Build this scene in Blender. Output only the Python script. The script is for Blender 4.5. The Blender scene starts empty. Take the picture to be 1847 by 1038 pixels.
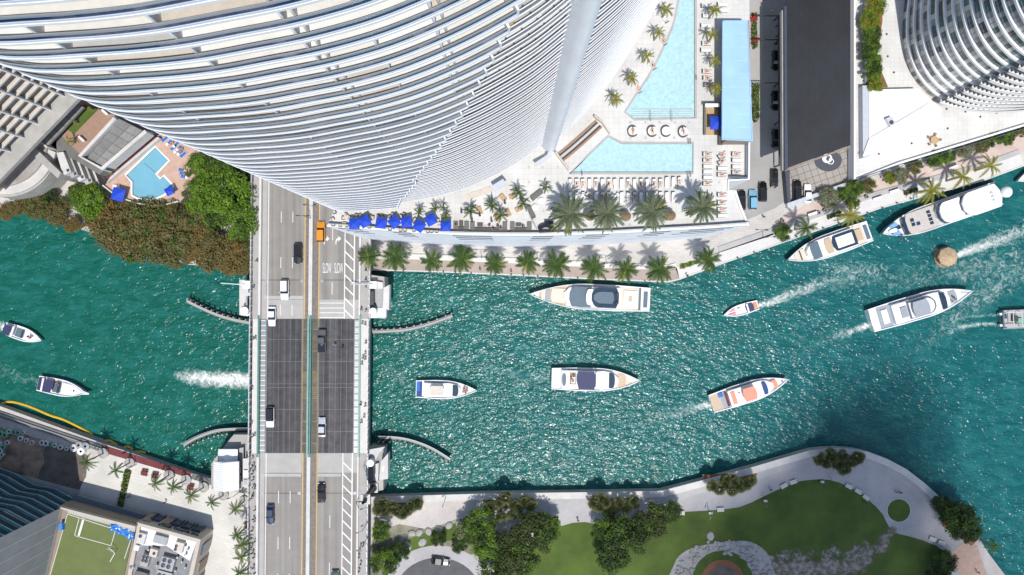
import bpy, bmesh, math, random
from mathutils import Vector, Matrix, Euler
from mathutils.geometry import tessellate_polygon
R = math.radians
random.seed(7)
scene = bpy.context.scene
COL = scene.collection
# ------------------------------------------------------------------ camera
F, H, CX, CY = 1440.0, 200.0, 923.5, 519.0       # drone straight above the river, 200 m up
cam = bpy.data.cameras.new('camera'); camo = bpy.data.objects.new('camera', cam); COL.objects.link(camo)
cam.sensor_width = 36; cam.lens = 36 * F / 1847; cam.clip_start = 1; cam.clip_end = 6000
camo.location = (0, 0, H); camo.rotation_euler = (0, 0, 0)
scene.camera = camo
# ------------------------------------------------------------------ light
EL, AZ = R(67), R(8)
SUN = Vector((math.sin(AZ) * math.cos(EL), -math.cos(AZ) * math.cos(EL), math.sin(EL)))
w = bpy.data.worlds.new('World'); scene.world = w; w.use_nodes = True
nt = w.node_tree; bg = nt.nodes['Background']
sky = nt.nodes.new('ShaderNodeTexSky'); sky.sky_type = 'NISHITA'; sky.sun_disc = False
sky.sun_elevation = EL; sky.sun_rotation = math.atan2(SUN.x, SUN.y)
nt.links.new(sky.outputs[0], bg.inputs[0]); bg.inputs[1].default_value = 0.15
sl = bpy.data.lights.new('sun', 'SUN'); so = bpy.data.objects.new('sun', sl); COL.objects.link(so)
sl.energy = 4.0; sl.angle = R(0.53); sl.color = (1, .965, .91)
so.rotation_euler = SUN.to_track_quat('Z', 'Y').to_euler(); so.location = (0, 0, 300)
scene.view_settings.view_transform = 'Standard'; scene.view_settings.look = 'None'
scene.view_settings.exposure = 0.0; scene.view_settings.gamma = 1
scene.view_settings.use_curve_mapping = False
scene.render.engine = 'CYCLES'

# ------------------------------------------------------------------ helpers
def W(px, py, z=0.0):
    k = (H - z) / F
    return ((px - CX) * k, (CY - py) * k, z)
def P2(pts, z): return [W(x, y, z)[:2] for x, y in pts]
def S(z): return (H - z) / F        # metres per photo pixel at height z
def spline(pts, n=6, closed=False):
    out = []; m = len(pts)
    for i in range(m if closed else m - 1):
        p = [pts[(i + k) % m] if closed else pts[min(max(i + k, 0), m - 1)] for k in (-1, 0, 1, 2)]
        for j in range(n):
            t = j / n
            out.append(tuple(.5 * ((2 * p[1][c]) + (-p[0][c] + p[2][c]) * t + (2 * p[0][c] - 5 * p[1][c] + 4 * p[2][c] - p[3][c]) * t * t
                       + (-p[0][c] + 3 * p[1][c] - 3 * p[2][c] + p[3][c]) * t ** 3) for c in range(len(p[1]))))
    if not closed: out.append(tuple(pts[-1]))
    return out
def offset(path, d):
    """left-hand offset of a 2D polyline"""
    out = []; n = len(path)
    for i in range(n):
        a = Vector(path[max(i - 1, 0)][:2]); b = Vector(path[min(i + 1, n - 1)][:2]); t = (b - a).normalized()
        out.append((path[i][0] - t.y * d, path[i][1] + t.x * d))
    return out
def area(p): return sum(p[i][0] * p[(i + 1) % len(p)][1] - p[(i + 1) % len(p)][0] * p[i][1] for i in range(len(p))) / 2
def circle(x, y, r, n=20, ry=None): return [(x + r * math.cos(2 * math.pi * i / n), y + (ry or r) * math.sin(2 * math.pi * i / n)) for i in range(n)]

class MB:
    def __init__(s): s.v = []; s.f = []; s.m = []
    def quad(s, a, b, c, d, m=0):
        n = len(s.v); s.v += [a, b, c, d]; s.f.append((n, n + 1, n + 2, n + 3)); s.m.append(m); return s
    def tri(s, a, b, c, m=0):
        n = len(s.v); s.v += [a, b, c]; s.f.append((n, n + 1, n + 2)); s.m.append(m); return s
    def box(s, x, y, z, sx, sy, sz, rz=0, m=0, mt=None, taper=1.0):
        """centre x,y; z = bottom"""
        c, q = math.cos(rz), math.sin(rz); n = len(s.v)
        for zz, k in ((z, 1.0), (z + sz, taper)):
            for ax, ay in ((-1, -1), (1, -1), (1, 1), (-1, 1)):
                lx, ly = ax * sx / 2 * k, ay * sy / 2 * k
                s.v.append((x + lx * c - ly * q, y + lx * q + ly * c, zz))
        for fc in ((3, 2, 1, 0), (4, 5, 6, 7), (0, 1, 5, 4), (1, 2, 6, 5), (2, 3, 7, 6), (3, 0, 4, 7)):
            s.f.append(tuple(n + i for i in fc)); s.m.append(m)
        if mt is not None: s.m[-5] = mt
        return s
    def prism(s, poly, z0, z1, m=0, mt=None, holes=(), bottom=True, top_poly=None):
        """extruded outline, optional holes"""
        mt = m if mt is None else mt
        loops = [list(poly)] + [list(h) for h in holes]
        if area(loops[0]) < 0: loops[0].reverse(); top_poly = list(reversed(top_poly)) if top_poly else None
        for h in range(1, len(loops)):
            if area(loops[h]) > 0: loops[h].reverse()
        base = len(s.v)
        for li, lp in enumerate(loops):
            tp = top_poly if (top_poly and li == 0) else lp
            n = len(s.v); k = len(lp)
            s.v += [(p[0], p[1], z0) for p in lp] + [(p[0], p[1], z1) for p in tp]
            for i in range(k):
                j = (i + 1) % k
                s.f.append((n + i, n + j, n + k + j, n + k + i)); s.m.append(m)
        tl = [[Vector((p[0], p[1], 0)) for p in lp] for lp in ([top_poly] if top_poly else [loops[0]]) + loops[1:]]
        flat = [p for lp in tl for p in lp]
        n = len(s.v)
        s.v += [(p.x, p.y, z1) for p in flat]
        tris = tessellate_polygon(tl)
        for t in tris:
            a, b, c = (flat[i] for i in t)
            if (b - a).cross(c - a).z < 0: t = (t[0], t[2], t[1])
            s.f.append(tuple(n + i for i in t)); s.m.append(mt)
        if bottom and not holes:
            n = len(s.v); s.v += [(p[0], p[1], z0) for p in loops[0]]
            for t in tessellate_polygon([[Vector((p[0], p[1], 0)) for p in loops[0]]]):
                a, b, c = (Vector((loops[0][i][0], loops[0][i][1], 0)) for i in t)
                if (b - a).cross(c - a).z > 0: t = (t[0], t[2], t[1])
                s.f.append(tuple(n + i for i in t)); s.m.append(m)
        return s
    def sheet(s, poly, z, m=0, holes=()):
        loops = [[Vector((p[0], p[1], 0)) for p in lp] for lp in [poly] + list(holes)]
        flat = [p for lp in loops for p in lp]; n = len(s.v)
        s.v += [(p.x, p.y, z) for p in flat]
        for t in tessellate_polygon(loops):
            a, b, c = (flat[i] for i in t)
            if (b - a).cross(c - a).z < 0: t = (t[0], t[2], t[1])
            s.f.append(tuple(n + i for i in t)); s.m.append(m)
        return s
    def tube(s, path, r0, r1=None, n=6, m=0, cap=True):
        r1 = r0 if r1 is None else r1; k = len(path); base = len(s.v)
        for i, p in enumerate(path):
            p = Vector(p); a = Vector(path[max(i - 1, 0)]); b = Vector(path[min(i + 1, k - 1)])
            t = (b - a).normalized(); u = t.cross(Vector((0, 0, 1)))
            if u.length < 1e-3: u = Vector((1, 0, 0))
            u.normalize(); v = t.cross(u); r = r0 + (r1 - r0) * i / max(k - 1, 1)
            for j in range(n):
                q = 2 * math.pi * j / n; s.v.append(tuple(p + u * math.cos(q) * r + v * math.sin(q) * r))
        for i in range(k - 1):
            for j in range(n):
                a = base + i * n + j; b = base + i * n + (j + 1) % n
                s.f.append((a, a + n, b + n, b)); s.m.append(m)
        if cap:
            s.f.append(tuple(base + j for j in range(n))); s.m.append(m)
            s.f.append(tuple(base + (k - 1) * n + j for j in reversed(range(n)))); s.m.append(m)
        return s
    def lathe(s, x, y, prof, n=16, m=0, ms=None, sx=1.0, sy=1.0):
        base = len(s.v)
        for r, z in prof:
            for j in range(n):
                q = 2 * math.pi * j / n; s.v.append((x + r * sx * math.cos(q), y + r * sy * math.sin(q), z))
        for i in range(len(prof) - 1):
            for j in range(n):
                a = base + i * n + j; b = base + i * n + (j + 1) % n
                s.f.append((a, b, b + n, a + n)); s.m.append(ms[i] if ms else m)
        return s
    def ribbon(s, path, z0, z1, thick=0.0, m=0):
        """upright band along a 2D path; thickness goes to the left"""
        if thick <= 0:
            for a, b in zip(path, path[1:]): s.quad((a[0], a[1], z0), (b[0], b[1], z0), (b[0], b[1], z1), (a[0], a[1], z1), m)
            return s
        q = offset(path, thick)
        for i in range(len(path) - 1):
            a, b, c, d = path[i], path[i + 1], q[i + 1], q[i]
            s.quad((a[0], a[1], z0), (b[0], b[1], z0), (b[0], b[1], z1), (a[0], a[1], z1), m)
            s.quad((d[0], d[1], z1), (c[0], c[1], z1), (c[0], c[1], z0), (d[0], d[1], z0), m)
            s.quad((a[0], a[1], z1), (b[0], b[1], z1), (c[0], c[1], z1), (d[0], d[1], z1), m)
            s.quad((d[0], d[1], z0), (c[0], c[1], z0), (b[0], b[1], z0), (a[0], a[1], z0), m)
        for i, f in ((0, 1), (len(path) - 1, 0)):
            a, d = path[i], q[i]
            vs = [(a[0], a[1], z0), (a[0], a[1], z1), (d[0], d[1], z1), (d[0], d[1], z0)]
            s.quad(*(vs if f else vs[::-1]), m)
        return s
    def mesh(s, name, mats, smooth=False):
        me = bpy.data.meshes.new(name); me.from_pydata(s.v, [], s.f)
        for mt in mats: me.materials.append(MAT[mt] if isinstance(mt, str) else mt)
        if any(s.m): me.polygons.foreach_set('material_index', s.m)
        if smooth: me.polygons.foreach_set('use_smooth', [True] * len(me.polygons))
        me.update(); return me
MAT = {}
def link(name, me, parent=None, loc=(0, 0, 0), rz=0, world=False):
    o = bpy.data.objects.new(name, me); COL.objects.link(o)
    o.location = loc; o.rotation_euler = (0, 0, rz)
    if parent is not None:
        o.parent = parent
        if world: o.matrix_parent_inverse = mw(parent).inverted()
    return o
def mw(o):
    m = Matrix.LocRotScale(Vector(o.location), o.rotation_euler, Vector(o.scale))
    return mw(o.parent) @ o.matrix_parent_inverse @ m if o.parent else m
def tag(o, label=None, cat=None, group=None, kind=None):
    if label: o['label'] = label
    if cat: o['category'] = cat
    if group: o['group'] = group
    if kind: o['kind'] = kind
    return o
def thing(name, label, cat, loc=(0, 0, 0), rz=0, group=None):
    o = bpy.data.objects.new(name, None); COL.objects.link(o); o.empty_display_size = .5
    o.location = loc; o.rotation_euler = (0, 0, rz)
    return tag(o, label, cat, group)
def part(name, mb, mats, parent, world=True, smooth=False, label=None):
    """mesh given in world coordinates, child of parent"""
    o = link(name, mb.mesh(name, mats if isinstance(mats, (list, tuple)) else [mats], smooth), parent, world=world)
    if label: o['label'] = label
    return o
def solo(name, mb, mats, label, cat, group=None, smooth=False, base=None):
    """a thing that is one mesh; world coordinates are shifted to its base point"""
    if base is None:
        xs = [p[0] for p in mb.v]; ys = [p[1] for p in mb.v]; base = ((min(xs) + max(xs)) / 2, (min(ys) + max(ys)) / 2, min(p[2] for p in mb.v))
    mb.v = [(p[0] - base[0], p[1] - base[1], p[2] - base[2]) for p in mb.v]
    o = link(name, mb.mesh(name, mats if isinstance(mats, (list, tuple)) else [mats], smooth), loc=base)
    return tag(o, label, cat, group)
def struct(name, mb, mats, smooth=False, kind='structure'):
    o = link(name, mb.mesh(name, mats if isinstance(mats, (list, tuple)) else [mats], smooth)); o['kind'] = kind; return o
def copy_tree(o, loc=None, rz=None, label=None, parent=None, sc=None):
    c = o.copy(); COL.objects.link(c)
    if parent is not None: c.parent = parent
    if loc is not None: c.location = loc
    if rz is not None: c.rotation_euler = (0, 0, rz)
    if sc is not None: c.scale = (sc, sc, sc) if not isinstance(sc, tuple) else sc
    if label: c['label'] = label
    for ch in list(o.children): copy_tree(ch, parent=c)
    return c
ORD = ['first', 'second', 'third', 'fourth', 'fifth', 'sixth', 'seventh', 'eighth', 'ninth', 'tenth', 'eleventh', 'twelfth', 'thirteenth',
       'fourteenth', 'fifteenth', 'sixteenth', 'seventeenth', 'eighteenth', 'nineteenth', 'twentieth', 'twenty-first', 'twenty-second', 'twenty-third', 'twenty-fourth']

# ------------------------------------------------------------------ materials
def nodes(name):
    m = bpy.data.materials.new(name); m.use_nodes = True; MAT[name] = m
    t = m.node_tree; return m, t, t.nodes['Principled BSDF'], t.nodes, t.links
def pm(name, col, rough=.6, metal=0.0, var=.12, scale=1.0, bump=0.0, bscale=None, col2=None, spec=.5, coords='Object', coat=0.0, streak=0.0):
    m, t, b, N, L = nodes(name)
    b.inputs['Roughness'].default_value = rough; b.inputs['Metallic'].default_value = metal
    b.inputs['Specular IOR Level'].default_value = spec; b.inputs['Coat Weight'].default_value = coat
    tc = N.new('ShaderNodeTexCoord')
    nz = N.new('ShaderNodeTexNoise'); nz.inputs['Scale'].default_value = scale; nz.inputs['Detail'].default_value = 5; nz.inputs['Roughness'].default_value = .65
    L.new(tc.outputs[coords], nz.inputs['Vector'])
    rp = N.new('ShaderNodeValToRGB'); rp.color_ramp.elements[0].position = .3; rp.color_ramp.elements[1].position = .7
    c2 = col2 or tuple(c * (1 - var) for c in col); c1 = col if col2 else tuple(min(1, c * (1 + var * .6)) for c in col)
    rp.color_ramp.elements[0].color = (*c2, 1); rp.color_ramp.elements[1].color = (*c1, 1)
    L.new(nz.outputs['Fac'], rp.inputs[0]); L.new(rp.outputs[0], b.inputs['Base Color'])
    if streak:        # wheel tracks: dark bands that run along the road
        mp = N.new('ShaderNodeMapping'); mp.inputs['Scale'].default_value = (.75, .006, 1); mp.inputs['Rotation'].default_value = (0, 0, -.0098); L.new(tc.outputs['Object'], mp.inputs['Vector'])
        ns = N.new('ShaderNodeTexNoise'); ns.inputs['Scale'].default_value = 1; ns.inputs['Detail'].default_value = 3; L.new(mp.outputs[0], ns.inputs['Vector'])
        ms = N.new('ShaderNodeMapRange'); ms.inputs[1].default_value = .35; ms.inputs[2].default_value = .65; ms.inputs[3].default_value = 1 - streak; ms.inputs[4].default_value = 1.05; L.new(ns.outputs['Fac'], ms.inputs[0])
        vs = N.new('ShaderNodeVectorMath'); vs.operation = 'SCALE'; L.new(rp.outputs[0], vs.inputs[0]); L.new(ms.outputs[0], vs.inputs['Scale']); L.new(vs.outputs[0], b.inputs['Base Color'])
    if bump:
        n2 = N.new('ShaderNodeTexNoise'); n2.inputs['Scale'].default_value = bscale or scale * 4; n2.inputs['Detail'].default_value = 3
        L.new(tc.outputs[coords], n2.inputs['Vector'])
        bp = N.new('ShaderNodeBump'); bp.inputs['Strength'].default_value = bump; bp.inputs['Distance'].default_value = .1
        L.new(n2.outputs['Fac'], bp.inputs['Height']); L.new(bp.outputs[0], b.inputs['Normal'])
    return m
def paver(name, c1, c2, mortar, sx=1.0, sy=.5, rz=0.0, rough=.75, var=.1, msize=.02, off=.5):
    """paving: brick texture over a stain noise"""
    m, t, b, N, L = nodes(name); b.inputs['Roughness'].default_value = rough
    tc = N.new('ShaderNodeTexCoord'); mp = N.new('ShaderNodeMapping'); mp.inputs['Rotation'].default_value = (0, 0, rz)
    L.new(tc.outputs['Object'], mp.inputs['Vector'])
    br = N.new('ShaderNodeTexBrick'); br.offset = off; br.inputs['Color1'].default_value = (*c1, 1); br.inputs['Color2'].default_value = (*c2, 1); br.inputs['Mortar'].default_value = (*mortar, 1)
    br.inputs['Scale'].default_value = 1; br.inputs['Brick Width'].default_value = sx; br.inputs['Row Height'].default_value = sy; br.inputs['Mortar Size'].default_value = msize
    L.new(mp.outputs[0], br.inputs['Vector'])
    nz = N.new('ShaderNodeTexNoise'); nz.inputs['Scale'].default_value = .15; nz.inputs['Detail'].default_value = 6; L.new(tc.outputs['Object'], nz.inputs['Vector'])
    mr = N.new('ShaderNodeMapRange'); mr.inputs[1].default_value = .3; mr.inputs[2].default_value = .7; mr.inputs[3].default_value = 1 - var * 2; mr.inputs[4].default_value = 1.0
    L.new(nz.outputs['Fac'], mr.inputs[0])
    mx = N.new('ShaderNodeVectorMath'); mx.operation = 'SCALE'; L.new(br.outputs['Color'], mx.inputs[0]); L.new(mr.outputs[0], mx.inputs['Scale'])
    L.new(mx.outputs[0], b.inputs['Base Color']); return m
def glassy(name, tint, trans=.4, rough=.08, spec=.6):
    """tinted pane: part see-through, part dark gloss"""
    m, t, b, N, L = nodes(name)
    b.inputs['Base Color'].default_value = (*tint, 1); b.inputs['Roughness'].default_value = rough; b.inputs['Specular IOR Level'].default_value = spec
    tr = N.new('ShaderNodeBsdfTransparent'); tr.inputs[0].default_value = (*[min(1, c * 2 + .25) for c in tint], 1)
    mx = N.new('ShaderNodeMixShader'); mx.inputs[0].default_value = trans
    L.new(b.outputs[0], mx.inputs[1]); L.new(tr.outputs[0], mx.inputs[2]); L.new(mx.outputs[0], N['Material Output'].inputs[0]); return m

pm('white', (.80, .80, .79), .55, var=.05, scale=.6)
pm('white_paint', (.78, .78, .78), .35, var=.03, scale=.8)
pm('gelcoat', (.82, .82, .82), .18, var=.02, scale=.5, coat=.3)
pm('tower_white', (.78, .79, .81), .5, var=.05, scale=.4)
pm('tower_wall', (.80, .82, .86), .5, var=.07, scale=.25)
pm('cream_tile', (.72, .70, .66), .6, var=.08, scale=1.2)
pm('white_tile', (.77, .76, .74), .6, var=.07, scale=1.0)
pm('grey_tile', (.47, .46, .45), .6, var=.1, scale=1.2)
pm('sand_tile', (.58, .52, .45), .6, var=.1, scale=1.2)
pm('rail_grey', (.50, .53, .58), .4, var=.08)
pm('rail_light', (.58, .63, .72), .35, var=.06)
pm('dark_metal', (.05, .05, .055), .4, var=.2)
pm('grey_metal', (.32, .33, .34), .45, .3, var=.1)
pm('light_metal', (.58, .59, .60), .4, .2, var=.08)
pm('dark_slot', (.05, .06, .09), .5, var=.2)
glassy('rail_glass', (.010, .045, .125), .12, .08, .6)
glassy('rail_glass_grey', (.24, .26, .30), .22, .2, .5)
glassy('rail_glass_clear', (.52, .58, .66), .5, .15, .5)
glassy('clear_glass', (.30, .36, .42), .6, .06, .6)
glassy('window_glass', (.05, .10, .13), .12, .05, .8)
glassy('pool_water', (.36, .52, .60), .8, .06, .5)
pm('curtain_glass', (.03, .06, .10), .12, var=.4, scale=.15, spec=.8)
pm('deck_concrete', (.42, .41, .40), .8, var=.12, scale=.35, bump=.1)
pm('road', (.285, .265, .24), .85, var=.1, scale=.3, bump=.15, bscale=6, streak=.22)
pm('asphalt', (.10, .10, .105), .85, var=.25, scale=.4, bump=.15, bscale=8)
pm('road_light', (.40, .385, .36), .85, var=.1, scale=.4)
pm('median_brown', (.21, .18, .155), .9, var=.3, scale=1.5, bump=.3)
pm('sidewalk', (.38, .365, .345), .8, var=.1, scale=.6)
pm('sidewalk_light', (.62, .60, .57), .8, var=.08, scale=.6)
pm('concrete', (.40, .385, .36), .8, var=.2, scale=.35, bump=.1)
pm('concrete_light', (.58, .56, .53), .8, var=.14, scale=.4)
pm('concrete_dark', (.17, .165, .16), .85, var=.3, scale=.4, bump=.15)
pm('line_white', (.72, .72, .70), .7, var=.15, scale=2)
pm('line_yellow', (.66, .42, .10), .7, var=.2, scale=2)
pm('line_yellow_worn', (.34, .27, .14), .7, var=.4, scale=3)
pm('grating', (.078, .077, .084), .6, .3, var=.45, scale=.5, bump=.4, bscale=14, streak=.5)
pm('grating_rust', (.13, .11, .085), .75, .1, var=.4, scale=.8, bump=.4, bscale=14)
pm('steel_beam', (.17, .17, .175), .5, .3, var=.2)
pm('green_steel', (.06, .20, .165), .4, var=.2, scale=1)
pm('green_steel_light', (.20, .36, .32), .4, var=.2, scale=1)
pm('wood', (.36, .22, .12), .6, var=.3, scale=3)
pm('wood_light', (.50, .33, .18), .6, var=.2, scale=3)
pm('teak', (.52, .40, .28), .6, var=.12, scale=3)
pm('beige_pad', (.66, .58, .49), .7, var=.06, scale=2)
pm('wicker', (.10, .095, .09), .8, var=.3, scale=4)
pm('grey_cushion', (.16, .155, .15), .85, var=.12, scale=3)
pm('blue_canvas', (.008, .055, .52), .7, var=.12, scale=1)
pm('blue_cloth', (.02, .16, .50), .7, var=.25, scale=2)
pm('blue_roof', (.34, .54, .86), .5, var=.10, scale=.25)
pm('maroon', (.16, .035, .04), .8, var=.25, scale=.6)
pm('dirt', (.44, .31, .22), .95, var=.5, scale=.35, bump=.6, bscale=2.5, col2=(.11, .08, .065))
pm('dirt_dark', (.15, .125, .105), .95, var=.4, scale=.5, bump=.6, bscale=2.5)
pm('mulch', (.25, .12, .06), .95, var=.3, scale=2, bump=.5)
pm('turf', (.135, .165, .055), .9, var=.12, scale=.3, bump=.2, bscale=20)
pm('grass', (.100, .155, .024), .95, scale=.12, bump=.7, bscale=12, col2=(.048, .080, .014))
pm('grass_dry', (.33, .30, .25), .95, scale=.35, bump=.5, bscale=6, col2=(.10, .12, .05))
pm('rock', (.40, .38, .36), .9, var=.3, scale=.8, bump=.8, bscale=3)
pm('thatch', (.24, .16, .10), .95, var=.4, scale=4, bump=.8, bscale=10)
pm('thatch_light', (.50, .37, .23), .95, var=.3, scale=2, bump=.8, bscale=8)
pm('bark', (.20, .16, .12), .9, var=.3, scale=3, bump=.5)
pm('palm_bark', (.36, .31, .25), .9, var=.25, scale=3, bump=.4)
pm('skin', (.50, .27, .18), .6, var=.06); pm('skin_dark', (.20, .10, .06), .6, var=.06)
pm('hair', (.025, .018, .014), .7, var=.3)
for n_, c_ in (('cloth_black', (.02, .02, .022)), ('cloth_white', (.75, .75, .73)), ('cloth_red', (.45, .06, .06)), ('cloth_blue', (.04, .10, .30)),
               ('cloth_pink', (.70, .30, .36)), ('cloth_grey', (.2, .2, .2)), ('cloth_teal', (.05, .3, .33))): pm(n_, c_, .8, var=.1, scale=4)
for n_, c_ in (('car_black', (.012, .012, .014)), ('car_white', (.78, .78, .78)), ('car_silver', (.50, .52, .54)), ('car_orange', (.80, .30, .015)),
               ('car_navy', (.035, .06, .11)), ('car_grey', (.10, .105, .11)), ('car_sky', (.22, .48, .68)), ('car_green', (.07, .10, .09))):
    pm(n_, c_, .25, .2 if 'white' not in n_ else 0, var=.04, coat=.6)
pm('car_glass', (.012, .014, .018), .06, var=.2, spec=.9)
pm('tyre', (.02, .02, .02), .8)
pm('lamp_red', (.4, .02, .02), .3); pm('lamp_clear', (.7, .7, .72), .15)
pm('navy_canvas', (.025, .03, .10), .6, var=.15); pm('salmon_canvas', (.72, .27, .17), .6, var=.08)
pm('grey_canvas', (.30, .33, .37), .6, var=.08); pm('boat_glass', (.02, .045, .075), .08, var=.3, spec=.9)
pm('boat_grey', (.12, .165, .20), .2, var=.1, coat=.4); pm('boat_glass_blue', (.03, .07, .22), .08, var=.3, spec=.9)
pm('foam_bag', (.62, .63, .62), .7, var=.2, scale=2, bump=.4); pm('green_bag', (.20, .45, .28), .7, var=.25, scale=2, bump=.4)
pm('boom_yellow', (.70, .44, .03), .6, var=.15); pm('boom_orange', (.60, .30, .06), .6, var=.15)
pm('bronze', (.02, .018, .016), .4, .4, var=.2)
pm('brown_wall', (.28, .22, .17), .7, var=.1, scale=.5)
pm('tan_wall', (.50, .44, .37), .7, var=.08, scale=.5)
pm('brown_deck', (.34, .22, .16), .8, var=.12, scale=1)
pm('pink_deck', (.52, .35, .27), .8, var=.16, scale=.8)
pm('skylight', (.20, .205, .20), .35, var=.2, scale=.5)
pm('slab_blue', (.42, .72, .82), .4, var=.15, scale=.5)
pm('teal_glass', (.02, .14, .20), .1, var=.4, scale=.3, spec=.8)
pm('grey_plaster', (.33, .33, .34), .8, scale=.18, bump=.15, col2=(.25, .25, .255))
pm('seam_dark', (.028, .030, .036), .5, .2, var=.45, scale=.09)
pm('rib_grey', (.048, .051, .058), .5, .2, var=.3, scale=.3)
pm('red_flower', (.35, .015, .03), .8, var=.3, scale=5)
def leafmat(name, c1, c2):
    m, t, b, N, L = nodes(name); b.inputs['Roughness'].default_value = .55; b.inputs['Specular IOR Level'].default_value = .25
    g = N.new('ShaderNodeNewGeometry'); rp = N.new('ShaderNodeValToRGB'); rp.color_ramp.elements[0].color = (*c1, 1); rp.color_ramp.elements[1].color = (*c2, 1)
    L.new(g.outputs['Random Per Island'], rp.inputs[0]); L.new(rp.outputs[0], b.inputs['Base Color'])
    tl = N.new('ShaderNodeBsdfTranslucent'); L.new(rp.outputs[0], tl.inputs[0]); mx = N.new('ShaderNodeMixShader'); mx.inputs[0].default_value = .25
    L.new(b.outputs[0], mx.inputs[1]); L.new(tl.outputs[0], mx.inputs[2]); L.new(mx.outputs[0], N['Material Output'].inputs[0])
leafmat('leaf_bright', (.07, .15, .012), (.19, .30, .03)); leafmat('leaf_mid', (.035, .075, .012), (.10, .16, .03)); leafmat('leaf_dark', (.018, .035, .010), (.05, .08, .022))
leafmat('leaf_brown', (.13, .105, .036), (.20, .160, .060)); leafmat('leaf_olive', (.11, .106, .036), (.175, .160, .060)); leafmat('leaf_rust', (.175, .118, .034), (.25, .170, .052)); leafmat('leaf_park', (.03, .045, .013), (.085, .105, .03))
leafmat('frond_green', (.03, .07, .014), (.09, .145, .03)); leafmat('frond_date', (.09, .12, .06), (.20, .23, .14)); leafmat('frond_yellow', (.13, .15, .012), (.32, .29, .04))
leafmat('frond_fan', (.10, .13, .045), (.27, .29, .14)); leafmat('hedge_green', (.03, .07, .012), (.10, .17, .035)); leafmat('shrub_grey', (.16, .18, .11), (.30, .32, .22))
# ------------------------------------------------------------------ water
def water_mat():
    m, t, b, N, L = nodes('river_water')
    g = N.new('ShaderNodeNewGeometry')
    sp = N.new('ShaderNodeSeparateXYZ'); L.new(g.outputs['Position'], sp.inputs[0])
    n0 = N.new('ShaderNodeTexNoise'); n0.inputs['Scale'].default_value = .018; n0.inputs['Detail'].default_value = 5; L.new(g.outputs['Position'], n0.inputs['Vector'])
    ad = N.new('ShaderNodeMath'); ad.operation = 'MULTIPLY_ADD'; ad.inputs[1].default_value = .0036; L.new(sp.outputs['X'], ad.inputs[0]); L.new(n0.outputs['Fac'], ad.inputs[2])
    rp = N.new('ShaderNodeValToRGB'); rp.color_ramp.elements[0].position = .15; rp.color_ramp.elements[1].position = .85
    rp.color_ramp.elements[0].color = (.005, .094, .066, 1); rp.color_ramp.elements[1].color = (.005, .090, .094, 1)
    L.new(ad.outputs[0], rp.inputs[0])
    # brighter, milkier crests
    n5 = N.new('ShaderNodeTexNoise'); n5.inputs['Scale'].default_value = .33; n5.inputs['Detail'].default_value = 6; n5.inputs['Roughness'].default_value = .62; n5.inputs['Distortion'].default_value = .6
    mpc = N.new('ShaderNodeMapping'); mpc.inputs['Scale'].default_value = (.7, 1.3, 1); mpc.inputs['Rotation'].default_value = (0, 0, .35); L.new(g.outputs['Position'], mpc.inputs['Vector']); L.new(mpc.outputs[0], n5.inputs['Vector'])
    mc = N.new('ShaderNodeMapRange'); mc.inputs[1].default_value = .42; mc.inputs[2].default_value = .74; mc.inputs[3].default_value = 0; mc.inputs[4].default_value = .5; L.new(n5.outputs['Fac'], mc.inputs[0])
    mx = N.new('ShaderNodeMix'); mx.data_type = 'RGBA'; mx.inputs[7].default_value = (.03, .21, .20, 1); L.new(mc.outputs[0], mx.inputs[0]); L.new(rp.outputs[0], mx.inputs[6])
    L.new(mx.outputs[2], b.inputs['Base Color'])
    b.inputs['Roughness'].default_value = .22; b.inputs['IOR'].default_value = 1.33
    def nz(scale, rot, sx, sy, det, dist):
        mp = N.new('ShaderNodeMapping'); mp.inputs['Rotation'].default_value = (0, 0, rot); mp.inputs['Scale'].default_value = (sx, sy, 1); L.new(g.outputs['Position'], mp.inputs['Vector'])
        n = N.new('ShaderNodeTexNoise'); n.inputs['Scale'].default_value = scale; n.inputs['Detail'].default_value = det; n.inputs['Roughness'].default_value = .55; n.inputs['Distortion'].default_value = dist
        L.new(mp.outputs[0], n.inputs['Vector']); return n
    a = nz(.13, .5, .7, 1.3, 2, .3); c = nz(.62, .3, .65, 1.35, 2, .6); d = nz(1.5, -.3, .75, 1.25, 1, .5)
    def bump(h, dist, st, prev=None):
        bp = N.new('ShaderNodeBump'); bp.inputs['Distance'].default_value = dist; bp.inputs['Strength'].default_value = st; L.new(h.outputs['Fac'], bp.inputs['Height'])
        if prev: L.new(prev.outputs[0], bp.inputs['Normal'])
        return bp
    b1 = bump(a, .7, .7); b2 = bump(c, .55, 1.0, b1); b3 = bump(d, .15, .9, b2)
    # wind lanes: calmer and rougher stretches
    wl = nz(.016, .35, .5, 1.6, 4, .8); wm = N.new('ShaderNodeMapRange'); wm.inputs[1].default_value = .36; wm.inputs[2].default_value = .62; wm.inputs[3].default_value = .45; wm.inputs[4].default_value = 1.1
    L.new(wl.outputs['Fac'], wm.inputs[0]); L.new(wm.outputs[0], b2.inputs['Strength'])
    L.new(b3.outputs[0], b.inputs['Normal'])
water_mat()
struct('river_water', MB().sheet([(-1600, -1600), (1600, -1600), (1600, 1600), (-1600, 1600)], 0), 'river_water')

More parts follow.
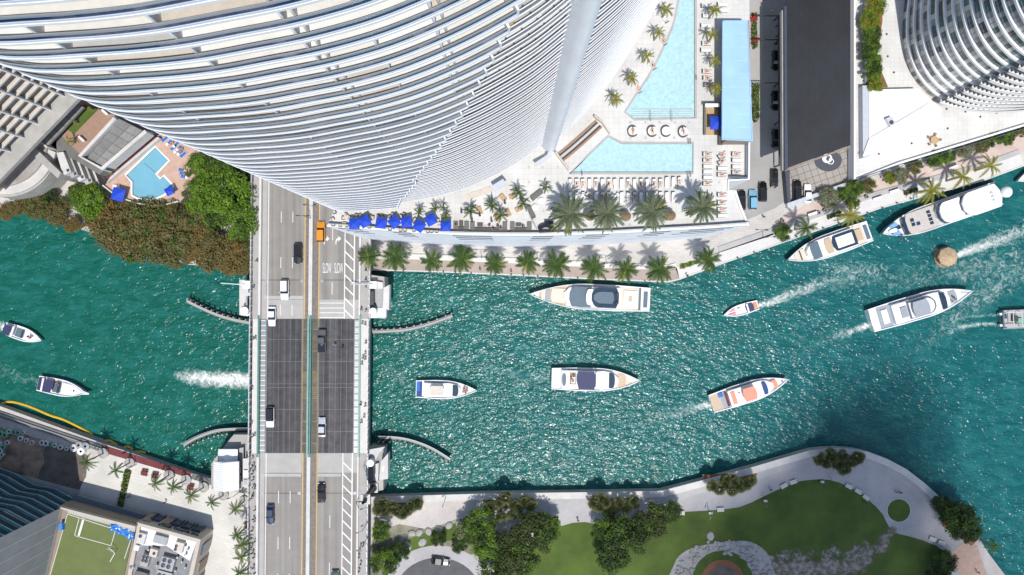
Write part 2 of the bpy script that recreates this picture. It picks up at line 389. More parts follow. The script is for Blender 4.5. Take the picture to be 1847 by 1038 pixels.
def foam_mat():
    m, t, b, N, L = nodes('foam')
    g = N.new('ShaderNodeNewGeometry'); at = N.new('ShaderNodeAttribute'); at.attribute_name = 'dens'
    n = N.new('ShaderNodeTexNoise'); n.inputs['Scale'].default_value = .8; n.inputs['Detail'].default_value = 8; n.inputs['Roughness'].default_value = .7; n.inputs['Distortion'].default_value = 1.2
    L.new(g.outputs['Position'], n.inputs['Vector'])
    sm = N.new('ShaderNodeMath'); sm.operation = 'ADD'; L.new(n.outputs['Fac'], sm.inputs[0]); L.new(at.outputs['Fac'], sm.inputs[1])
    mr = N.new('ShaderNodeMapRange'); mr.inputs[1].default_value = .80; mr.inputs[2].default_value = 1.20; L.new(sm.outputs[0], mr.inputs[0])
    cr = N.new('ShaderNodeValToRGB'); cr.color_ramp.elements[0].color = (.10, .34, .32, 1); cr.color_ramp.elements[1].color = (.72, .74, .70, 1); cr.color_ramp.elements[1].position = .75
    L.new(mr.outputs[0], cr.inputs[0]); L.new(cr.outputs[0], b.inputs['Base Color']); b.inputs['Roughness'].default_value = .6
    tr = N.new('ShaderNodeBsdfTransparent'); mx = N.new('ShaderNodeMixShader'); L.new(mr.outputs[0], mx.inputs[0]); L.new(tr.outputs[0], mx.inputs[1]); L.new(b.outputs[0], mx.inputs[2])
    L.new(mx.outputs[0], N['Material Output'].inputs[0])
foam_mat()
def worn_mat():
    m, t, b, N, L = nodes('worn')
    g = N.new('ShaderNodeNewGeometry'); at = N.new('ShaderNodeAttribute'); at.attribute_name = 'dens'
    n = N.new('ShaderNodeTexNoise'); n.inputs['Scale'].default_value = .35; n.inputs['Detail'].default_value = 9; n.inputs['Roughness'].default_value = .72; L.new(g.outputs['Position'], n.inputs['Vector'])
    sm = N.new('ShaderNodeMath'); sm.operation = 'ADD'; L.new(n.outputs['Fac'], sm.inputs[0]); L.new(at.outputs['Fac'], sm.inputs[1])
    mr = N.new('ShaderNodeMapRange'); mr.inputs[1].default_value = .86; mr.inputs[2].default_value = .99; L.new(sm.outputs[0], mr.inputs[0])
    n3 = N.new('ShaderNodeTexNoise'); n3.inputs['Scale'].default_value = 1.1; n3.inputs['Detail'].default_value = 6; L.new(g.outputs['Position'], n3.inputs['Vector']); cw = N.new('ShaderNodeValToRGB'); cw.color_ramp.elements[0].position = .35; cw.color_ramp.elements[1].position = .65; cw.color_ramp.elements[0].color = (.12, .115, .075, 1); cw.color_ramp.elements[1].color = (.34, .31, .27, 1); L.new(n3.outputs['Fac'], cw.inputs[0]); L.new(cw.outputs[0], b.inputs['Base Color']); b.inputs['Roughness'].default_value = .95
    tr = N.new('ShaderNodeBsdfTransparent'); mx = N.new('ShaderNodeMixShader'); L.new(mr.outputs[0], mx.inputs[0]); L.new(tr.outputs[0], mx.inputs[1]); L.new(b.outputs[0], mx.inputs[2]); L.new(mx.outputs[0], N['Material Output'].inputs[0])
worn_mat()
WK = [0]
def wake(path, label, mat='foam', zz=None, nm='wake_foam'):
    """path: (px, py, half width px, density)"""
    WK[0] += 1; z = .02 + .004 * WK[0] if zz is None else zz
    p = spline(path, 5); mb = MB(); dens = []; cols = 7
    xy = [W(q[0], q[1], z) for q in p]
    for i, q in enumerate(p):
        a = Vector(xy[max(i - 1, 0)][:2]); b = Vector(xy[min(i + 1, len(p) - 1)][:2]); t = (b - a).normalized()
        for j in range(cols):
            e = (j / (cols - 1) * 2 - 1); o = e * q[2] * S(z)
            mb.v.append((xy[i][0] - t.y * o, xy[i][1] + t.x * o, z)); dens.append(q[3] * (1 - abs(e) ** 1.6) * (0 if i in (0, len(p) - 1) else 1))
    for i in range(len(p) - 1):
        for j in range(cols - 1):
            a = i * cols + j; mb.f.append((a, a + cols, a + cols + 1, a + 1)); mb.m.append(0)
    me = mb.mesh(nm, [mat]); at = me.attributes.new('dens', 'FLOAT', 'POINT'); at.data.foreach_set('value', dens)
    o = link(nm, me); tag(o, label, None, None, 'stuff')
wake([(310, 676, 14, .4), (340, 680, 24, .58), (380, 684, 25, .66), (430, 686, 26, .68), (462, 688, 26, .68), (500, 690, 24, .6)], 'white patch of churned foam left of the bridge')
wake([(-60, 565, 40, .3), (-20, 582, 26, .5), (5, 590, 16, .62), (16, 594, 9, .6)], 'foam wake behind the small boat at the left edge')
wake([(-60, 655, 40, .28), (0, 665, 34, .34), (40, 682, 22, .36), (75, 692, 15, .38)], 'pale wake behind the cabin cruiser at lower left')
wake([(668, 655, 30, .2), (700, 672, 34, .34), (730, 690, 26, .36), (752, 702, 15, .34)], 'faint wake behind the small white flybridge boat')
wake([(800, 660, 50, .1), (860, 665, 44, .28), (900, 672, 38, .32), (950, 680, 30, .34), (996, 685, 20, .32)], 'faint wake behind the flybridge boat with navy canopy')
wake([(1050, 800, 80, .1), (1120, 775, 60, .28), (1200, 752, 38, .36), (1250, 738, 20, .48), (1290, 728, 10, .62)], 'wake behind the boat with salmon canvas')
wake([(1366, 551, 10, .66), (1395, 545, 14, .6), (1430, 530, 20, .52), (1480, 512, 32, .45), (1540, 500, 50, .4), (1600, 480, 50, .3)], 'white wake trailing the small open motorboat')
wake([(1380, 665, 70, .1), (1440, 635, 50, .28), (1500, 612, 30, .36), (1535, 598, 15, .5), (1570, 586, 11, .64)], 'wake at the stern of the long white motor yacht')
wake([(1724, 462, 10, .7), (1750, 452, 17, .62), (1790, 438, 24, .56), (1830, 424, 34, .48), (1880, 410, 40, .4)], 'white wake behind the round thatched tiki boat')
wake([(1684, 440, 8, .4), (1690, 462, 12, .55), (1702, 482, 12, .5), (1722, 486, 8, .35)], 'bow foam around the round thatched tiki boat')
wake([(1690, 612, 14, .25), (1720, 596, 12, .42), (1760, 586, 9, .5), (1804, 585, 5, .5)], 'lower thin wake stripe behind the work boat')
wake([(1700, 590, 12, .22), (1730, 576, 12, .38), (1765, 570, 9, .42), (1802, 569, 5, .45)], 'upper thin wake stripe behind the work boat')
wake([(1600, 670, 50, .2), (1680, 610, 60, .33), (1750, 550, 56, .39), (1810, 510, 56, .41), (1900, 470, 60, .36)], 'broad choppy wake crossing near the right edge')
wake([(1440, 475, 30, .12), (1500, 480, 46, .36), (1580, 500, 60, .38), (1680, 500, 60, .36), (1780, 480, 70, .4), (1880, 450, 70, .35)], 'choppy water off the moored yachts')
wake([(1060, 620, 26, .1), (1200, 640, 70, .26), (1330, 620, 80, .28), (1450, 590, 70, .26), (1560, 560, 50, .15)], 'scattered chop in the middle of the river')

# ------------------------------------------------------------------ land
paver('promenade', (.60, .57, .53), (.54, .51, .47), (.42, .40, .37), 1.2, .6)
paver('plaza_white', (.68, .655, .60), (.63, .61, .555), (.48, .46, .42), 1.4, .7, R(15))
paver('pool_deck', (.70, .685, .655), (.66, .65, .62), (.56, .55, .53), 1.1, 1.1, 0, msize=.03, off=0)
paver('park_path', (.47, .455, .46), (.43, .415, .42), (.35, .34, .34), .5, .5, .3)
paver('park_path_warm', (.58, .54, .50), (.53, .49, .46), (.42, .39, .37), .6, .6, .1)
paver('pink_paving', (.60, .46, .40), (.64, .53, .47), (.62, .55, .50), 2.2, 1.1, R(19))
paver('driveway', (.39, .38, .365), (.36, .35, .335), (.29, .28, .27), .5, .25)
paver('river_walk', (.44, .36, .31), (.40, .33, .28), (.29, .24, .21), .35, 3.0, R(-2))
paver('tile_grid', (.40, .365, .325), (.37, .34, .30), (.07, .065, .06), 1.65, 1.65, R(-19), msize=.05, off=0)
ZN = 2.4
north = [(-900, 400), (-200, 385), (0, 378), (60, 384), (110, 404), (180, 424), (260, 455), (340, 478), (455, 486), (665, 488), (800, 492), (940, 498), (1080, 505), (1205, 510), (1226, 505), (1305, 476),
         (1437, 430), (1587, 377), (1777, 326), (1847, 300), (2400, 110), (2400, -1500), (-900, -1500)]
south = [(-900, 480), (-100, 702), (0, 733), (185, 800), (350, 856), (455, 886), (668, 896), (876, 890), (1100, 887), (1193, 885), (1220, 878), (1290, 860), (1358, 842), (1415, 825), (1461, 812), (1485, 809), (1513, 808),
         (1540, 810), (1565, 815), (1600, 828), (1634, 846), (1665, 870), (1692, 894), (1713, 914), (1740, 942), (1765, 970), (1785, 1001), (1813, 1038), (1870, 1130), (2000, 1700), (-900, 1900)]
struct('north_bank', MB().prism(P2(north, ZN), -3, ZN, 0, 1), ['concrete_dark', 'promenade'])
struct('south_bank', MB().prism(P2(south, ZN), -3, ZN, 0, 1), ['concrete', 'park_path_warm'])
def sheet(name, pts, mat, dz, z=ZN, holes=(), th=.03, kind='structure', smooth_in=0):
    if smooth_in: pts = spline(pts, smooth_in, True)
    return struct(name, MB().prism(P2(pts, z), z + dz - th, z + dz, holes=[P2(h, z) for h in holes], bottom=False), mat, kind=kind)
# north riverside walk
walk_edge = north[9:20]
def edge_strip(edge, w0, w1):
    a = [W(x, y, ZN)[:2] for x, y in edge]
    return offset(a, w0), offset(a, w1)
def band(name, edge, d0, d1, z0, z1, mat, side=1, mats=None):
    """raised band between two distances landward of a shoreline"""
    a, b = edge_strip(edge, d0 * side, d1 * side)
    return struct(name, MB().prism(a + b[::-1], z0, z1), mat)
band('river_walk', walk_edge[:6], .35, 3.0, ZN, ZN + .06, 'river_walk')
band('river_walk_edge', walk_edge, 0, .35, ZN, ZN + .14, 'concrete_light')
band('walk_curb', walk_edge[:6], 3.0, 4.3, ZN, ZN + .45, 'sidewalk_light')
band('quay_walk', walk_edge[5:], .35, 3.1, ZN, ZN + .06, 'sidewalk_light')
band('planter_strip', walk_edge[6:], 3.1, 4.4, ZN, ZN + .30, 'deck_concrete')
sheet('pink_promenade', [(1392, 428), (1440, 408), (1590, 350), (1780, 293), (1900, 258), (1900, 215), (1780, 258), (1640, 305), (1535, 340), (1430, 382), (1396, 402)], 'pink_paving', .05)
sheet('entry_plaza', [(1190, 470), (1225, 480), (1395, 424), (1396, 400), (1418, 372), (1400, 360), (1330, 400), (1280, 435)], 'promenade', .06)
sheet('driveway', [(1260, -200), (1437, -200), (1437, 350), (1412, 366), (1398, 376), (1345, 398), (1280, 425), (1260, 330)], 'driveway', .10)
sheet('tiled_forecourt', [(1426, 100), (1500, 80), (1533, 262), (1534, 330), (1428, 366), (1420, 366)], 'tile_grid', .14)
sheet('driveway_kerb', [(1352, -60), (1376, -60), (1376, 60), (1374, 200), (1352, 240)], 'sidewalk', .2)
# south bank: park
park_edge = [p for p in south if 668 <= p[0] <= 1713]
band('park_seawall', park_edge, 0, 1.6, ZN - .4, ZN + .35, 'concrete_light', -1)
band('promenade_border', park_edge[3:], 1.6, 3.2, ZN, ZN + .05, 'deck_concrete', -1)
sheet('park_promenade', [(880, 893), (1193, 888), (1225, 881), (1360, 845), (1463, 815), (1513, 811), (1565, 818), (1632, 848), (1690, 896), (1715, 935), (1750, 990), (1800, 1090), (1700, 1090), (1660, 990), (1600, 990), (1500, 940), (1280, 935), (1130, 960), (900, 940)],
      'park_path', .03)
lawn = [(1010, 950), (1055, 942), (1095, 948), (1130, 936), (1180, 925), (1220, 924), (1282, 921), (1334, 915), (1375, 897), (1427, 873), (1461, 866), (1496, 866), (1530, 878), (1565, 901), (1592, 928), (1608, 958), (1640, 968), (1690, 985), (1702, 1010), (1690, 1060),
        (1700, 1200), (900, 1200), (905, 1010), (960, 985)]
sheet('lawn', lawn, 'grass', .07, smooth_in=2)
wake([(1330, 1005, 20, .3), (1400, 1020, 60, .5), (1460, 1032, 80, .54), (1540, 1012, 56, .52), (1585, 985, 34, .52), (1612, 958, 20, .45), (1630, 940, 10, .3)], 'bare pale worn ground crossing the park lawn', 'worn', ZN + .09, 'worn_ground')
sheet('round_lawn', circle(1621, 921, 20.5, 28), 'grass', .12)
sheet('round_lawn_kerb', circle(1621, 921, 22, 28), 'concrete_light', .09)
sheet('stone_circle_ground', [(1212, 1080), (1215, 1020), (1240, 992), (1290, 980), (1345, 976), (1378, 992), (1392, 1020), (1396, 1080)], 'rock', .11, smooth_in=4)
sheet('circle_grass', circle(1303, 1048, 55, 36), 'grass', .15)
sheet('circle_mulch', circle(1303, 1048, 39, 30), 'mulch', .19)
sheet('circle_pit', circle(1303, 1050, 29, 30), 'dirt_dark', .22)
sheet('pink_path', [(1712, 1000), (1738, 978), (1762, 985), (1778, 1030), (1800, 1100), (1740, 1100), (1732, 1040)], 'pink_deck', .06)
sheet('garden_bed', [(680, 965), (720, 946), (770, 955), (820, 938), (850, 938), (900, 960), (905, 1000), (880, 1010), (800, 985), (740, 1000), (690, 1060), (668, 1060), (668, 990)], 'grass_dry', .05, smooth_in=2)
sheet('garden_grass', [(735, 975), (770, 960), (840, 940), (852, 945), (840, 968), (790, 980), (740, 998), (700, 1020), (715, 990)], 'grass', .09, smooth_in=3)
sheet('turning_circle_walk', circle(790, 1070, 100, 40, 86), 'park_path', .12)
sheet('turning_circle', circle(790, 1074, 78, 40, 68), 'asphalt', .15)
for i, (x, y) in enumerate([(720, 910), (917, 905), (1107, 905), (1318, 868), (1512, 826)]):
    sheet('planting_bed', [(x - 52, y - 12), (x + 48, y - 14), (x + 40, y + 10), (x - 40, y + 14)], 'mulch', .06)
sheet('planting_bed', [(1690, 898), (1716, 918), (1766, 972), (1752, 985), (1700, 950)], 'mulch', .07)
# south bank, left of the bridge
sheet('white_plaza', [(160, 832), (183, 812), (345, 862), (400, 876), (452, 890), (452, 1100), (300, 1100), (250, 975), (140, 905), (146, 880)], 'plaza_white', .05)
sheet('maroon_walk', [(186, 803), (347, 853), (340, 862), (172, 812)], 'maroon', .09)
sheet('quay_concrete', [(349, 854), (400, 869), (396, 880), (342, 863)], 'concrete_dark', .09)
sheet('building_site', [(-60, 790), (0, 768), (150, 812), (160, 832), (144, 884), (0, 850), (-60, 840)], 'dirt', .05)
sheet('site_dark_soil', [(84, 802), (150, 816), (158, 834), (143, 882), (70, 865), (80, 835)], 'dirt_dark', .08, smooth_in=2)
sheet('site_kerb', [(-60, 838), (0, 846), (142, 884), (140, 905), (100, 900), (0, 866), (-60, 856)], 'concrete', .14)
sheet('hedge_soil', [(226, 846), (238, 849), (222, 916), (212, 912)], 'grass', .1)
# steel sheet-pile quay with pipes along the site
qp = [W(x, y, ZN)[:2] for x, y in [(-80, 716), (0, 741), (100, 775), (186, 804)]]
o = thing('quay_wall', 'grey concrete quay cap with steel pipe along the building site', 'wall', (*qp[1], 0))
part('cap', MB().ribbon(qp, 0, ZN + .5, -1.2) if False else MB().prism(qp + offset(qp, -1.5)[::-1], 0, ZN + .4), 'concrete_dark', o)
part('pipe', MB().tube([(x, y, ZN + .65) for x, y in offset(qp, -.7)], .22), 'grey_metal', o)
part('ledge', MB().prism(P2([(-80, 728), (0, 752), (100, 786), (148, 806), (140, 812), (0, 770), (-80, 745)], ZN), ZN, ZN + .25), 'concrete', o)
solo('floating_dock', MB().prism(P2([(130, 773), (186, 793), (181, 803), (127, 783)], .5), -.3, .5), 'concrete', 'small grey dock beside the yellow boom', 'dock')
# ------------------------------------------------------------------ bridge
ZB = 8.0
def bu(u, y): return u - .0098 * (y - 570)
def BP(u, y, z=ZB): return W(bu(u, y), y, ZB)[:2] + (z,)
def bq(u0, u1, y0, y1): return [BP(u, y)[:2] for u, y in ((u0, y0), (u1, y0), (u1, y1), (u0, y1))]
bridge = thing('bascule_bridge', 'wide grey road bridge with dark steel grating lift span over the river', 'bridge', BP(560, 696, 0))
YT, YB, Y0, Y1 = -700, 1750, 575.5, 817.5
def bpart(name, u0, u1, y0, y1, z0, z1, mat, label=None): return part(name, MB().prism(bq(u0, u1, y0, y1), z0, z1), mat, bridge, label=label)
for y0, y1 in ((YT, Y0), (Y1, YB)):
    bpart('road_slab', 468, 651, y0, y1, ZB - 1.6, ZB, 'road')
    bpart('shoulder', 472, 480, y0, y1, ZB, ZB + .02, 'road_light')
    bpart('median_strip', 551, 556.5, y0, y1, ZB, ZB + .12, 'median_brown')
    bpart('median_strip', 565, 573, y0, y1, ZB, ZB + .12, 'median_brown')
    bpart('median_barrier', 557.5, 564, y0, y1, ZB, ZB + .9, 'concrete_light')
    bpart('barrier', 467.5, 471.5, y0, y1, ZB, ZB + .95, 'sidewalk_light')
    bpart('barrier', 648, 651, y0, y1, ZB, ZB + .95, 'sidewalk_light')
    bpart('sidewalk', 455.5, 467.5, y0, y1, ZB - 1.4, ZB + .2, 'sidewalk')
    bpart('sidewalk', 651, 667, y0, y1, ZB - 1.4, ZB + .2, 'sidewalk')
    bpart('line', 482, 483.4, y0, y1, ZB, ZB + .035, 'line_white')
    bpart('line', 548, 549.4, y0, y1, ZB, ZB + .035, 'line_yellow')
    bpart('line', 574, 575.3, y0, y1, ZB, ZB + .035, 'line_yellow')
    for n_, u in enumerate((453, 667)):
        bpart('parapet_rail', u, u + 1.2, y0, y1, ZB + .2, ZB + 1.25, 'light_metal')
bpart('line', 620.2, 621.8, 340, Y0, ZB, ZB + .035, 'line_white'); bpart('line', 637, 639.2, 420, Y0, ZB, ZB + .035, 'line_white')
bpart('line', 620.2, 621.8, Y1, YB, ZB, ZB + .035, 'line_white'); bpart('line', 637, 639.2, Y1, YB, ZB, ZB + .035, 'line_white')
def dash(u, y, h=22): bpart('lane_dash', u, u + 1.1, y, y + h, ZB, ZB + .035, 'line_white')
for y in (382, 464, 550): dash(505, y, 20); dash(526, y, 20)
for y in (886, 969, 1035): dash(505, y); dash(526, y)
for y in (412, 510, 930, 1015, 1095): dash(598, y)
def hatch(y): part('hatch_stripe', MB().prism([BP(u, v)[:2] for u, v in ((621.8, y), (637, y + 15), (637, y + 18.2), (621.8, y + 3.2))], ZB, ZB + .034), 'line_white', bridge)
for y in list(range(432, 560, 21)) + list(range(833, 1100, 21)): hatch(y)
for y in (547, 556, 564.5, 573): bpart('stop_line', 576, 620, y - .6, y + .7, ZB, ZB + .034, 'line_white')
for y in (505.5, 890): bpart('expansion_joint', 471.5, 648, y - .5, y + .6, ZB, ZB + .03, 'dark_metal')
for y, us in ((507, (476, 541, 577, 642)), (890, (473, 540, 640))):
    for u in us: bpart('drain_plate', u, u + 6, y - 2.5, y + 2.5, ZB + .02, ZB + .05, 'grey_metal')
for y0, y1, a, b in ((534, 540, 476, 547), (855, 860, 472, 546), (855, 860, 576, 618)): bpart('worn_patch', a, b, y0, y1, ZB, ZB + .025, 'deck_concrete')
bpart('joint_slab', 472, 547, 541, Y0 - .3, ZB, ZB + .022, 'road_light'); bpart('joint_slab', 576, 647, 541, Y0 - .3, ZB, ZB + .022, 'road_light')
bpart('joint_slab', 472, 547, Y1 + .3, 853, ZB, ZB + .022, 'road_light'); bpart('joint_slab', 576, 647, Y1 + .3, 853, ZB, ZB + .022, 'road_light')
def text_mesh(txt, size, ext=0.0, sx=1.0):
    cu = bpy.data.curves.new('t', 'FONT'); cu.body = txt; cu.size = size; cu.extrude = ext; cu.align_x = 'CENTER'; cu.align_y = 'CENTER'
    o = bpy.data.objects.new('t', cu); COL.objects.link(o); dg = bpy.context.evaluated_depsgraph_get()
    me = bpy.data.meshes.new_from_object(o.evaluated_get(dg)); bpy.data.objects.remove(o); bpy.data.curves.remove(cu)
    for v in me.vertices: v.co.x *= sx
    return me
for u in (589, 610):
    me = text_mesh('SLOW', 2.6, .005, .29); me.materials.clear(); me.materials.append(MAT['line_white'])
    l = link('road_lettering', me, bridge, loc=BP(u, 485, ZB + .03), world=True)
    l.scale = (1, 1.35, 1)
def arrow(u, y):
    s = S(ZB); x, yy, z = BP(u, y)
    st = [(-3.4, -7), (-1.6, -7), (-1.4, -2.5), (.4, .6), (2, 1.2), (2, -2), (7, 3), (2, 8), (2, 4.4), (-.8, 3.4), (-3, -.8)]
    part('turn_arrow', MB().prism([(x + a * s, yy + b * s) for a, b in st], ZB, ZB + .034), 'line_white', bridge)
arrow(607, 434); arrow(586, 434)
# lift span
bpart('lift_span_frame', 470, 649, Y0, Y1, ZB - 2.2, ZB - .06, 'steel_beam')
bpart('span_sidewalk', 456.5, 467.5, Y0, Y1, ZB - 1.4, ZB + .22, 'sidewalk_light'); bpart('span_sidewalk', 652, 665, Y0, Y1, ZB - 1.4, ZB + .22, 'sidewalk_light')
for u in (452.5, 665.3): bpart('parapet_rail', u, u + 1.2, Y0, Y1, ZB - 1.2, ZB + 1.3, 'light_metal')
for u, m in ((467.8, 'green_steel'), (556.8, 'green_steel_light'), (560.8, 'green_steel'), (649, 'green_steel_light')):
    bpart('green_railing', u, u + 3, Y0 - 6, Y1 + 6, ZB - .05, ZB + 1.15, m)
rows = [575.5, 613, 652.5, 692.8, 699.6, 739, 779, 817.5]
cols = [(482, 494), (494, 503.5), (503.5, 514), (514, 524), (524, 534), (534, 544.5), (576, 585), (585, 595.6), (595.6, 606), (606, 616), (616, 626), (626, 638.8)]
gp = MB(); 
for i in range(len(rows) - 1):
    for a, b in cols: bpart('grating_panel', a + .35, b - .35, rows[i] + .45, rows[i + 1] - .45, ZB - .06, ZB + .01, 'grating')
    for a, b in ((545, 556.3), (564.2, 575.5)): bpart('median_grating', a + .3, b - .3, rows[i] + .4, rows[i + 1] - .4, ZB - .06, ZB + .012, 'grating_rust')
for y in range(577, 816, 3):
    bpart('curb_plate', 471.2, 479.8, y + .25, y + 2.75, ZB - .06, ZB + .10, 'grey_metal' if (y // 3) % 3 else 'light_metal')
    bpart('curb_plate', 640.5, 648, y + .25, y + 2.75, ZB - .06, ZB + .10, 'light_metal' if (y // 3) % 4 else 'grey_metal')
bpart('line', 546, 547.2, Y0, Y1, ZB + .012, ZB + .03, 'line_yellow_worn'); bpart('line', 573.6, 574.6, Y0, Y1, ZB + .012, ZB + .03, 'line_yellow_worn')
for y0 in (671, 700):
    for k in range(6):
        for a, b in ((547, 555), (565, 573)): bpart('warning_mark', a, b, y0 + k * 3.6, y0 + k * 3.6 + 1, ZB + .012, ZB + .03, 'line_yellow_worn')
for y in (594, 633, 760, 800):
    for a, b in ((547, 555), (565, 573)): bpart('warning_mark', a, b, y, y + .9, ZB + .012, ZB + .03, 'line_yellow_worn')
# piers and edge girders
for u0, u1 in ((456, 460), (661, 665)): bpart('edge_girder', u0, u1, Y0, Y1, ZB - 4.2, ZB - 1.4, 'concrete_dark')
for y0, y1 in ((500, 574), (819, 892)): bpart('pier', 462, 660, y0, y1, -3, ZB - 1.6, 'concrete_dark')
# rail posts
post = MB().box(0, 0, 0, .25, .4, 1.4).mesh('rail_post', ['concrete_light'])
for y in range(330, 1060, 13):
    for u in (454.3, 666.8): link('rail_post', post, bridge, loc=BP(u, y, ZB + .2), world=True)

# machinery houses and gates beside the bridge
def gate_platform(px, py, label, poly):
    o = thing('gate_platform', label, 'platform', W(px, py, 0)); return o
o = gate_platform(686, 540, 'grey control platform with slanted white roof, upper right of the lift span', 0)
part('pier_base', MB().prism(P2([(668, 496), (696, 500), (698, 575), (668, 572)], 4), -3, 6.5), 'concrete', o)
part('roof', MB().prism(P2([(692, 520), (703, 514), (702, 560), (691, 556)], 9), 6.6, 9.4), 'concrete_light', o)
part('roof_slot', MB().prism(P2([(694.5, 530), (697, 529), (697, 543), (694.5, 544)], 9.4), 9.4, 9.45), 'white', o)
part('deck_box', MB().prism(P2([(666, 508), (679, 508), (679, 521), (666, 521)], 9), 6, 8.9), 'white', o)
part('deck_box', MB().prism(P2([(679, 508), (690, 510), (690, 521), (679, 521)], 8), 6, 7.6), 'light_metal', o)
part('wall', MB().prism(P2([(678, 521), (690, 521), (690, 556), (678, 556)], 7.5), 6, 7.0), 'grey_metal', o)
part('barrier_arm', MB().tube([W(632, 512.5, 9.6), W(672, 513.5, 9.6)], .12), 'light_metal', o)
part('gate_box', MB().prism(P2([(668, 526), (674, 526), (674, 550), (668, 550)], 8.6), 6, 9.0), 'dark_metal', o)
part('gate_drum', MB().lathe(*W(673, 562, 9)[:2], [(0, 9.6), (.85, 9.5), (.85, 6), ], 18), 'white', o)
part('lower_deck', MB().prism(P2([(681, 556), (697, 555), (697, 573), (680, 573)], 7), 6, 7.2), 'rail_light', o)
part('ledge', MB().prism(P2([(668, 565), (681, 565), (680, 574), (668, 574)], 7), 6, 7.3), 'white', o)
o = gate_platform(683, 840, 'grey control platform with slanted roof, lower right of the lift span', 0)
part('pier_base', MB().prism(P2([(668, 805), (694, 806), (694, 880), (668, 885)], 4), -3, 6.2), 'concrete', o)
part('roof', MB().prism(P2([(688, 832), (700, 818), (700, 864), (684, 866)], 9), 6.3, 9.2), 'concrete_light', o)
part('roof_slot', MB().prism(P2([(690, 842), (693, 840), (692, 850), (689, 851)], 9.2), 9.2, 9.25), 'white', o)
part('shed', MB().prism(P2([(666, 812), (694, 807), (684, 818), (676, 832), (664, 826)], 8), 6, 7.4), 'grey_metal', o)
part('gate_drum', MB().lathe(*W(668, 836, 9.5)[:2], [(0, 9.7), (.85, 9.6), (.85, 6)], 18), 'white', o)
part('wall', MB().prism(P2([(664, 841), (683, 836), (682, 868), (664, 868)], 7.5), 6, 7.4), 'grey_metal', o)
part('gate_box', MB().prism(P2([(665, 846), (671, 846), (671, 872), (665, 872)], 8.6), 6, 8.8), 'dark_metal', o)
part('ledge', MB().prism(P2([(672, 872), (684, 866), (680, 886), (672, 888)], 7), 6, 7.5), 'sidewalk_light', o)
o = gate_platform(445, 540, 'small white gate platform left of the upper bridge approach', 0)
part('pier_base', MB().prism(P2([(438, 505), (454, 505), (454, 570), (438, 568)], 4), -3, 6.5), 'concrete_light', o)
part('deck_box', MB().prism(P2([(437, 507), (451, 507), (451, 521), (437, 521)], 9), 6, 8.9), 'white', o)
part('gate_box', MB().prism(P2([(444, 528), (452, 528), (452, 534), (444, 534)], 8.6), 6, 8.8), 'light_metal', o)
part('gate_box', MB().prism(P2([(443, 535), (446, 535), (446, 552), (443, 552)], 8.6), 6, 8.5), 'grey_metal', o)
part('gate_drum', MB().lathe(*W(442, 561, 9)[:2], [(0, 9.6), (.95, 9.5), (.95, 6)], 18), 'white', o)
part('ledge', MB().prism(P2([(435, 556), (451, 554), (451, 569), (436, 569)], 7), 6, 7.4), 'white', o)
part('barrier_arm', MB().tube([W(398, 511, 9.4), W(441, 514, 9.4)], .1), 'white', o)
# bridge tender house, lower left
o = thing('tender_house', 'white bridge tender house with gabled roof, lower left of the bridge', 'house', W(405, 850, 0))
part('pier_base', MB().prism(P2([(410, 800), (424, 783), (455, 783), (455, 890), (384, 880), (384, 835)], 4), -3, 5.0), 'concrete', o)
part('wall', MB().prism(P2([(386, 835), (429, 835), (429, 884), (386, 884)], 9), 5, 9.6), 'concrete', o)
s9 = W(383, 834, 10.6); e9 = W(429, 886, 10.6); rx = W(402, 834, 11.6)[0]
rf = MB()
rf.quad((s9[0], s9[1], 9.9), (rx, s9[1], 11.4), (rx, e9[1], 11.4), (s9[0], e9[1], 9.9)); rf.f[-1] = rf.f[-1][::-1]
rf.quad((rx, s9[1], 11.4), (e9[0], s9[1], 9.9), (e9[0], e9[1], 9.9), (rx, e9[1], 11.4)); rf.f[-1] = rf.f[-1][::-1]
rf.tri((s9[0], s9[1], 9.9), (e9[0], s9[1], 9.9), (rx, s9[1], 11.4)); rf.tri((s9[0], e9[1], 9.9), (rx, e9[1], 11.4), (e9[0], e9[1], 9.9))
rf.box((s9[0] + e9[0]) / 2, (s9[1] + e9[1]) / 2, 9.6, abs(e9[0] - s9[0]), abs(e9[1] - s9[1]), .29)
part('roof', rf, 'white', o)
for k in range(14):
    y = s9[1] + (e9[1] - s9[1]) * (k + .5) / 14
    part('roof_seam', MB().tube([(s9[0], y, 9.93), (rx, y, 11.43), (e9[0], y, 9.93)], .035, n=4), 'concrete_light', o)
part('annex_wall', MB().prism(P2([(395, 813), (427, 813), (427, 834), (395, 834)], 7), 5, 7.8), 'concrete', o)
a1 = W(393, 811, 8.2); a2 = W(428, 834, 8.2); am = ((a1[0] + a2[0]) / 2, a2[1])
rf = MB().tri((a1[0], a1[1], 7.9), (a1[0], a2[1], 7.9), (am[0], am[1], 9.0)).tri((a1[0], a1[1], 7.9), (am[0], am[1], 9.0), (a2[0], a1[1], 7.9)).tri((a2[0], a1[1], 7.9), (am[0], am[1], 9.0), (a2[0], a2[1], 7.9))
part('annex_roof', rf, 'white', o)
part('balcony', MB().prism(P2([(429, 810), (438, 808), (438, 880), (429, 880)], 7), 6, 6.6), 'grey_metal', o)
part('window', MB().prism(P2([(430, 842), (435, 842), (435, 852), (430, 852)], 7), 6.6, 7.9), 'curtain_glass', o)
part('window', MB().prism(P2([(430, 858), (435, 858), (435, 866), (430, 866)], 7), 6.6, 7.7), 'curtain_glass', o)
part('stair_block', MB().prism(P2([(438, 828), (453, 826), (453, 884), (438, 878)], 8), 5, 8.0), 'concrete_light', o)
part('hatch', MB().prism(P2([(440, 848), (451, 848), (451, 860), (440, 860)], 8), 8, 8.5), 'white', o)
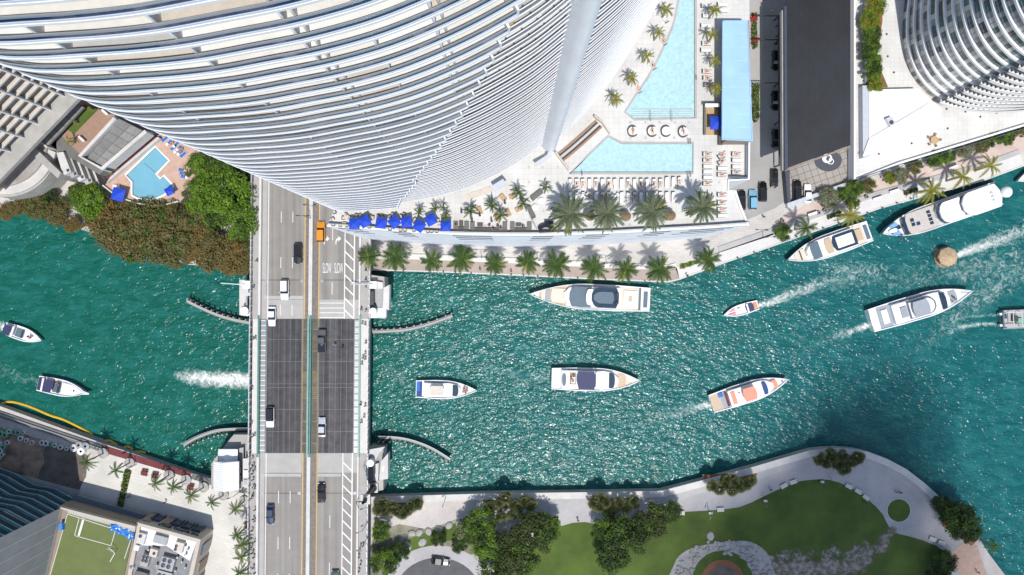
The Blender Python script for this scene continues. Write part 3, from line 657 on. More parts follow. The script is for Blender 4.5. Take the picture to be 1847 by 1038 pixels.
part('hatch', MB().prism(P2([(440, 865), (452, 865), (452, 874), (440, 874)], 8), 8, 8.4), 'grey_metal', o)
# curved timber fenders
def fender(pts, label, side):
    p = spline([W(x, y, 2.2)[:2] for x, y in pts], 6)
    o = thing('bridge_fender', label, 'fender', (*p[len(p) // 2], 0), group='curved fenders by the lift span')
    part('walkway', MB().ribbon(p, 1.9, 2.3, .5), 'sidewalk', o)
    part('wale', MB().ribbon(offset(p, -.18), .5, 2.1, .15), 'concrete_dark', o)
    part('handrail', MB().tube([(x, y, 3.2) for x, y in offset(p, .7)], .05), 'light_metal', o)
    for q in offset(p, .9 * side)[::2]: part('pile', MB().tube([(q[0], q[1], -2), (q[0], q[1], 2.6)], .22, .2, 7), 'concrete', o)
fender([(672, 601), (700, 600), (735, 597), (775, 587), (817, 572)], 'curved white fender walkway, upper right of the lift span', 1)
fender([(683, 791), (715, 792), (745, 798), (778, 811), (811, 831)], 'curved white fender walkway, lower right of the lift span', -1)
fender([(336, 545), (360, 557), (390, 570), (420, 579), (450, 585)], 'curved fender walkway, upper left of the lift span', 1)
fender([(332, 805), (355, 792), (385, 781), (410, 777), (450, 776)], 'curved fender walkway, lower left of the lift span', -1)
# bronze column with a figure
cx, cy, _ = W(673, 881, ZB)
o = thing('bronze_monument', 'tall dark bronze column topped by a figure, beside the lower right sidewalk', 'statue', (cx, cy, ZB - 2))
part('plinth', MB().prism([(cx - 1.1, cy - 1.1), (cx + 1.1, cy - 1.1), (cx + 1.1, cy + 1.1), (cx - 1.1, cy + 1.1)], ZB - 6, ZB), 'concrete_light', o)
part('shaft', MB().lathe(cx, cy, [(.95, ZB), (.8, ZB + 1), (.75, ZB + 9.4), (.95, ZB + 9.8), (0, ZB + 9.8)], 14), 'bronze', o, smooth=True)
part('capital', MB().box(cx, cy, ZB + 9.8, 2.2, 2.2, .45), 'concrete_light', o)
fig = MB().tube([(cx - .2, cy, ZB + 10.2), (cx - .15, cy, ZB + 11.2), (cx, cy, ZB + 12.2), (cx, cy, ZB + 13)], .3, .38, 8).tube([(cx + .25, cy, ZB + 10.2), (cx + .2, cy, ZB + 11.2), (cx, cy, ZB + 12.1)], .25, .3, 8)
fig.tube([(cx, cy, ZB + 12.8), (cx - .6, cy + .2, ZB + 12.7), (cx - 1.5, cy + .1, ZB + 12.9)], .16, .1, 6).tube([(cx, cy, ZB + 12.8), (cx + .6, cy - .1, ZB + 12.5), (cx + .7, cy + .5, ZB + 12.4)], .16, .1, 6)
fig.lathe(cx, cy, [(0, ZB + 12.9), (.25, ZB + 13.1), (.28, ZB + 13.4), (0, ZB + 13.7)], 10)
part('figure', fig, 'bronze', o, smooth=True)
part('bow', MB().tube([(cx - 1.5 + .5 * abs(t), cy + t * 1.3, ZB + 12.9 + .2 * t) for t in (-1, -.5, 0, .5, 1)], .07, n=5), 'bronze', o)
# ------------------------------------------------------------------ podium with pool deck, 45 m up
ZD = 45.0
pool1 = [(1129, 203), (1148, 174), (1170, 142), (1188, 109), (1203, 77), (1216, 47), (1226, 0), (1232, -60), (1253, -60), (1253, 213), (1144, 214)]
pool2 = [(1028, 311), (1064, 280), (1098, 247), (1121, 260), (1250, 260), (1250, 311)]
pod = [(590, 409), (635, 412), (677, 415), (720, 418), (753, 420.5), (800, 423), (850, 424.6), (900, 425.4), (950, 425.6), (1000, 425), (1060, 423), (1115, 421), (1171, 418), (1225, 415), (1279, 412), (1350, 407),
       (1335, 369), (1327, 345), (1314, 344), (1314, 328), (1351, 325), (1352, 255), (1352, -330), (560, -330), (556, 300), (602, 380)]
podium = thing('podium', 'white parking podium with louvred curved front and pool deck on top', 'building', W(970, 300, 2))
podw = P2(pod, ZD)
PB = MB().prism(podw, ZN, ZD - .5, 0, 0, bottom=False)
part('wall', PB, 'tower_wall', podium)
part('deck', MB().prism(podw, ZD - .49, ZD, holes=[P2(pool1, ZD), P2(pool2, ZD)], bottom=False), 'pool_deck', podium)
for pl in (pool1, pool2):
    w_ = P2(pl, ZD); out = offset(w_ + [w_[0]], -.5)
    cw = P2(pl, ZD)
    big = [(x, y) for x, y in offset([w_[-1]] + w_ + [w_[0]], .45 * (1 if area(w_) < 0 else -1))[1:-1]]
    part('pool_coping', MB().prism(big, ZD - .2, ZD + .03, holes=[w_], bottom=False), 'deck_concrete', podium)
    part('pool_floor', MB().prism(w_, ZD - .49, ZD - .46, bottom=False), pm('pool_tile', (.55, .77, .80), .5, var=.2, scale=1.6) if 'pool_tile' not in MAT else 'pool_tile', podium)  # tile mottling painted in as rippling light on the pool floor
    part('pool_water', MB().sheet(w_, ZD - .08), 'pool_water_rippled' if 'pool_water_rippled' in MAT else 'pool_water', podium)
for y in (197, 201, 205, 209): part('pool_step', MB().prism(P2([(1140, y), (1250, y), (1250, y + .9), (1140, y + .9)], ZD), ZD - .46, ZD - .1), 'white_tile', podium)
for x, y0, y1 in ((1174, 200, 219), (1212, 200, 219)):
    part('pool_handrail', MB().tube([W(x, y0, ZD + .3), W(x, y0, ZD + .9), W(x, y1, ZD + .9), W(x, y1, ZD)], .06, n=5), 'grey_metal', podium)
for x, y in ((1242, 255), (1246, 255), (1241, 315), (1246, 315), (1256, 140), (1050, 313)):
    part('pool_ladder', MB().tube([W(x, y - 4, ZD + .1), W(x, y - 4, ZD + .8), W(x, y + 4, ZD + .8), W(x, y + 4, ZD)], .06, n=5), 'dark_metal', podium)
# glass and dark strip along the deck edge
fe = P2(pod[:16], ZD)
part('edge_curb', MB().ribbon(fe, ZD - .3, ZD + .15, .35), 'white', podium)
part('edge_glass', MB().ribbon(offset(fe, .55), ZD, ZD + 1.2, .08), 'boat_grey', podium)
re_ = P2(pod[15:22], ZD)
part('edge_curb', MB().ribbon(re_, ZD - .3, ZD + .45, .4), 'white', podium)
part('edge_glass', MB().ribbon(offset(re_[4:] , .6), ZD, ZD + 1.3, .3), 'boat_grey', podium)
# louvre slots in the curved front
def on_front(x):     # point on podium front by deck-level pixel x
    for a, b in zip(pod[:15], pod[1:16]):
        if a[0] <= x <= b[0]:
            t = (x - a[0]) / (b[0] - a[0]); return (x, a[1] + (b[1] - a[1]) * t)
for x0, x1, sh in ((604, 648, 5), (705, 738, 2), (815, 850, 2), (851, 886, 1), (962, 1000, -2), (1060, 1102, -3), (1178, 1215, -4), (1250, 1330, -6)):
    for k in range(5):
        z1 = 42.5 - k * 5.4; a = x0 + sh * k; b = x1 + sh * k * .6
        pp = [on_front(a + (b - a) * i / 6) for i in range(7)]
        if None in pp: continue
        part('louvre', MB().ribbon(offset(P2(pp, ZD), -.05), z1 - 1.6, z1, .05), 'dark_slot' if k < 3 else 'rail_grey', podium)
for zz in range(8, 44, 4): part('panel_joint', MB().ribbon(offset(fe, -.03), zz, zz + .12, .03), 'rail_light', podium)
# accent paving squares in the deck
for x, y in [(1062, 219), (1137, 221), (1164, 221), (1190, 221), (1217, 221), (1243, 221), (1137, 249), (1164, 249), (1190, 249), (1216, 249), (1057, 406), (1136, 406), (1215, 406), (1241, 406), (1296, 406), (1297, 329), (1296, 300), (1297, 275), (954, 302), (979, 302), (1006, 302), (954, 329), (1006, 329),
             (980, 381), (832, 381), (875, 407), (901, 407), (1005, 381), (1020, 270), (1195, 60), (1177, 90), (1230, 229)]:
    part('accent_paver', MB().prism([(p[0], p[1]) for p in P2([(x - 2.3, y - 2.3), (x + 2.3, y - 2.3), (x + 2.3, y + 2.3), (x - 2.3, y + 2.3)], ZD)], ZD, ZD + .012), 'grey_tile', podium)
# curved trench between tower and lower pool
tr = spline(P2([(1013, 290), (1035, 272), (1060, 250), (1084, 228)], ZD), 5)
for d, m, h in ((-.4, 'wood', .35), (0, 'dark_slot', .12), (.45, 'sand_tile', .3), (.9, 'dark_slot', .12), (1.2, 'wood', .35)):
    part('planter_channel', MB().ribbon(offset(tr, d), ZD, ZD + h, .35), m, podium)
part('screen_wall', MB().ribbon(P2([(1000, 277), (1010, 290), (1024, 309)], ZD), ZD, ZD + 1.3, .3), 'sand_tile', podium)
part('screen_wall', MB().ribbon(P2([(1070, 212), (1085, 224), (1098, 243)], ZD), ZD, ZD + 1.3, .25), 'sand_tile', podium)

# ------------------------------------------------------------------ curved residential tower
tower = thing('curved_tower', 'tall white tower of curved balconies with dark blue glass railings', 'building', W(800, 200, ZD))
FRONT = [(585, 215), (572, 258), (566, 300), (570, 335), (582, 362), (600, 378), (622, 383.5), (645, 384), (670, 382.5), (700, 380.5), (730, 377), (760, 371.5), (800, 363.5), (840, 352), (880, 335.5), (915, 317.5), (950, 296), (983, 270)]
RIGHT = [(1004, 255), (1014, 248), (1048, 217), (1089, 167), (1139, 91), (1190, 0), (1225, -90), (1240, -190)]
FP = spline(FRONT, 5); RP = spline(RIGHT, 5)
fpw = P2(FP, ZD); rpw = P2(RP, ZD)
NFL, PITCH, Z1 = 45, 3.05, 48.6
deckm = ['tower_white', 'white_tile', 'cream_tile', 'grey_tile', 'sand_tile']
rnd = random.Random(3)
floor_z = [Z1 + PITCH * i for i in range(NFL)]
def strip_slab(path, z, depth, th, unit=None):
    """balcony slab: outer face + top split in units of different paving"""
    mb = MB(); q = offset(path, depth); e = offset(path, .28)
    for i in range(len(path) - 1):
        a, b, c, d, ea, eb = path[i], path[i + 1], q[i + 1], q[i], e[i], e[i + 1]
        mb.quad((a[0], a[1], z - th), (b[0], b[1], z - th), (b[0], b[1], z), (a[0], a[1], z), 0)
        mb.quad((a[0], a[1], z), (b[0], b[1], z), (eb[0], eb[1], z), (ea[0], ea[1], z), 0)
        mb.quad((ea[0], ea[1], z), (eb[0], eb[1], z), (c[0], c[1], z), (d[0], d[1], z), unit[i] if unit else 0)
        mb.quad((d[0], d[1], z - th), (c[0], c[1], z - th), (b[0], b[1], z - th), (a[0], a[1], z - th), 0)
    return mb
seg_unit = [0] * (len(FP) - 1)
RAT = (-1.9, -1.35, -.845, -.55, -.25, .02)
def cut_at(ratio):
    for i in range(20, len(FP) - 1):
        if (FP[i][0] - CX) / (CY - FP[i][1]) <= ratio < (FP[i + 1][0] - CX) / (CY - FP[i + 1][1]): return i
    return 0
cuts = [0] + [cut_at(r_) for r_ in RAT]
for fi, z in enumerate(floor_z):
    xs = min(780 + 2.45 * (z - 71.4), 984)
    li = max(i for i in range(len(FP)) if i == 0 or FP[i][0] <= xs or i < 30)
    li = min(li, len(FP) - 1)
    L_, R_ = fpw[:li + 1], offset(fpw, .75)[li:]
    units = []; base = rnd.choice([1, 1, 2, 2, 3, 1])
    um = {}
    for i in range(len(FP) - 1):
        k = sum(1 for c in cuts if c <= i)
        if k not in um: um[k] = base if rnd.random() < .55 else rnd.choice([1, 1, 2, 3, 4, 2])
        units.append(um[k])
    s_ = part('balcony_slab', strip_slab(L_, z, 3.2, .34, units), deckm, tower)
    nv = .30 + max(.12, min(.52, .12 + (z - 70) / 60 * .4))  # navy tint also paints shaded deck seen through glass, taller on upper floors
    mb = MB().ribbon(offset(L_, .04), z, z + .30, .14, 0).ribbon(offset(L_, .08), z + .30, z + nv, .04, 1).ribbon(offset(L_, .06), z + nv, z + 1.12, .05, 2).ribbon(offset(L_, .05), z + 1.12, z + 1.17, .08, 3)
    part('railing', mb, ['rail_light', 'rail_glass', 'rail_glass_clear', 'grey_metal'], s_)
    if len(R_) > 2:
        s2 = part('balcony_slab', strip_slab(R_, z, 2.6, .24, [3 if (fi + i // 9) % 3 else 1 for i in range(li, len(FP) - 1)]), deckm, tower)
        mb = MB().ribbon(offset(R_, .08), z, z + 1.1, .06, 0).ribbon(offset(R_, .05), z + 1.1, z + 1.17, .10, 1)
        acc = 0
        for a, b in zip(R_, R_[1:]):
            acc += (Vector(b) - Vector(a)).length
            if acc > 1.6: mb.box(b[0], b[1] + .3, z, .16, .16, 1.0, m=2); acc = 0
        part('railing', mb, ['rail_glass_grey', 'tower_white', 'dark_metal'], s2)
        a, b = L_[-1], offset(fpw, 2.4)[li]
        if z < 160: part('balcony_end_wall', MB().ribbon([a, b], z, z + 1.3, .2), 'tower_white', s_)
    s3 = part('balcony_slab', strip_slab(rpw, z, 2.4, .24, [3 for i in range(len(rpw) - 1)]), deckm, tower)
    mb = MB().ribbon(offset(rpw, .08), z, z + 1.1, .06, 0).ribbon(offset(rpw, .05), z + 1.1, z + 1.17, .10, 1)
    part('railing', mb, ['rail_glass_grey', 'tower_white'], s3)
    part('balcony_opening', MB().ribbon(offset(rpw[1:7], 1.2), z + .05, z + 2.6, .1), 'dark_slot', s3)
    # dividing walls between flats
    for i in cuts[1:]:
        if i >= li - 1: continue
        if units[i] == units[i - 1] and RAT[cuts.index(i) - 1] not in (-.845, -.25): continue
        a = offset(fpw, .3)[i]; b = offset(fpw, 2.6)[i]
        part('dividing_wall', MB().ribbon([a, b], z, z + 2.0, .18), 'tower_white', s_)
        if RAT[cuts.index(i) - 1] in (-.845, -.25):
            a = offset(fpw, .5)[i]; b = offset(fpw, 2.6)[i]; t_ = Vector(fpw[i + 1]) - Vector(fpw[i]); t_.normalize(); t_ *= .7
            part('dividing_wall', MB().ribbon([(a[0] + t_.x, a[1] + t_.y), (b[0] + t_.x, b[1] + t_.y)], z, z + 2.0, .18), 'tower_white', s_)
win = offset(fpw, 2.6)
part('window_wall', MB().ribbon(win, ZD, 183.5), 'curtain_glass', tower)
part('window_wall', MB().ribbon(offset(rpw, 2.0), ZD, 183.5), 'curtain_glass', tower)
finp = spline(P2([(974, 262), (981, 270), (988, 276), (995, 277), (1001, 271), (1004, 262), (1003, 252)], ZD), 5)
fin = MB().ribbon(finp, ZD, 186)
part('fin_wall', fin, 'tower_wall', tower, smooth=True)
full = win[:-1] + finp[4:-2] + offset(rpw, 1.9)[1:] + P2([(1000, -330), (620, -330)], ZD)
part('roof', MB().prism(full, 183.5, 184.4), 'tower_white', tower)
part('entrance_canopy', MB().prism(P2([(963, 296), (967, 300), (996, 281), (993, 270), (988, 276), (985, 284)], ZD + 3), ZD + 2.6, ZD + 3.0), 'rail_grey', tower)
part('entrance_canopy', MB().prism(P2([(886, 336), (907, 323), (914, 332), (892, 346)], ZD + 3), ZD + 2.6, ZD + 3.0), 'rail_grey', tower)
part('lobby_step', MB().prism(P2([(838, 352), (884, 336), (890, 345), (842, 364)], ZD), ZD, ZD + .1), 'sand_tile', tower)
# furniture on the balconies
def balcony_spot(px, py):
    for z in floor_z:
        p = Vector(W(px, py, z)[:2])
        for i in range(20, len(fpw) - 1):
            a = Vector(fpw[i]); b = Vector(fpw[i + 1]); t = (b - a); L2 = t.length; t.normalize()
            s = (p - a).dot(t); d = (p - a).dot(Vector((-t.y, t.x)))
            if 0 <= s <= L2 and .5 < d < 2.4: return (p.x, p.y, z), math.atan2(t.y, t.x)
    return None, 0
for px, py, kind, mat, label in [(665, 33, 'sofa', 'wicker', 'dark brown sofa on an upper balcony of the curved tower'), (497, 44, 'table', 'dark_metal', 'round black table on a balcony of the curved tower'),
        (404, 60, 'sofa', 'wicker', 'black lounge chair on an upper balcony of the curved tower'), (432, 14, 'sofa', 'brown_deck', 'brown bench on a topmost visible balcony'), (537, 103, 'sofa', 'grey_cushion', 'striped grey lounge on a middle balcony'),
        (915, 38, 'table', 'wood_light', 'tan rectangular table on an upper right balcony'), (822, 30, 'sofa', 'grey_cushion', 'light grey sofa on an upper balcony in the middle'), (735, 28, 'table', 'white_paint', 'white table on an upper balcony near the top'),
        (903, 92, 'sofa', 'brown_deck', 'dark brown sofa near the balcony step of the tower'), (655, 126, 'sofa', 'wood', 'brown outdoor sofa on a middle balcony'), (811, 68, 'table', 'cloth_pink', 'pinkish table with cloth on an upper balcony'),
        (150, 118, 'sofa', 'grey_cushion', 'grey covered seat on a balcony at the left end'), (745, 94, 'sofa', 'sand_tile', 'long beige sofa on a middle balcony'), (464, 118, 'table', 'white_paint', 'small white table on a left balcony'), (270, 40, 'sofa', 'grey_cushion', 'grey sofa on the second balcony from the top at left'), (590, 62, 'table', 'wicker', 'dark round table on a balcony right of the striped lounge'),
        (700, 55, 'sofa', 'white_paint', 'white sofa on an upper balcony in the middle'), (330, 112, 'sofa', 'wood', 'brown bench on a balcony in the left third'), (560, 140, 'table', 'wood', 'brown round table on a middle left balcony'), (850, 105, 'sofa', 'grey_cushion', 'dark grey sofa on a balcony right of centre'),
        (200, 78, 'table', 'sand_tile', 'beige round table on a balcony at the left'), (620, 92, 'sofa', 'sand_tile', 'beige sofa on a balcony above the middle'), (880, 62, 'table', 'dark_metal', 'black round table on an upper right balcony'), (100, 20, 'sofa', 'wicker', 'dark sofa on the topmost left balcony'),
        (480, 75, 'sofa', 'white_paint', 'white bench on a balcony left of centre'), (770, 118, 'table', 'white_paint', 'white round table on a balcony right of centre')]:
    loc, rz = balcony_spot(px, py)
    if not loc: continue
    o = thing('balcony_' + kind, label, kind, loc, rz)
    if kind == 'sofa':
        part('seat', MB().box(0, 0, .12, 2.2, .8, .32), mat, o, world=False); part('backrest', MB().box(0, .38, .12, 2.2, .22, .75), mat, o, world=False)
        for sx in (-1, 1): part('armrest', MB().box(sx * 1.05, 0, .12, .2, .8, .5), mat, o, world=False)
    else:
        part('tabletop', MB().lathe(0, 0, [(0, .76), (.75, .75), (.75, .69), (0, .69)], 16), mat, o, world=False); part('pedestal', MB().lathe(0, 0, [(.3, 0), (.08, .08), (.08, .69)], 8), 'dark_metal', o, world=False)

# ------------------------------------------------------------------ long blue-roofed pool pavilion
o = thing('pool_pavilion', 'long pavilion with flat pale blue roof on the right of the pool deck', 'pavilion', W(1330, 150, ZD))
rfp = [(1303, 37), (1349, 37), (1352.5, 120), (1358, 255), (1302, 252)]
part('wall', MB().prism(P2([(1306, 44), (1345, 44), (1350, 258), (1304, 258)], ZD + 2), ZD, ZD + 4.2), 'brown_wall', o)
part('roof', MB().prism(P2(rfp, ZD + 4.8), ZD + 4.3, ZD + 4.8), 'blue_roof', o)
for k in range(1, 9): part('roof_seam', MB().prism(P2([(1303, 37 + k * 24), (1349 + k * .95, 37 + k * 24.1), (1349 + k * .95, 37.4 + k * 24.1), (1303, 37.4 + k * 24)], ZD + 4.8), ZD + 4.8, ZD + 4.83), 'slab_blue', o)
part('roof_edge', MB().ribbon(P2([(1303, 38), (1302, 251), (1357, 254), (1352, 120), (1348.5, 38), (1303, 38)], ZD + 4.8), ZD + 4.8, ZD + 4.95, .15), 'blue_roof', o)
o = thing('pool_bar', 'small wooden bar terrace beside the blue-roofed pavilion', 'bar', W(1285, 215, ZD))
part('floor', MB().prism(P2([(1272, 196), (1297, 196), (1297, 244), (1272, 244)], ZD), ZD, ZD + .15), 'wood_light', o)
part('counter', MB().ribbon(P2([(1271, 244), (1271, 192), (1296, 192)], ZD), ZD, ZD + 1.1, .35), 'grey_cushion', o)
part('awning', MB().prism(P2([(1272, 187), (1298, 187), (1298, 193), (1272, 193)], ZD + 2.6), ZD + 2.4, ZD + 2.6), 'white', o)
part('shelf', MB().prism(P2([(1294, 187), (1303, 187), (1303, 262), (1294, 262)], ZD), ZD, ZD + .9), 'wicker', o)

# ------------------------------------------------------------------ dark canopy over the driveway
ZC = 17.0
o = thing('seamed_canopy', 'huge dark grey ribbed metal canopy roof over the driveway', 'canopy', W(1390, 150, ZN))
cp = [(1418, -220), (1534, -220), (1534, 262), (1416, 305)]
part('roof', MB().prism(P2(cp, ZC), ZC - .8, ZC), 'seam_dark', o)
x0, x1 = W(1419, 0, ZC)[0], W(1533, 0, ZC)[0]; n = 36
sm = MB().box(0, 0, 0, .07, 1, .09).mesh('roof_rib', ['rib_grey'])
for k in range(n):
    x = x0 + (x1 - x0) * (k + .5) / n; px = 1419 + 114 * (k + .5) / n
    ya = W(0, 305 - (px - 1416) * .364 - 1, ZC)[1]; yb = W(0, -218, ZC)[1]
    r = link('roof_rib', sm, o, loc=(x, (ya + yb) / 2, ZC), world=True); r.scale = (1, abs(yb - ya), 1)
part('gutter', MB().prism(P2([(1414, 12), (1418.5, 12), (1420, 306), (1415, 308)], ZC), ZC - 1.2, ZC + .25), 'dark_slot', o)
part('fascia', MB().prism(P2([(1409, 20), (1413.5, 20), (1414.5, 308), (1410, 308)], ZC - 1), ZC - 2, ZC - .6), 'concrete', o)
part('front_edge', MB().prism(P2([(1416, 306), (1534, 263), (1534, 266), (1416, 309)], ZC), ZC - 1, ZC - .1), 'brown_wall', o)
for x, y in ((1500, 40), (1500, 130), (1500, 220), (1500, 250)):
    part('column', MB().tube([(*W(x, y, ZC)[:2], ZN), (*W(x, y, ZC)[:2], ZC - 1.9)], .3, n=10), 'concrete', o)
part('side_wall', MB().prism(P2([(1416, 308), (1424, 306), (1426, 364), (1421, 366)], 5), ZN, 5), 'dark_slot', o)  # dark block painted in for the shaded left corner of the forecourt floor
o2 = thing('driveway_trellis', 'black steel trellis frame over the top of the shaded driveway', 'trellis', W(1400, 80, ZN))
for y in (29, 72, 150): part('cross_beam', MB().prism(P2([(1362, y - .7), (1405, y - .7), (1405, y + .7), (1362, y + .7)], 6), 5.8, 6.1), 'dark_metal', o2)
part('long_beam', MB().prism(P2([(1403.5, 28), (1406, 28), (1407, 300), (1404.5, 300)], 6), 5.8, 6.2), 'dark_metal', o2)
for y in (29, 72, 150, 220, 298): part('post', MB().prism(P2([(1404, y - 1), (1406, y - 1), (1406, y + 1), (1404, y + 1)], 6), ZN, 5.8), 'dark_metal', o2)
o = solo('forecourt_wall', MB().prism(P2([(1420, 367), (1536, 326), (1536, 332), (1421, 375)], 4), ZN, 4.0), 'rail_grey', 'low grey wall closing the tiled forecourt on the river side', 'wall')
# emblem on the forecourt floor
ex, ey, _ = W(1493, 290, ZN)
o = solo('floor_emblem', MB().prism(circle(ex, ey, 3.4, 30, 2.7), ZN + .14, ZN + .16), 'car_grey', 'dark round emblem painted on the tiled forecourt', 'emblem', base=(ex, ey, ZN + .14))
MAT['boat_grey']
part('mark', MB().prism(circle(ex - .2, ey + .5, 1.25, 20, 1.15), ZN + .16, ZN + .175, holes=[circle(ex + .1, ey + .45, .55, 14, .65)], bottom=False), 'white', o)
me = text_mesh('D', 2.1, .004, 1.0); me.materials.clear(); me.materials.append(MAT['white']); l = link('mark', me, o, loc=(ex + .75, ey - .35, ZN + .185), rz=-.25, world=True)
part('mark', MB().box(ex - .2, ey + .9, ZN + .178, 1.5, .16, .01, rz=1.1).box(ex + .2, ey + .6, ZN + .178, 1.3, .16, .01, rz=1.15), 'boat_grey', o)

# ------------------------------------------------------------------ white terrace at upper right with round tower
ZR = 5.0
tr_ = thing('white_terrace', 'bright white raised terrace at the upper right beside the river', 'terrace', W(1680, 200, ZN))
tp = [(1537, -220), (1537, 325), (1620, 297), (1847, 228), (2300, 92), (2300, -220)]
part('base', MB().prism(P2(tp, ZR), ZN - .5, ZR), ['tower_wall'], tr_)
part('paving', MB().prism(P2([(1543, -220), (1543, 318), (1620, 292), (1847, 222), (2298, 86), (2298, -220)], ZR), ZR, ZR + .06), 'pool_deck', tr_)
part('parapet', MB().ribbon(P2([(1537, -220), (1537, 325), (1620, 297), (1847, 228), (2300, 92)], ZR), ZR, ZR + 1.0, .45), 'white', tr_)
part('glass_balustrade', MB().ribbon(P2([(1540, 330), (1620, 302), (1847, 233), (2300, 97)], ZR), ZR - 1.5, ZR + .9, .1), 'boat_grey', tr_)
part('planter_wall', MB().ribbon(P2([(1559, -200), (1559, 150)], ZR), ZR, ZR + 1.3, .5), 'tower_wall', tr_)
part('planter_soil', MB().prism(P2([(1562, -200), (1590, -200), (1590, 40), (1580, 110), (1600, 158), (1562, 158)], ZR), ZR + .06, ZR + .5), 'mulch', tr_)
part('raised_roof', MB().prism(P2([(1568, 162), (1655, 160), (1698, 196), (1680, 240), (1568, 280)], ZR + 2.4), ZR, ZR + 2.4), 'white', tr_)
part('ramp_panel', MB().prism(P2([(1556, 282), (1690, 236), (1700, 200), (1680, 186), (1568, 250)], ZR + 2.6), ZR + 2.4, ZR + 2.55), 'white_tile', tr_)
for a, b in (((1584, 242), (1594, 270)), ((1612, 226), (1622, 260)), ((1636, 212), (1650, 250)), ((1662, 196), (1680, 240)), ((1700, 200), (1680, 238)), ((1572, 248), (1676, 186))):
    part('panel_joint', MB().ribbon(P2([a, b], ZR + 2.6), ZR + 2.55, ZR + 2.6, .12), 'rail_grey', tr_)
part('side_wall', MB().prism(P2([(1555, 155), (1568, 155), (1569, 250), (1570, 282), (1556, 285)], ZR + 2), ZR, ZR + 2.2), 'rail_grey', tr_)
o = thing('roof_fan', 'small white box ventilator on the white terrace', 'ventilator', W(1605, 222, ZR + 2.4))
part('housing', MB().prism(P2([(1598, 214), (1608, 210), (1616, 222), (1606, 228)], ZR + 3.5), ZR + 2.5, ZR + 3.6), 'light_metal', o)
part('fan_opening', MB().lathe(*W(1608, 221, ZR + 3.6)[:2], [(0, ZR + 3.65), (.5, ZR + 3.64), (.55, ZR + 3.6)], 14), 'dark_slot', o)
for x, y in [(1599, 62), (1601, 102), (1612, 131), (1707, 197), (1741, 202), (1768, 211), (1797, 204), (1824, 197), (1709, 232), (1585, 278), (1550, 160), (1644, 259)]:
    part('floor_light', MB().lathe(*W(x, y, ZR)[:2], [(0, ZR + .12), (.25, ZR + .12), (.27, ZR + .06)], 10), 'dark_metal', tr_)
rt = thing('round_tower', 'curved glass tower ringed by white slabs at the upper right corner', 'building', W(1800, 60, ZR))
RC = [(1700, -170), (1655, -90), (1634, -20), (1626, 50), (1630, 100), (1645, 140), (1668, 168), (1692, 183), (1725, 193), (1770, 197), (1820, 195), (1880, 186), (1960, 165)]
rc = spline(P2(RC, ZR), 5)
core = offset(rc, .22)
for i in range(18):
    z = ZR + 3.3 * (i + 1)
    ring = MB().ribbon(offset(rc, -.3), z - .55, z + .1, .5)
    g = [offset(rc, -.25), offset(rc, .6)]
    for k in range(len(rc) - 1):
        a, b, c, d = g[0][k], g[0][k + 1], g[1][k + 1], g[1][k]
        ring.quad((a[0], a[1], z), (b[0], b[1], z), (c[0], c[1], z), (d[0], d[1], z), 0)
    s_ = part('slab_ring', ring, 'white', rt)
    bal = offset(rc[34:], -1.6)
    part('balcony', MB().prism(bal + offset(rc[34:], .5)[::-1], z - .3, z + .02), 'white', s_)
    part('balcony_rail', MB().ribbon(bal, z, z + 1.0, .06), 'white', s_)
    acc = 0; mb = MB()
    for a, b in zip(bal, bal[1:]): mb.box(b[0], b[1] + .9, z + .03, .5, .5, .7, rz=.3)
    part('balcony_chairs', mb, 'grey_cushion', s_)['kind'] = 'stuff'
pan = []
for k in range(len(core) - 1):
    mid = Vector(core[k])
    L2 = (Vector(core[k + 1]) - mid).length
    if k > 45: continue
    nn = max(1, int(L2 / 1.6))
    for q in range(nn): pan.append((mid.lerp(Vector(core[k + 1]), q / nn), mid.lerp(Vector(core[k + 1]), (q + 1) / nn)))
for i, nm in enumerate(('pane_dark', 'pane_light', 'pane_green', 'pane_grey')):
    pm(nm, [(.09, .10, .105), (.62, .60, .55), (.09, .16, .16), (.34, .34, .33)][i], .15, var=.2, scale=.4, spec=.7)
rr = random.Random(5); MB_by_f = {}
for i in range(18):
    mb = MB(); z = ZR + 3.3 * i
    for j, (a, b) in enumerate(pan):
        f = j / len(pan)
        m = rr.choices([0, 1, 2, 3], [1, 4, 1, 3] if (.35 < f and i < 6) else [2, 2, 3, 3])[0]
        t = (b - a) * .04
        mb.quad((a.x + t.x, a.y + t.y, z + .05), (b.x - t.x, b.y - t.y, z + .05), (b.x - t.x, b.y - t.y, z + 2.8), (a.x + t.x, a.y + t.y, z + 2.8), m)
    part('window_band', mb, ['pane_dark', 'pane_light', 'pane_green', 'pane_grey'], rt)
part('core', MB().ribbon(offset(rc, .4), ZR, ZR + 62), 'dark_slot', rt)
part('roof', MB().prism(rc + P2([(2200, 60), (2200, -200)], ZR), ZR + 60, ZR + 60.6), 'white', rt)
o = thing('round_table', 'round orange-brown table on the white terrace', 'table', W(1683, 254, ZR + .06))
part('tabletop', MB().lathe(0, 0, [(0, .76), (.95, .75), (.95, .68), (0, .68)], 20), 'car_orange' if False else 'wood_light', o, world=False)
part('pedestal', MB().lathe(0, 0, [(.4, 0), (.1, .1), (.1, .68)], 8), 'dark_metal', o, world=False)
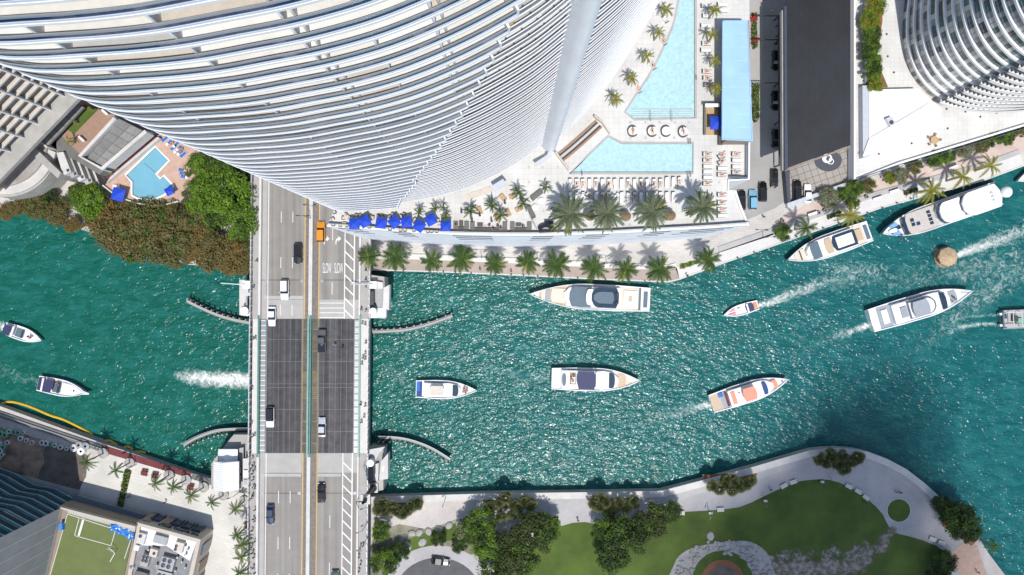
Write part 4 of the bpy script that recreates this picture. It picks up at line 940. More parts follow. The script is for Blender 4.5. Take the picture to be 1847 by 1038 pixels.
for k in range(5):
    q = k * 1.257 + 2.6; x_, y_, z_ = W(1683, 254, ZR + .06)
    c_ = thing('dining_chair', f'{ORD[k]} wooden chair around the round table on the white terrace', 'chair', (x_ + 1.4 * math.cos(q), y_ + 1.4 * math.sin(q), z_), q, 'chairs at the round terrace table')
    part('seat', MB().box(0, 0, .38, .5, .5, .06), 'wood', c_, world=False); part('backrest', MB().box(.23, 0, .44, .06, .5, .45), 'wood', c_, world=False); part('legs', MB().box(-.2, 0, 0, .06, .46, .38).box(.2, 0, 0, .06, .46, .38), 'wood', c_, world=False)
# ------------------------------------------------------------------ hotel complex at the upper left
ZH = 22.0
hotel = thing('concrete_hotel', 'concrete hotel block with a grid of deep balconies at the left edge', 'building', W(40, 190, ZN))
hb = [(122, 168), (10, 284)]                    # foot of the balcony front
A_, B_ = (Vector(W(*p, ZH)[:2]) for p in hb)
A_ = A_ + (A_ - B_) * .6; B_ = B_ + (B_ - A_) * .35
dirv = (B_ - A_).normalized(); outn = Vector((dirv.y, -dirv.x)); outn = outn if outn.x > 0 else -outn
L_ = (B_ - A_).length
back = -outn * 16
part('wall', MB().prism([tuple(A_ - outn * 1.1), tuple(B_ - outn * 1.1), tuple(B_ + back), tuple(A_ + back)], ZN, 75), 'brown_wall', hotel)
part('base_roof', MB().prism([tuple(A_ - outn * 1.0), tuple(B_ - outn * 1.0), tuple(B_ + outn * 2.6), tuple(A_ + outn * 2.6)], ZH - 1.2, ZH), 'concrete', hotel)
nf = 5; bay = 4.3
for i in range(14):
    z = ZH + 3.1 * (i + 1)
    part('balcony_slab', MB().prism([tuple(A_ - outn * 1.0), tuple(B_ - outn * 1.0), tuple(B_), tuple(A_)], z - .25, z), 'sand_tile', hotel)
    part('balcony_front', MB().prism([tuple(A_ - outn * .25), tuple(B_ - outn * .25), tuple(B_), tuple(A_)], z, z + .25), 'concrete_light', hotel)
    for k in range(int(L_ / bay)):
        p = A_ + dirv * (k * bay + bay * .3)
        part('window', MB().prism([tuple(p - outn * 1.08), tuple(p + dirv * bay * .55 - outn * 1.08), tuple(p + dirv * bay * .55 - outn * 1.02), tuple(p - outn * 1.02)], z - 2.8, z - .5), 'curtain_glass', hotel)
for k in range(int(L_ / bay) + 1):
    p = A_ + dirv * k * bay
    part('fin', MB().prism([tuple(p - outn * 1.0), tuple(p - outn * 1.0 + dirv * .3), tuple(p + dirv * .3 + outn * .12), tuple(p + outn * .12)], ZH, 72), 'tower_white', hotel)
part('lower_block', MB().prism(P2([(120, 176), (150, 190), (84, 268), (34, 262), (-100, 262), (-100, 100)], 11), ZN, 11.5), 'concrete_dark', hotel)
# link roof with grey glass panels
def panel_roof(pa, pb, pc, pd, nu, nv, z, parent, mat='skylight'):
    """quad split in nu x nv raised panels"""
    q = [Vector(W(*p, z)[:2]) for p in (pa, pb, pc, pd)]
    part('roof_frame', MB().prism([tuple(v) for v in q], z - .6, z), 'concrete_dark', parent)
    f = lambda u, v: (q[0].lerp(q[1], u)).lerp(q[3].lerp(q[2], u), v)
    for i in range(nu):
        for j in range(nv):
            g = .04; pts = [f((i + a) / nu, (j + b) / nv) for a, b in ((g, g), (1 - g, g), (1 - g, 1 - g), (g, 1 - g))]
            part('roof_panel', MB().prism([tuple(p) for p in pts], z, z + .06 + .05 * ((i * 7 + j * 3) % 3)), ['skylight', 'skylight_b', 'skylight_c'][(i * 5 + j * 3) % 3], parent)
pm('skylight_b', (.16, .165, .17), .35, var=.2, scale=.5); pm('skylight_c', (.25, .25, .24), .4, var=.2, scale=.5)
wing = thing('glass_roof_wing', 'grey wing with two glass-panelled roofs and a roof garden at the left', 'building', W(150, 235, ZN))
part('body', MB().prism(P2([(124, 180), (275, 236), (182, 316), (138, 290), (84, 268), (60, 243)], 11), ZN, 11.8), 'concrete_dark', wing)
panel_roof((122, 178), (152, 194), (86, 264), (60, 242), 2, 6, 15, wing)
part('parapet', MB().ribbon(P2([(118, 176), (56, 242), (84, 268)], 15.4), 12, 15.6, .5), 'concrete_light', wing)
panel_roof((214, 214), (258, 236), (184, 302), (158, 285), 2, 6, 15, wing)
part('parapet', MB().ribbon(P2([(206, 212), (142, 282), (186, 308), (266, 240)], 15.6), 12, 16, .8), 'concrete_light', wing)
part('gutter', MB().ribbon(P2([(188, 306), (264, 239)], 15.7), 12, 15.5, -.7), 'dark_slot', wing)
part('terrace_floor', MB().prism(P2([(176, 196), (208, 208), (144, 278), (112, 246), (122, 234), (134, 242)], 12), 11.8, 12), 'brown_deck', wing)
part('terrace_grass', MB().prism(P2([(152, 192), (177, 198), (134, 242), (118, 232)], 12), 11.9, 12.15), 'grass', wing)
for x, y in ((150, 250), (192, 202)):
    part('roof_hatch', MB().prism(P2([(x - 7, y - 5), (x + 3, y + 4), (x + 1, y + 7), (x - 9, y - 2)], 13), 12, 13.2), 'white', wing)
part('stair_tower', MB().prism(P2([(40, 262), (52, 256), (110, 312), (104, 322)], 14), ZN, 14), 'concrete', wing)
for k in range(5):
    x = 118 + k * 13; y = 292 + k * 6
    part('stepped_block', MB().prism(P2([(x - 16, y - 16), (x - 4, y - 18), (x + 10, y + 18), (x - 2, y + 24), (x - 8, y + 12)], 13 - k * 1.6), ZN, 13 - k * 1.6), 'concrete' if k % 2 else 'concrete_light', wing)
    part('window_slot', MB().prism(P2([(x + 1, y + 14), (x + 6, y + 12), (x + 8, y + 17), (x + 3, y + 19)], 13 - k * 1.6), 12.6 - k * 1.6, 13.02 - k * 1.6), 'dark_slot', wing)
part('passage', MB().prism(P2([(265, 240), (283, 248), (196, 326), (184, 312)], 8), ZN, 8), 'maroon', wing)
part('passage_edge', MB().prism(P2([(200, 318), (284, 247), (288, 250), (192, 330)], 8.6), ZN, 8.6), 'concrete_light', wing)
o = thing('round_hall', 'weathered concrete round hall roof at the left edge', 'building', W(20, 310, ZN))
rr_ = circle(14, 268, 98, 60)
part('drum', MB().prism(P2([(x, y) for x, y in circle(10, 262, 94, 60)], 11), ZN, 11), 'concrete', o)
part('roof', MB().prism(P2([p for p in circle(4, 252, 84, 60)], 12), 11, 12.4), pm('weathered', (.46, .45, .44), .85, scale=.22, bump=.2, col2=(.27, .24, .21)), o)
part('rim', MB().prism(P2(circle(8, 257, 94, 60), 11.8), 11, 11.8, holes=[P2(circle(4, 252, 85, 60), 11.8)], bottom=False), 'concrete_light', o)
# hotel pool terrace
ZP = 7.0
pt = thing('pool_terrace', 'pinkish paved hotel pool terrace with angular blue pool', 'terrace', W(275, 310, ZN))
hp = [(280, 266), (303.6, 290), (280, 314), (289, 324), (294.6, 318.5), (311.8, 336.4), (303, 345), (294.6, 351), (282, 357), (268.4, 359.4), (248.8, 357), (239, 352), (239, 328), (227.5, 316.8)]
td = [(284, 238), (187, 336), (205, 350), (229, 362), (252, 369), (278, 373), (302, 371), (324, 365), (352, 335), (366, 290), (345, 235)]
part('base', MB().prism(P2(td, ZP), ZN, ZP - .5, bottom=False), 'concrete_dark', pt)
part('paving', MB().prism(P2(td, ZP), ZP - .49, ZP, holes=[P2(hp, ZP)], bottom=False), 'pink_deck', pt)
hw = P2(hp, ZP); sgn = 1 if area(hw) < 0 else -1
big = offset([hw[-1]] + hw + [hw[0]], .45 * sgn)[1:-1]
part('pool_coping', MB().prism(big, ZP - .2, ZP + .05, holes=[hw], bottom=False), 'white', pt)
part('pool_floor', MB().prism(hw, ZP - .5, ZP - .45, bottom=False), pm('pool_tile_blue', (.15, .44, .58), .5, var=.1, scale=.5), pt)
part('pool_water', MB().sheet(hw, ZP - .06), 'pool_water', pt)
part('lane_mark', MB().prism(P2([(259, 293), (280, 312), (279.4, 312.6), (258.4, 293.6)], ZP), ZP - .45, ZP - .42), 'boat_glass', pt)
part('parapet', MB().ribbon(P2(td[1:8], ZP), ZP, ZP + .8, .3), 'concrete_light', pt)
part('wet_paving', MB().prism(P2([(232, 360), (252, 365), (278, 369), (305, 366), (312, 356), (290, 362), (268, 364), (245, 360)], ZP), ZP, ZP + .02), 'brown_wall', pt)

# ------------------------------------------------------------------ lower left: turf roof, grill building, blue-balcony tower
ZT = 11.0
tb = thing('turf_roof_building', 'low building with a green artificial turf pitch on its roof', 'building', W(160, 980, ZN))
part('body', MB().prism(P2([(108, 912), (246, 950), (205, 1150), (40, 1150)], ZT), ZN, ZT - .3), 'brown_wall', tb)
part('turf', MB().prism(P2([(121, 925), (241, 958), (200, 1150), (60, 1150)], ZT), ZT - .3, ZT), 'turf', tb)
part('parapet', MB().ribbon(P2([(60, 1150), (113, 916), (246, 953)], ZT), ZT - .3, ZT + .9, .7), 'tan_wall', tb)
part('gravel_strip', MB().prism(P2([(122, 920), (245, 954), (243, 960), (122, 926)], ZT), ZT, ZT + .04), 'deck_concrete', tb)
def tl(a, b, wd=.12, m='line_white'): part('pitch_line', MB().ribbon(P2([a, b], ZT), ZT, ZT + .03, wd), m, tb)
for a, b in (((121, 928), (208, 956)), ((208, 956), (200, 984)), ((200, 984), (135, 966)), ((135, 966), (143, 936)), ((121, 928), (90, 1038)), ((236, 972), (224, 1008)), ((90, 1038), (60, 1140))): tl(a, b)
tl((149, 935), (140, 966), .5)
part('goal_frame', MB().tube([W(193, 990, ZT), W(207, 998, ZT + 1.5), W(198, 1014, ZT), W(207, 998, ZT + 1.5), W(196, 988, ZT + 1.8)], .08, n=5), 'white', tb)
part('glass_strip', MB().prism(P2([(122, 908), (247, 946), (247, 951), (119, 913)], ZT - 3), ZN, ZT - 3), 'teal_glass', tb)
for k in range(14):
    x = 124 + k * 9; y = 909 + k * 2.72
    part('mullion', MB().prism(P2([(x, y), (x + .8, y + .2), (x - 2, y + 4), (x - 2.8, y + 3.8)], ZT - 2.9), ZT - 3, ZT - 2.8), 'dark_slot', tb)
part('awning', MB().prism(P2([(134, 893), (262, 930), (256, 946), (122, 908)], 6), 5.4, 6), 'boat_grey', tb)
gb = thing('grill_restaurant', 'tan restaurant block with black window bays and crowded rooftop equipment', 'building', W(300, 1000, ZN))
ZG = 10.0
gr = [(249, 941), (364, 972), (325, 1150), (212, 1150)]
grw = P2(gr, ZG)
part('wall', MB().prism(grw, ZN, ZG - .2), 'tan_wall', gb)
part('roof', MB().prism(P2([(254, 950), (356, 978), (318, 1150), (216, 1150)], ZG), ZG - .2, ZG - .1), pm('roof_grey', (.30, .30, .31), .8, scale=.5, col2=(.17, .17, .175)), gb)
part('roof_bright', MB().prism(P2([(254, 950), (354, 978), (342, 1012), (300, 985), (250, 984)], ZG), ZG - .1, ZG - .06), 'white', gb)
part('parapet', MB().ribbon(grw[3:] + grw[:3], ZG - .2, ZG + .8, -.9) if False else MB().prism(grw, ZG - .2, ZG + .7, holes=[P2([(255, 949), (356, 977), (318, 1148), (220, 1148)], ZG)], bottom=False), 'tan_wall', gb)
# front wall frame and bays (the wall faces the river)
fa, fb = Vector(grw[0]), Vector(grw[1]); fd = (fb - fa).normalized(); fn = Vector((-fd.y, fd.x)); FLN = (fb - fa).length
def bay(s0, s1, z0, z1, d, mat, name, par): return part(name, MB().prism([tuple(fa + fd * s0), tuple(fa + fd * s1), tuple(fa + fd * s1 + fn * d), tuple(fa + fd * s0 + fn * d)], z0, z1), mat, par)
for s in (.22, .52, .69, .86):
    wf = bay(FLN * s - 1.5, FLN * s + .2, ZN + 1, ZG - 3.0, .35, 'curtain_glass', 'window', gb)
    bay(FLN * s - 1.75, FLN * s - 1.5, ZN + .8, ZG - 2.9, .6, 'dark_slot', 'frame', wf); bay(FLN * s + .2, FLN * s + .45, ZN + .8, ZG - 2.9, .6, 'dark_slot', 'frame', wf)
    bay(FLN * s - 1.75, FLN * s + .45, ZG - 2.9, ZG - 2.75, .7, 'dark_slot', 'frame', wf)
bay(FLN * .30, FLN * .44, ZN, ZG - 2.6, .3, 'brown_wall', 'panel', gb); bay(FLN * .02, FLN * .14, ZN, ZG - 1.2, .25, 'brown_wall', 'panel', gb)
me = text_mesh('THE CAPITAL GRILLE', 1.5, .12, .72); me.materials.clear(); me.materials.append(MAT['dark_slot'])
l = bpy.data.objects.new('sign_lettering', me); COL.objects.link(l); l.parent = gb
c = fa + fd * FLN * .60 + fn * .14
mt = Matrix((( -fd.x, 0, fn.x, c.x), (-fd.y, 0, fn.y, c.y), (0, 1, 0, ZG - 1.45), (0, 0, 0, 1)))
l.matrix_parent_inverse = mw(gb).inverted(); l.matrix_basis = mt
ea, eb = Vector(grw[1]), Vector(grw[2]); ed = (eb - ea).normalized(); en = Vector((-ed.y, ed.x))
def ebay(s0, s1, z0, z1, d, mat, name): return part(name, MB().prism([tuple(ea + ed * s0), tuple(ea + ed * s1), tuple(ea + ed * s1 + en * d), tuple(ea + ed * s0 + en * d)], z0, z1), mat, gb)
for k in range(3): ebay(2 + k * 4.4, 4.6 + k * 4.4, ZN + .8, ZG - 1.6, .3, 'brown_wall' if k == 1 else 'curtain_glass', 'side_bay')
rq = random.Random(11)
def rooftop(x, y, sx, sy, h, mat, fans, label, cat='roof unit', nm='roof_unit'):
    o = thing(nm, label, cat, W(x, y, ZG - .06), R(-15))
    part('housing', MB().box(0, 0, 0, sx, sy, h), mat, o, world=False)
    n = len(fans)
    for fx, fy, r in fans:
        part('fan', MB().lathe(fx, fy, [(r, h), (r, h + .18), (r * .85, h + .18), (r * .8, h + .05), (0, h + .08)], 12), 'dark_slot', o, world=False)
    return o
rooftop(306, 1014, 3.2, 3.0, 1.5, 'grey_metal', [(-.8, .8, .5), (.5, .8, .5), (-.8, -.5, .5), (.5, -.5, .5)], 'large grey roof unit with four fans on the restaurant')
rooftop(266, 1008, 1.8, 2.8, 1.4, 'concrete', [(-.4, .9, .4), (.4, .9, .4), (-.4, 0, .4), (.4, 0, .4)], 'narrow grey roof unit with four fans on the restaurant')
rooftop(326, 985, 2.1, 2.4, 1.2, 'sand_tile', [(-.6, -.6, .35), (-.6, .2, .35)], 'beige roof unit near the bright roof corner')
rooftop(292, 972, 3.2, 1.9, 1.0, 'grey_metal', [], 'blue-grey roof unit with three panels behind the sign')
rooftop(281, 995, 1.8, 1.8, 1.3, 'sand_tile', [(.2, 0, .35)], 'cream boxy roof unit in the middle of the restaurant roof')
rooftop(258, 970, 1.8, 2.6, 1.0, 'concrete_light', [(-.3, .6, .4)], 'pale roof unit at the left corner of the restaurant roof')
rooftop(300, 1036, 3.6, 2.2, 1.4, 'grey_metal', [(-1.1, 0, .5), (0, 0, .5)], 'dark roof unit with two fans at the bottom edge')
rooftop(258, 1036, 3.0, 1.8, 1.1, 'concrete_dark', [], 'dark low roof unit at the bottom edge')
rooftop(252, 985, 1.0, 1.2, 1.6, 'white', [], 'small white roof box beside the turf roof')
o = thing('roof_tank', 'round grey exhaust drum on the restaurant roof', 'exhaust', W(240, 1022, ZG - .06)); part('drum', MB().lathe(0, 0, [(.55, 0), (.55, .9), (.4, 1.1), (0, 1.1)], 16), 'light_metal', o, world=False); part('cap', MB().lathe(0, 0, [(.3, 1.11), (.3, 1.4), (0, 1.4)], 12), 'grey_metal', o, world=False)
for i, (x, y) in enumerate([(336, 984), (341, 990), (337, 999), (330, 1012), (336, 1022), (322, 1004), (270, 990), (285, 1018), (318, 1028)]):
    o = thing('roof_vent', ORD[i] + ' small dark vent pipe among the restaurant roof equipment', 'vent', W(x, y, ZG - .06)); part('pipe', MB().tube([(0, 0, 0), (0, 0, .8)], .16, n=8), 'dark_metal', o, world=False); part('cowl', MB().lathe(0, 0, [(.3, .8), (.25, 1.0), (0, 1.05)], 10), 'grey_metal', o, world=False)
# blue tarps
for i, (x, y, sx) in enumerate([(207, 952, 2.0), (217, 958, 1.6), (229, 961, 1.8), (237, 968, 1.6)]):
    rt_ = random.Random(i); mb = MB(); n = 6
    for a in range(n + 1):
        for b in range(n + 1): mb.v.append(((a / n - .5) * sx, (b / n - .5) * 1.5, .15 + rt_.random() * .55 * math.sin(math.pi * a / n + .3)))
    for a in range(n):
        for b in range(n): k = a * (n + 1) + b; mb.f.append((k, k + n + 1, k + n + 2, k + 1)); mb.m.append(1 if rt_.random() < .16 else 0)
    o = link('blue_tarp', mb.mesh('blue_tarp', [pm('tarp_blue', (.04, .22, .62), .5, var=.2) if 'tarp_blue' not in MAT else 'tarp_blue', 'white']), loc=W(x, y, ZT), rz=i * .5)
    tag(o, ORD[i] + ' crumpled blue tarp from the left at the turf roof corner', 'tarp', 'blue tarps on the turf roof')
o = solo('blue_cover', MB().prism(P2([(106, 945), (112, 944), (112, 957), (105, 957)], ZT + 1.2), ZT - .3, ZT + 1.2), 'tarp_blue', 'small blue cover on the parapet left of the turf', 'cover')
# tower with blue balconies: blank side wall faces the turf
bt = thing('blue_balcony_tower', 'tower with light blue balcony edges and a blank grey side wall, lower left', 'building', W(40, 930, ZN))
q0 = Vector(W(113, 915, ZT)[:2]); q1 = Vector(W(60, 1150, ZT)[:2])
nb = [Vector(W(x, y, ZT)[:2]) for x, y in ((113, 915), (72, 893), (34, 886), (0, 866), (-70, 840), (-200, 800))]
part('side_wall', MB().ribbon([tuple(q0), tuple(q1)], ZN, 34.5, -.5), 'grey_plaster', bt)
jd = (q1 - q0).normalized(); jn = Vector((-jd.y, jd.x))
for k in range(1, 9):
    p = q0 + jd * (k * 3.1)
    part('wall_joint', MB().prism([tuple(p), tuple(p + jd * .16), tuple(p + jd * .16 + jn * .04), tuple(p + jn * .04)], ZN, 34), 'concrete_light', bt)
nbp = [tuple(v) for v in nb]
ins = offset(nbp, 1.5); sg = 1.0
if ins[2][1] > nbp[2][1]: ins = offset(nbp, -1.5); sg = -1.0
part('window_wall', MB().ribbon(ins, ZN, 34.5), 'teal_glass', bt)
for i in range(10):
    z = ZN + 2.6 + 3.1 * i
    part('balcony_slab', MB().prism(nbp + ins[::-1], z - .3, z), 'grey_plaster', bt)
    ds = part('slab_edge', MB().ribbon(nbp, z - .35, z + .12, -.1 * sg), 'slab_blue', bt)
    part('railing', MB().ribbon(offset(nbp, .1 * sg), z + .12, z + 1.0), 'teal_glass', ds)
part('roof', MB().prism([tuple(q0), *nbp[1:], tuple(q1 + (nb[-1] - q0)), tuple(q1)], 34.5, 35), 'concrete_light', bt)
# small cloud added unseen above, shaped to shade the park and river bend
def cloud_mat():
    m, t, b, N, L = nodes('cloud_puff'); b.inputs['Base Color'].default_value = (.9, .9, .9, 1); b.inputs['Roughness'].default_value = 1
    lw = N.new('ShaderNodeLayerWeight'); lw.inputs[0].default_value = .5; mu = N.new('ShaderNodeMath'); mu.operation = 'MULTIPLY_ADD'; mu.inputs[1].default_value = -.2; mu.inputs[2].default_value = .2; L.new(lw.outputs['Facing'], mu.inputs[0])
    tr = N.new('ShaderNodeBsdfTransparent'); mx = N.new('ShaderNodeMixShader'); L.new(mu.outputs[0], mx.inputs[0]); L.new(tr.outputs[0], mx.inputs[1]); L.new(b.outputs[0], mx.inputs[2]); L.new(mx.outputs[0], N['Material Output'].inputs[0])
cloud_mat()
ZK = 620.0; puff = MB()
for x, y, r in [(1580, 730, 15), (1500, 775, 14), (1590, 800, 17), (1460, 840, 15), (1540, 860, 18), (1400, 900, 16), (1640, 850, 14), (1480, 930, 19), (1340, 960, 17), (1580, 940, 18), (1420, 990, 20), (1290, 1020, 19), (1680, 930, 13), (1660, 1010, 17), (1540, 1030, 20), (1360, 1060, 22), (1460, 1100, 22), (1600, 1110, 22), (1720, 1060, 16), (1260, 1110, 20), (1640, 760, 14)]:
    g_ = Vector(W(x, y, 0)) + SUN * (ZK / SUN.z); n0 = len(puff.v); k_ = 9
    puff.lathe(g_.x, g_.y, [(max(.01, r * math.sin(math.pi * i / k_)), ZK + r * .5 * -math.cos(math.pi * i / k_)) for i in range(k_ + 1)], 20)
struct('cloud', puff, 'cloud_puff', smooth=True)
# ------------------------------------------------------------------ trees and palms
def crown_mesh(seed, n_cl, n_leaf, rx, rz, leaf, name, spread=.62):
    """leaf-sized faces gathered in clumps over a lumpy dome; 3 tint slots"""
    r = random.Random(seed); mb = MB()
    for c in range(n_cl):
        q = r.random() * 2 * math.pi; d = math.sqrt(r.random()) * .86
        cx_, cy_ = rx * d * math.cos(q), rx * d * math.sin(q)
        top = rz * math.sqrt(max(0, 1 - d * d)); cz = top * r.uniform(.35, 1.0)
        cr = rx * r.uniform(.16, .38); m = r.choices([0, 1, 2], [3, 4, 2])[0]
        for k in range(n_leaf):
            v = Vector((r.gauss(0, 1), r.gauss(0, 1), r.gauss(.25, .8))).normalized() * cr * (r.random() ** .45)
            p = Vector((cx_, cy_, cz)) + Vector((v.x, v.y, v.z * .7))
            nrm = (v.normalized() + Vector((r.gauss(0, .45), r.gauss(0, .45), .55 + r.gauss(0, .3)))).normalized()
            u = nrm.cross(Vector((r.gauss(0, 1), r.gauss(0, 1), r.gauss(0, 1)))).normalized(); w_ = nrm.cross(u)
            a = leaf * r.uniform(.6, 1.3); b = a * r.uniform(.45, .8)
            mm = m if r.random() < .88 else r.randrange(3)
            mb.quad(tuple(p - u * a), tuple(p + w_ * b), tuple(p + u * a), tuple(p - w_ * b), mm)
    return mb
def trunk_mesh(seed, h, r0, reach):
    r = random.Random(seed); mb = MB().tube([(0, 0, 0), (r.uniform(-.2, .2), r.uniform(-.2, .2), h * .5), (0, 0, h)], r0, r0 * .65, 8)
    for k in range(5):
        q = k * 1.257 + r.random(); e = reach * r.uniform(.55, .8)
        mb.tube([(0, 0, h * .75), (e * .5 * math.cos(q), e * .5 * math.sin(q), h * 1.15), (e * math.cos(q), e * math.sin(q), h * 1.5)], r0 * .5, r0 * .15, 6)
    return mb
SCH = {'bright': ['leaf_bright', 'leaf_bright', 'leaf_mid'], 'mid': ['leaf_mid', 'leaf_bright', 'leaf_dark'], 'dark': ['leaf_dark', 'leaf_mid', 'leaf_dark'], 'park': ['leaf_park', 'leaf_park', 'leaf_mid'], 'brown': ['leaf_brown', 'leaf_olive', 'leaf_brown'],
       'olive': ['leaf_olive', 'leaf_brown', 'leaf_mid'], 'rust': ['leaf_rust', 'leaf_brown', 'leaf_rust'], 'fan': ['frond_fan', 'leaf_mid', 'frond_fan'], 'yellow': ['frond_yellow', 'leaf_bright', 'frond_yellow'], 'grey': ['shrub_grey', 'shrub_grey', 'leaf_olive']}
CR = {}
def crown(var, sch):
    if (var, sch) not in CR:
        if ('b', var) not in CR: CR[('b', var)] = crown_mesh(40 + var, 44, 150, 1.0, .62, .052, 'crown')
        CR[(var, sch)] = CR[('b', var)].mesh('crown', SCH[sch])
    return CR[(var, sch)]
TM = [trunk_mesh(k, 1.0, .10, .9).mesh('trunk', ['bark']) for k in range(3)]
def tree(px, py, r_px, h, sch, label, z=ZN, var=None, group=None, nm='tree', flat=1.0):
    """crown centred on the pixel at its own height"""
    zc = z + h; x, y, _ = W(px, py, zc); R_ = r_px * S(zc)
    var = (int(px) * 7 + int(py)) % 5 if var is None else var
    o = thing(nm, label, 'tree', (x, y, z), group=group)
    t = link('trunk', TM[var % 3], o); t.scale = (max(.5, h * .28),) * 2 + (max(.3, h * .55),)
    c = link('crown', crown(var, sch), o, loc=(0, 0, max(.1, h * .55))); c.scale = (R_, R_, max(1.0, min(R_, h) * flat)); c.rotation_euler = (0, 0, (px * 1.7) % 6.28)
    return o
# mangroves and trees along the left bank
grp = 'brown mangroves on the left bank'
for i, (x, y, r, h, sc) in enumerate([(180, 392, 34, 6, 'rust'), (205, 415, 38, 7, 'brown'), (240, 432, 40, 7, 'olive'), (262, 398, 40, 7, 'olive'), (290, 432, 42, 8, 'olive'), (318, 448, 34, 7, 'brown'), (335, 412, 38, 7, 'olive'),
        (352, 440, 36, 7, 'rust'), (380, 455, 36, 7, 'brown'), (405, 462, 32, 6, 'rust'), (430, 468, 26, 6, 'brown'), (432, 430, 26, 6, 'olive'), (300, 395, 34, 7, 'olive'), (222, 385, 30, 6, 'brown'), (360, 395, 30, 6, 'mid')]):
    tree(x, y, r * 1.08, h, sc, [f'{ORD[i]} mangrove of the bank clump from the left', ][0] + {'rust': ', rusty brown crown', 'brown': ', brown crown', 'olive': ', olive brown crown', 'mid': ', green crown'}[sc], z=1.6, group=grp, nm='mangrove')
for i, (x, y, r, h, sc) in enumerate([(4, 382, 16, 4, 'rust'), (30, 366, 24, 5, 'brown'), (62, 372, 26, 5, 'olive'), (92, 385, 22, 5, 'brown'), (100, 396, 14, 4, 'rust'), (126, 404, 17, 4, 'rust'), (80, 352, 20, 4, 'dark'), (112, 366, 14, 4, 'olive')]):
    tree(x, y, r, h, sc, f'{ORD[i]} low bush below the round concrete hall, {dict(rust="rusty", brown="brown", olive="olive", dark="dark green")[sc]}', z=1.6, group='bushes below the round hall', nm='bush')
tree(150, 362, 32, 8, 'bright', 'bright green tree left of the hotel pool terrace')
tree(128, 346, 16, 6, 'mid', 'small dark green tree beside the stepped concrete block')
tree(398, 352, 48, 11, 'bright', 'largest bright green tree right of the hotel pool')
tree(352, 302, 32, 10, 'bright', 'bright green tree at the right side of the hotel pool terrace')
tree(390, 305, 30, 9, 'mid', 'green tree between the pool terrace and the tower')
tree(348, 350, 34, 10, 'bright', 'bright green tree overhanging the hotel pool terrace corner')
tree(420, 395, 36, 10, 'bright', 'bright green tree beside the bridge sidewalk')
tree(425, 335, 28, 7, 'dark', 'dark green tree next to the bridge near the tower')
tree(432, 300, 22, 7, 'dark', 'dark tree squeezed between bridge and tower')
tree(376, 382, 26, 8, 'mid', 'green tree in front of the mangroves')
# park trees
tree(868, 952, 30, 8, 'mid', 'leafy green tree behind the promenade bend in the park')
tree(845, 965, 24, 7, 'fan', 'pale palmetto-like tree at the garden edge')
tree(880, 985, 34, 8, 'mid', 'dense green tree above the turning circle')
tree(960, 970, 42, 9, 'park', 'wide olive-green tree on the left of the lawn')
tree(935, 1005, 42, 8, 'park', 'olive-green tree at the lower left of the lawn')
tree(985, 955, 28, 7, 'mid', 'small green tree at the edge of the promenade and lawn')
tree(895, 1028, 32, 7, 'dark', 'dark tree at the bottom beside the turning circle')
tree(1130, 975, 42, 9, 'dark', 'large dark tree in the middle of the lawn')
tree(1110, 1005, 34, 8, 'dark', 'dark tree below the middle of the lawn')
tree(1180, 945, 34, 8, 'park', 'olive tree on the lawn near the promenade')
tree(1210, 928, 22, 6, 'dark', 'small dark tree at the promenade edge of the lawn')
tree(1095, 955, 24, 7, 'mid', 'green tree beside the path on the lawn edge')
tree(686, 962, 19, 5, 'mid', 'round leafy shrub tree right of the bridge railing')
tree(690, 1020, 26, 6, 'mid', 'leafy tree beside the bridge at the bottom')
tree(720, 1000, 18, 4, 'dark', 'dark shrub by the turning circle')
tree(790, 975, 14, 3, 'dark', 'dark round shrub above the turning circle')
tree(828, 985, 16, 3, 'dark', 'dark shrub right of the turning circle top')
tree(1740, 945, 34, 7, 'dark', 'dark shady tree at the right end of the promenade')
tree(1722, 928, 22, 6, 'dark', 'shady tree beside the promenade kerb at right')
tree(1756, 962, 24, 7, 'dark', 'shady tree at the waterside tip of the park')
tree(1704, 912, 18, 5, 'dark', 'small shady tree at the end of the seawall')
tree(1706, 1018, 24, 4, 'dark', 'dark hedge-like shrub at the lower right lawn')
tree(1694, 1045, 24, 4, 'dark', 'dark shrub at the bottom right lawn edge')
# palmetto clumps: every clump a few fan palms
def fan_mesh(seed):
    r = random.Random(seed); mb = MB()
    for k in range(34):
        q = r.random() * 6.283; pit = r.uniform(-.25, 1.45); L2 = r.uniform(.55, .8)
        b = Vector((math.cos(q) * math.cos(pit), math.sin(q) * math.cos(pit), math.sin(pit)))
        c = b * L2 * .45; side = b.cross(Vector((0, 0, 1))).normalized(); up = side.cross(b)
        for j in range(-4, 5):
            a = j * .28; d = (b * math.cos(a) + side * math.sin(a)); tip = c + d * L2 * .75 - Vector((0, 0, .1 * abs(a))); w_ = side * math.cos(a) * .045 - b * math.sin(a) * .045
            mb.tri(tuple(c), tuple(c + d * L2 * .4 + w_ + up * .03), tuple(tip), 0); mb.tri(tuple(c), tuple(tip), tuple(c + d * L2 * .4 - w_), 0)
    return mb
FANM = [fan_mesh(k).mesh('fan_crown', ['frond_fan']) for k in range(3)] + [fan_mesh(9).mesh('fan_crown', ['leaf_mid'])]
FTR = MB().tube([(0, 0, 0), (.04, 0, .5), (0, 0, .9)], .14, .08, 8).mesh('trunk', ['palm_bark'])
def fan_palm(px, py, r, h, label, shade=False, z=ZN):
    zc = z + h; x, y, _ = W(px, py, zc); o = thing('fan_palm', label, 'palm', (x, y, z), group='fan palms along the park promenade')
    t = link('trunk', FTR, o); t.scale = (1, 1, h * .85); k = (int(px) + int(py)) % 3
    c = link('fan_crown', FANM[k], o, loc=(0, 0, h)); s_ = r * S(zc) * 1.15; c.scale = (s_, s_, s_); c.rotation_euler = (0, 0, px)
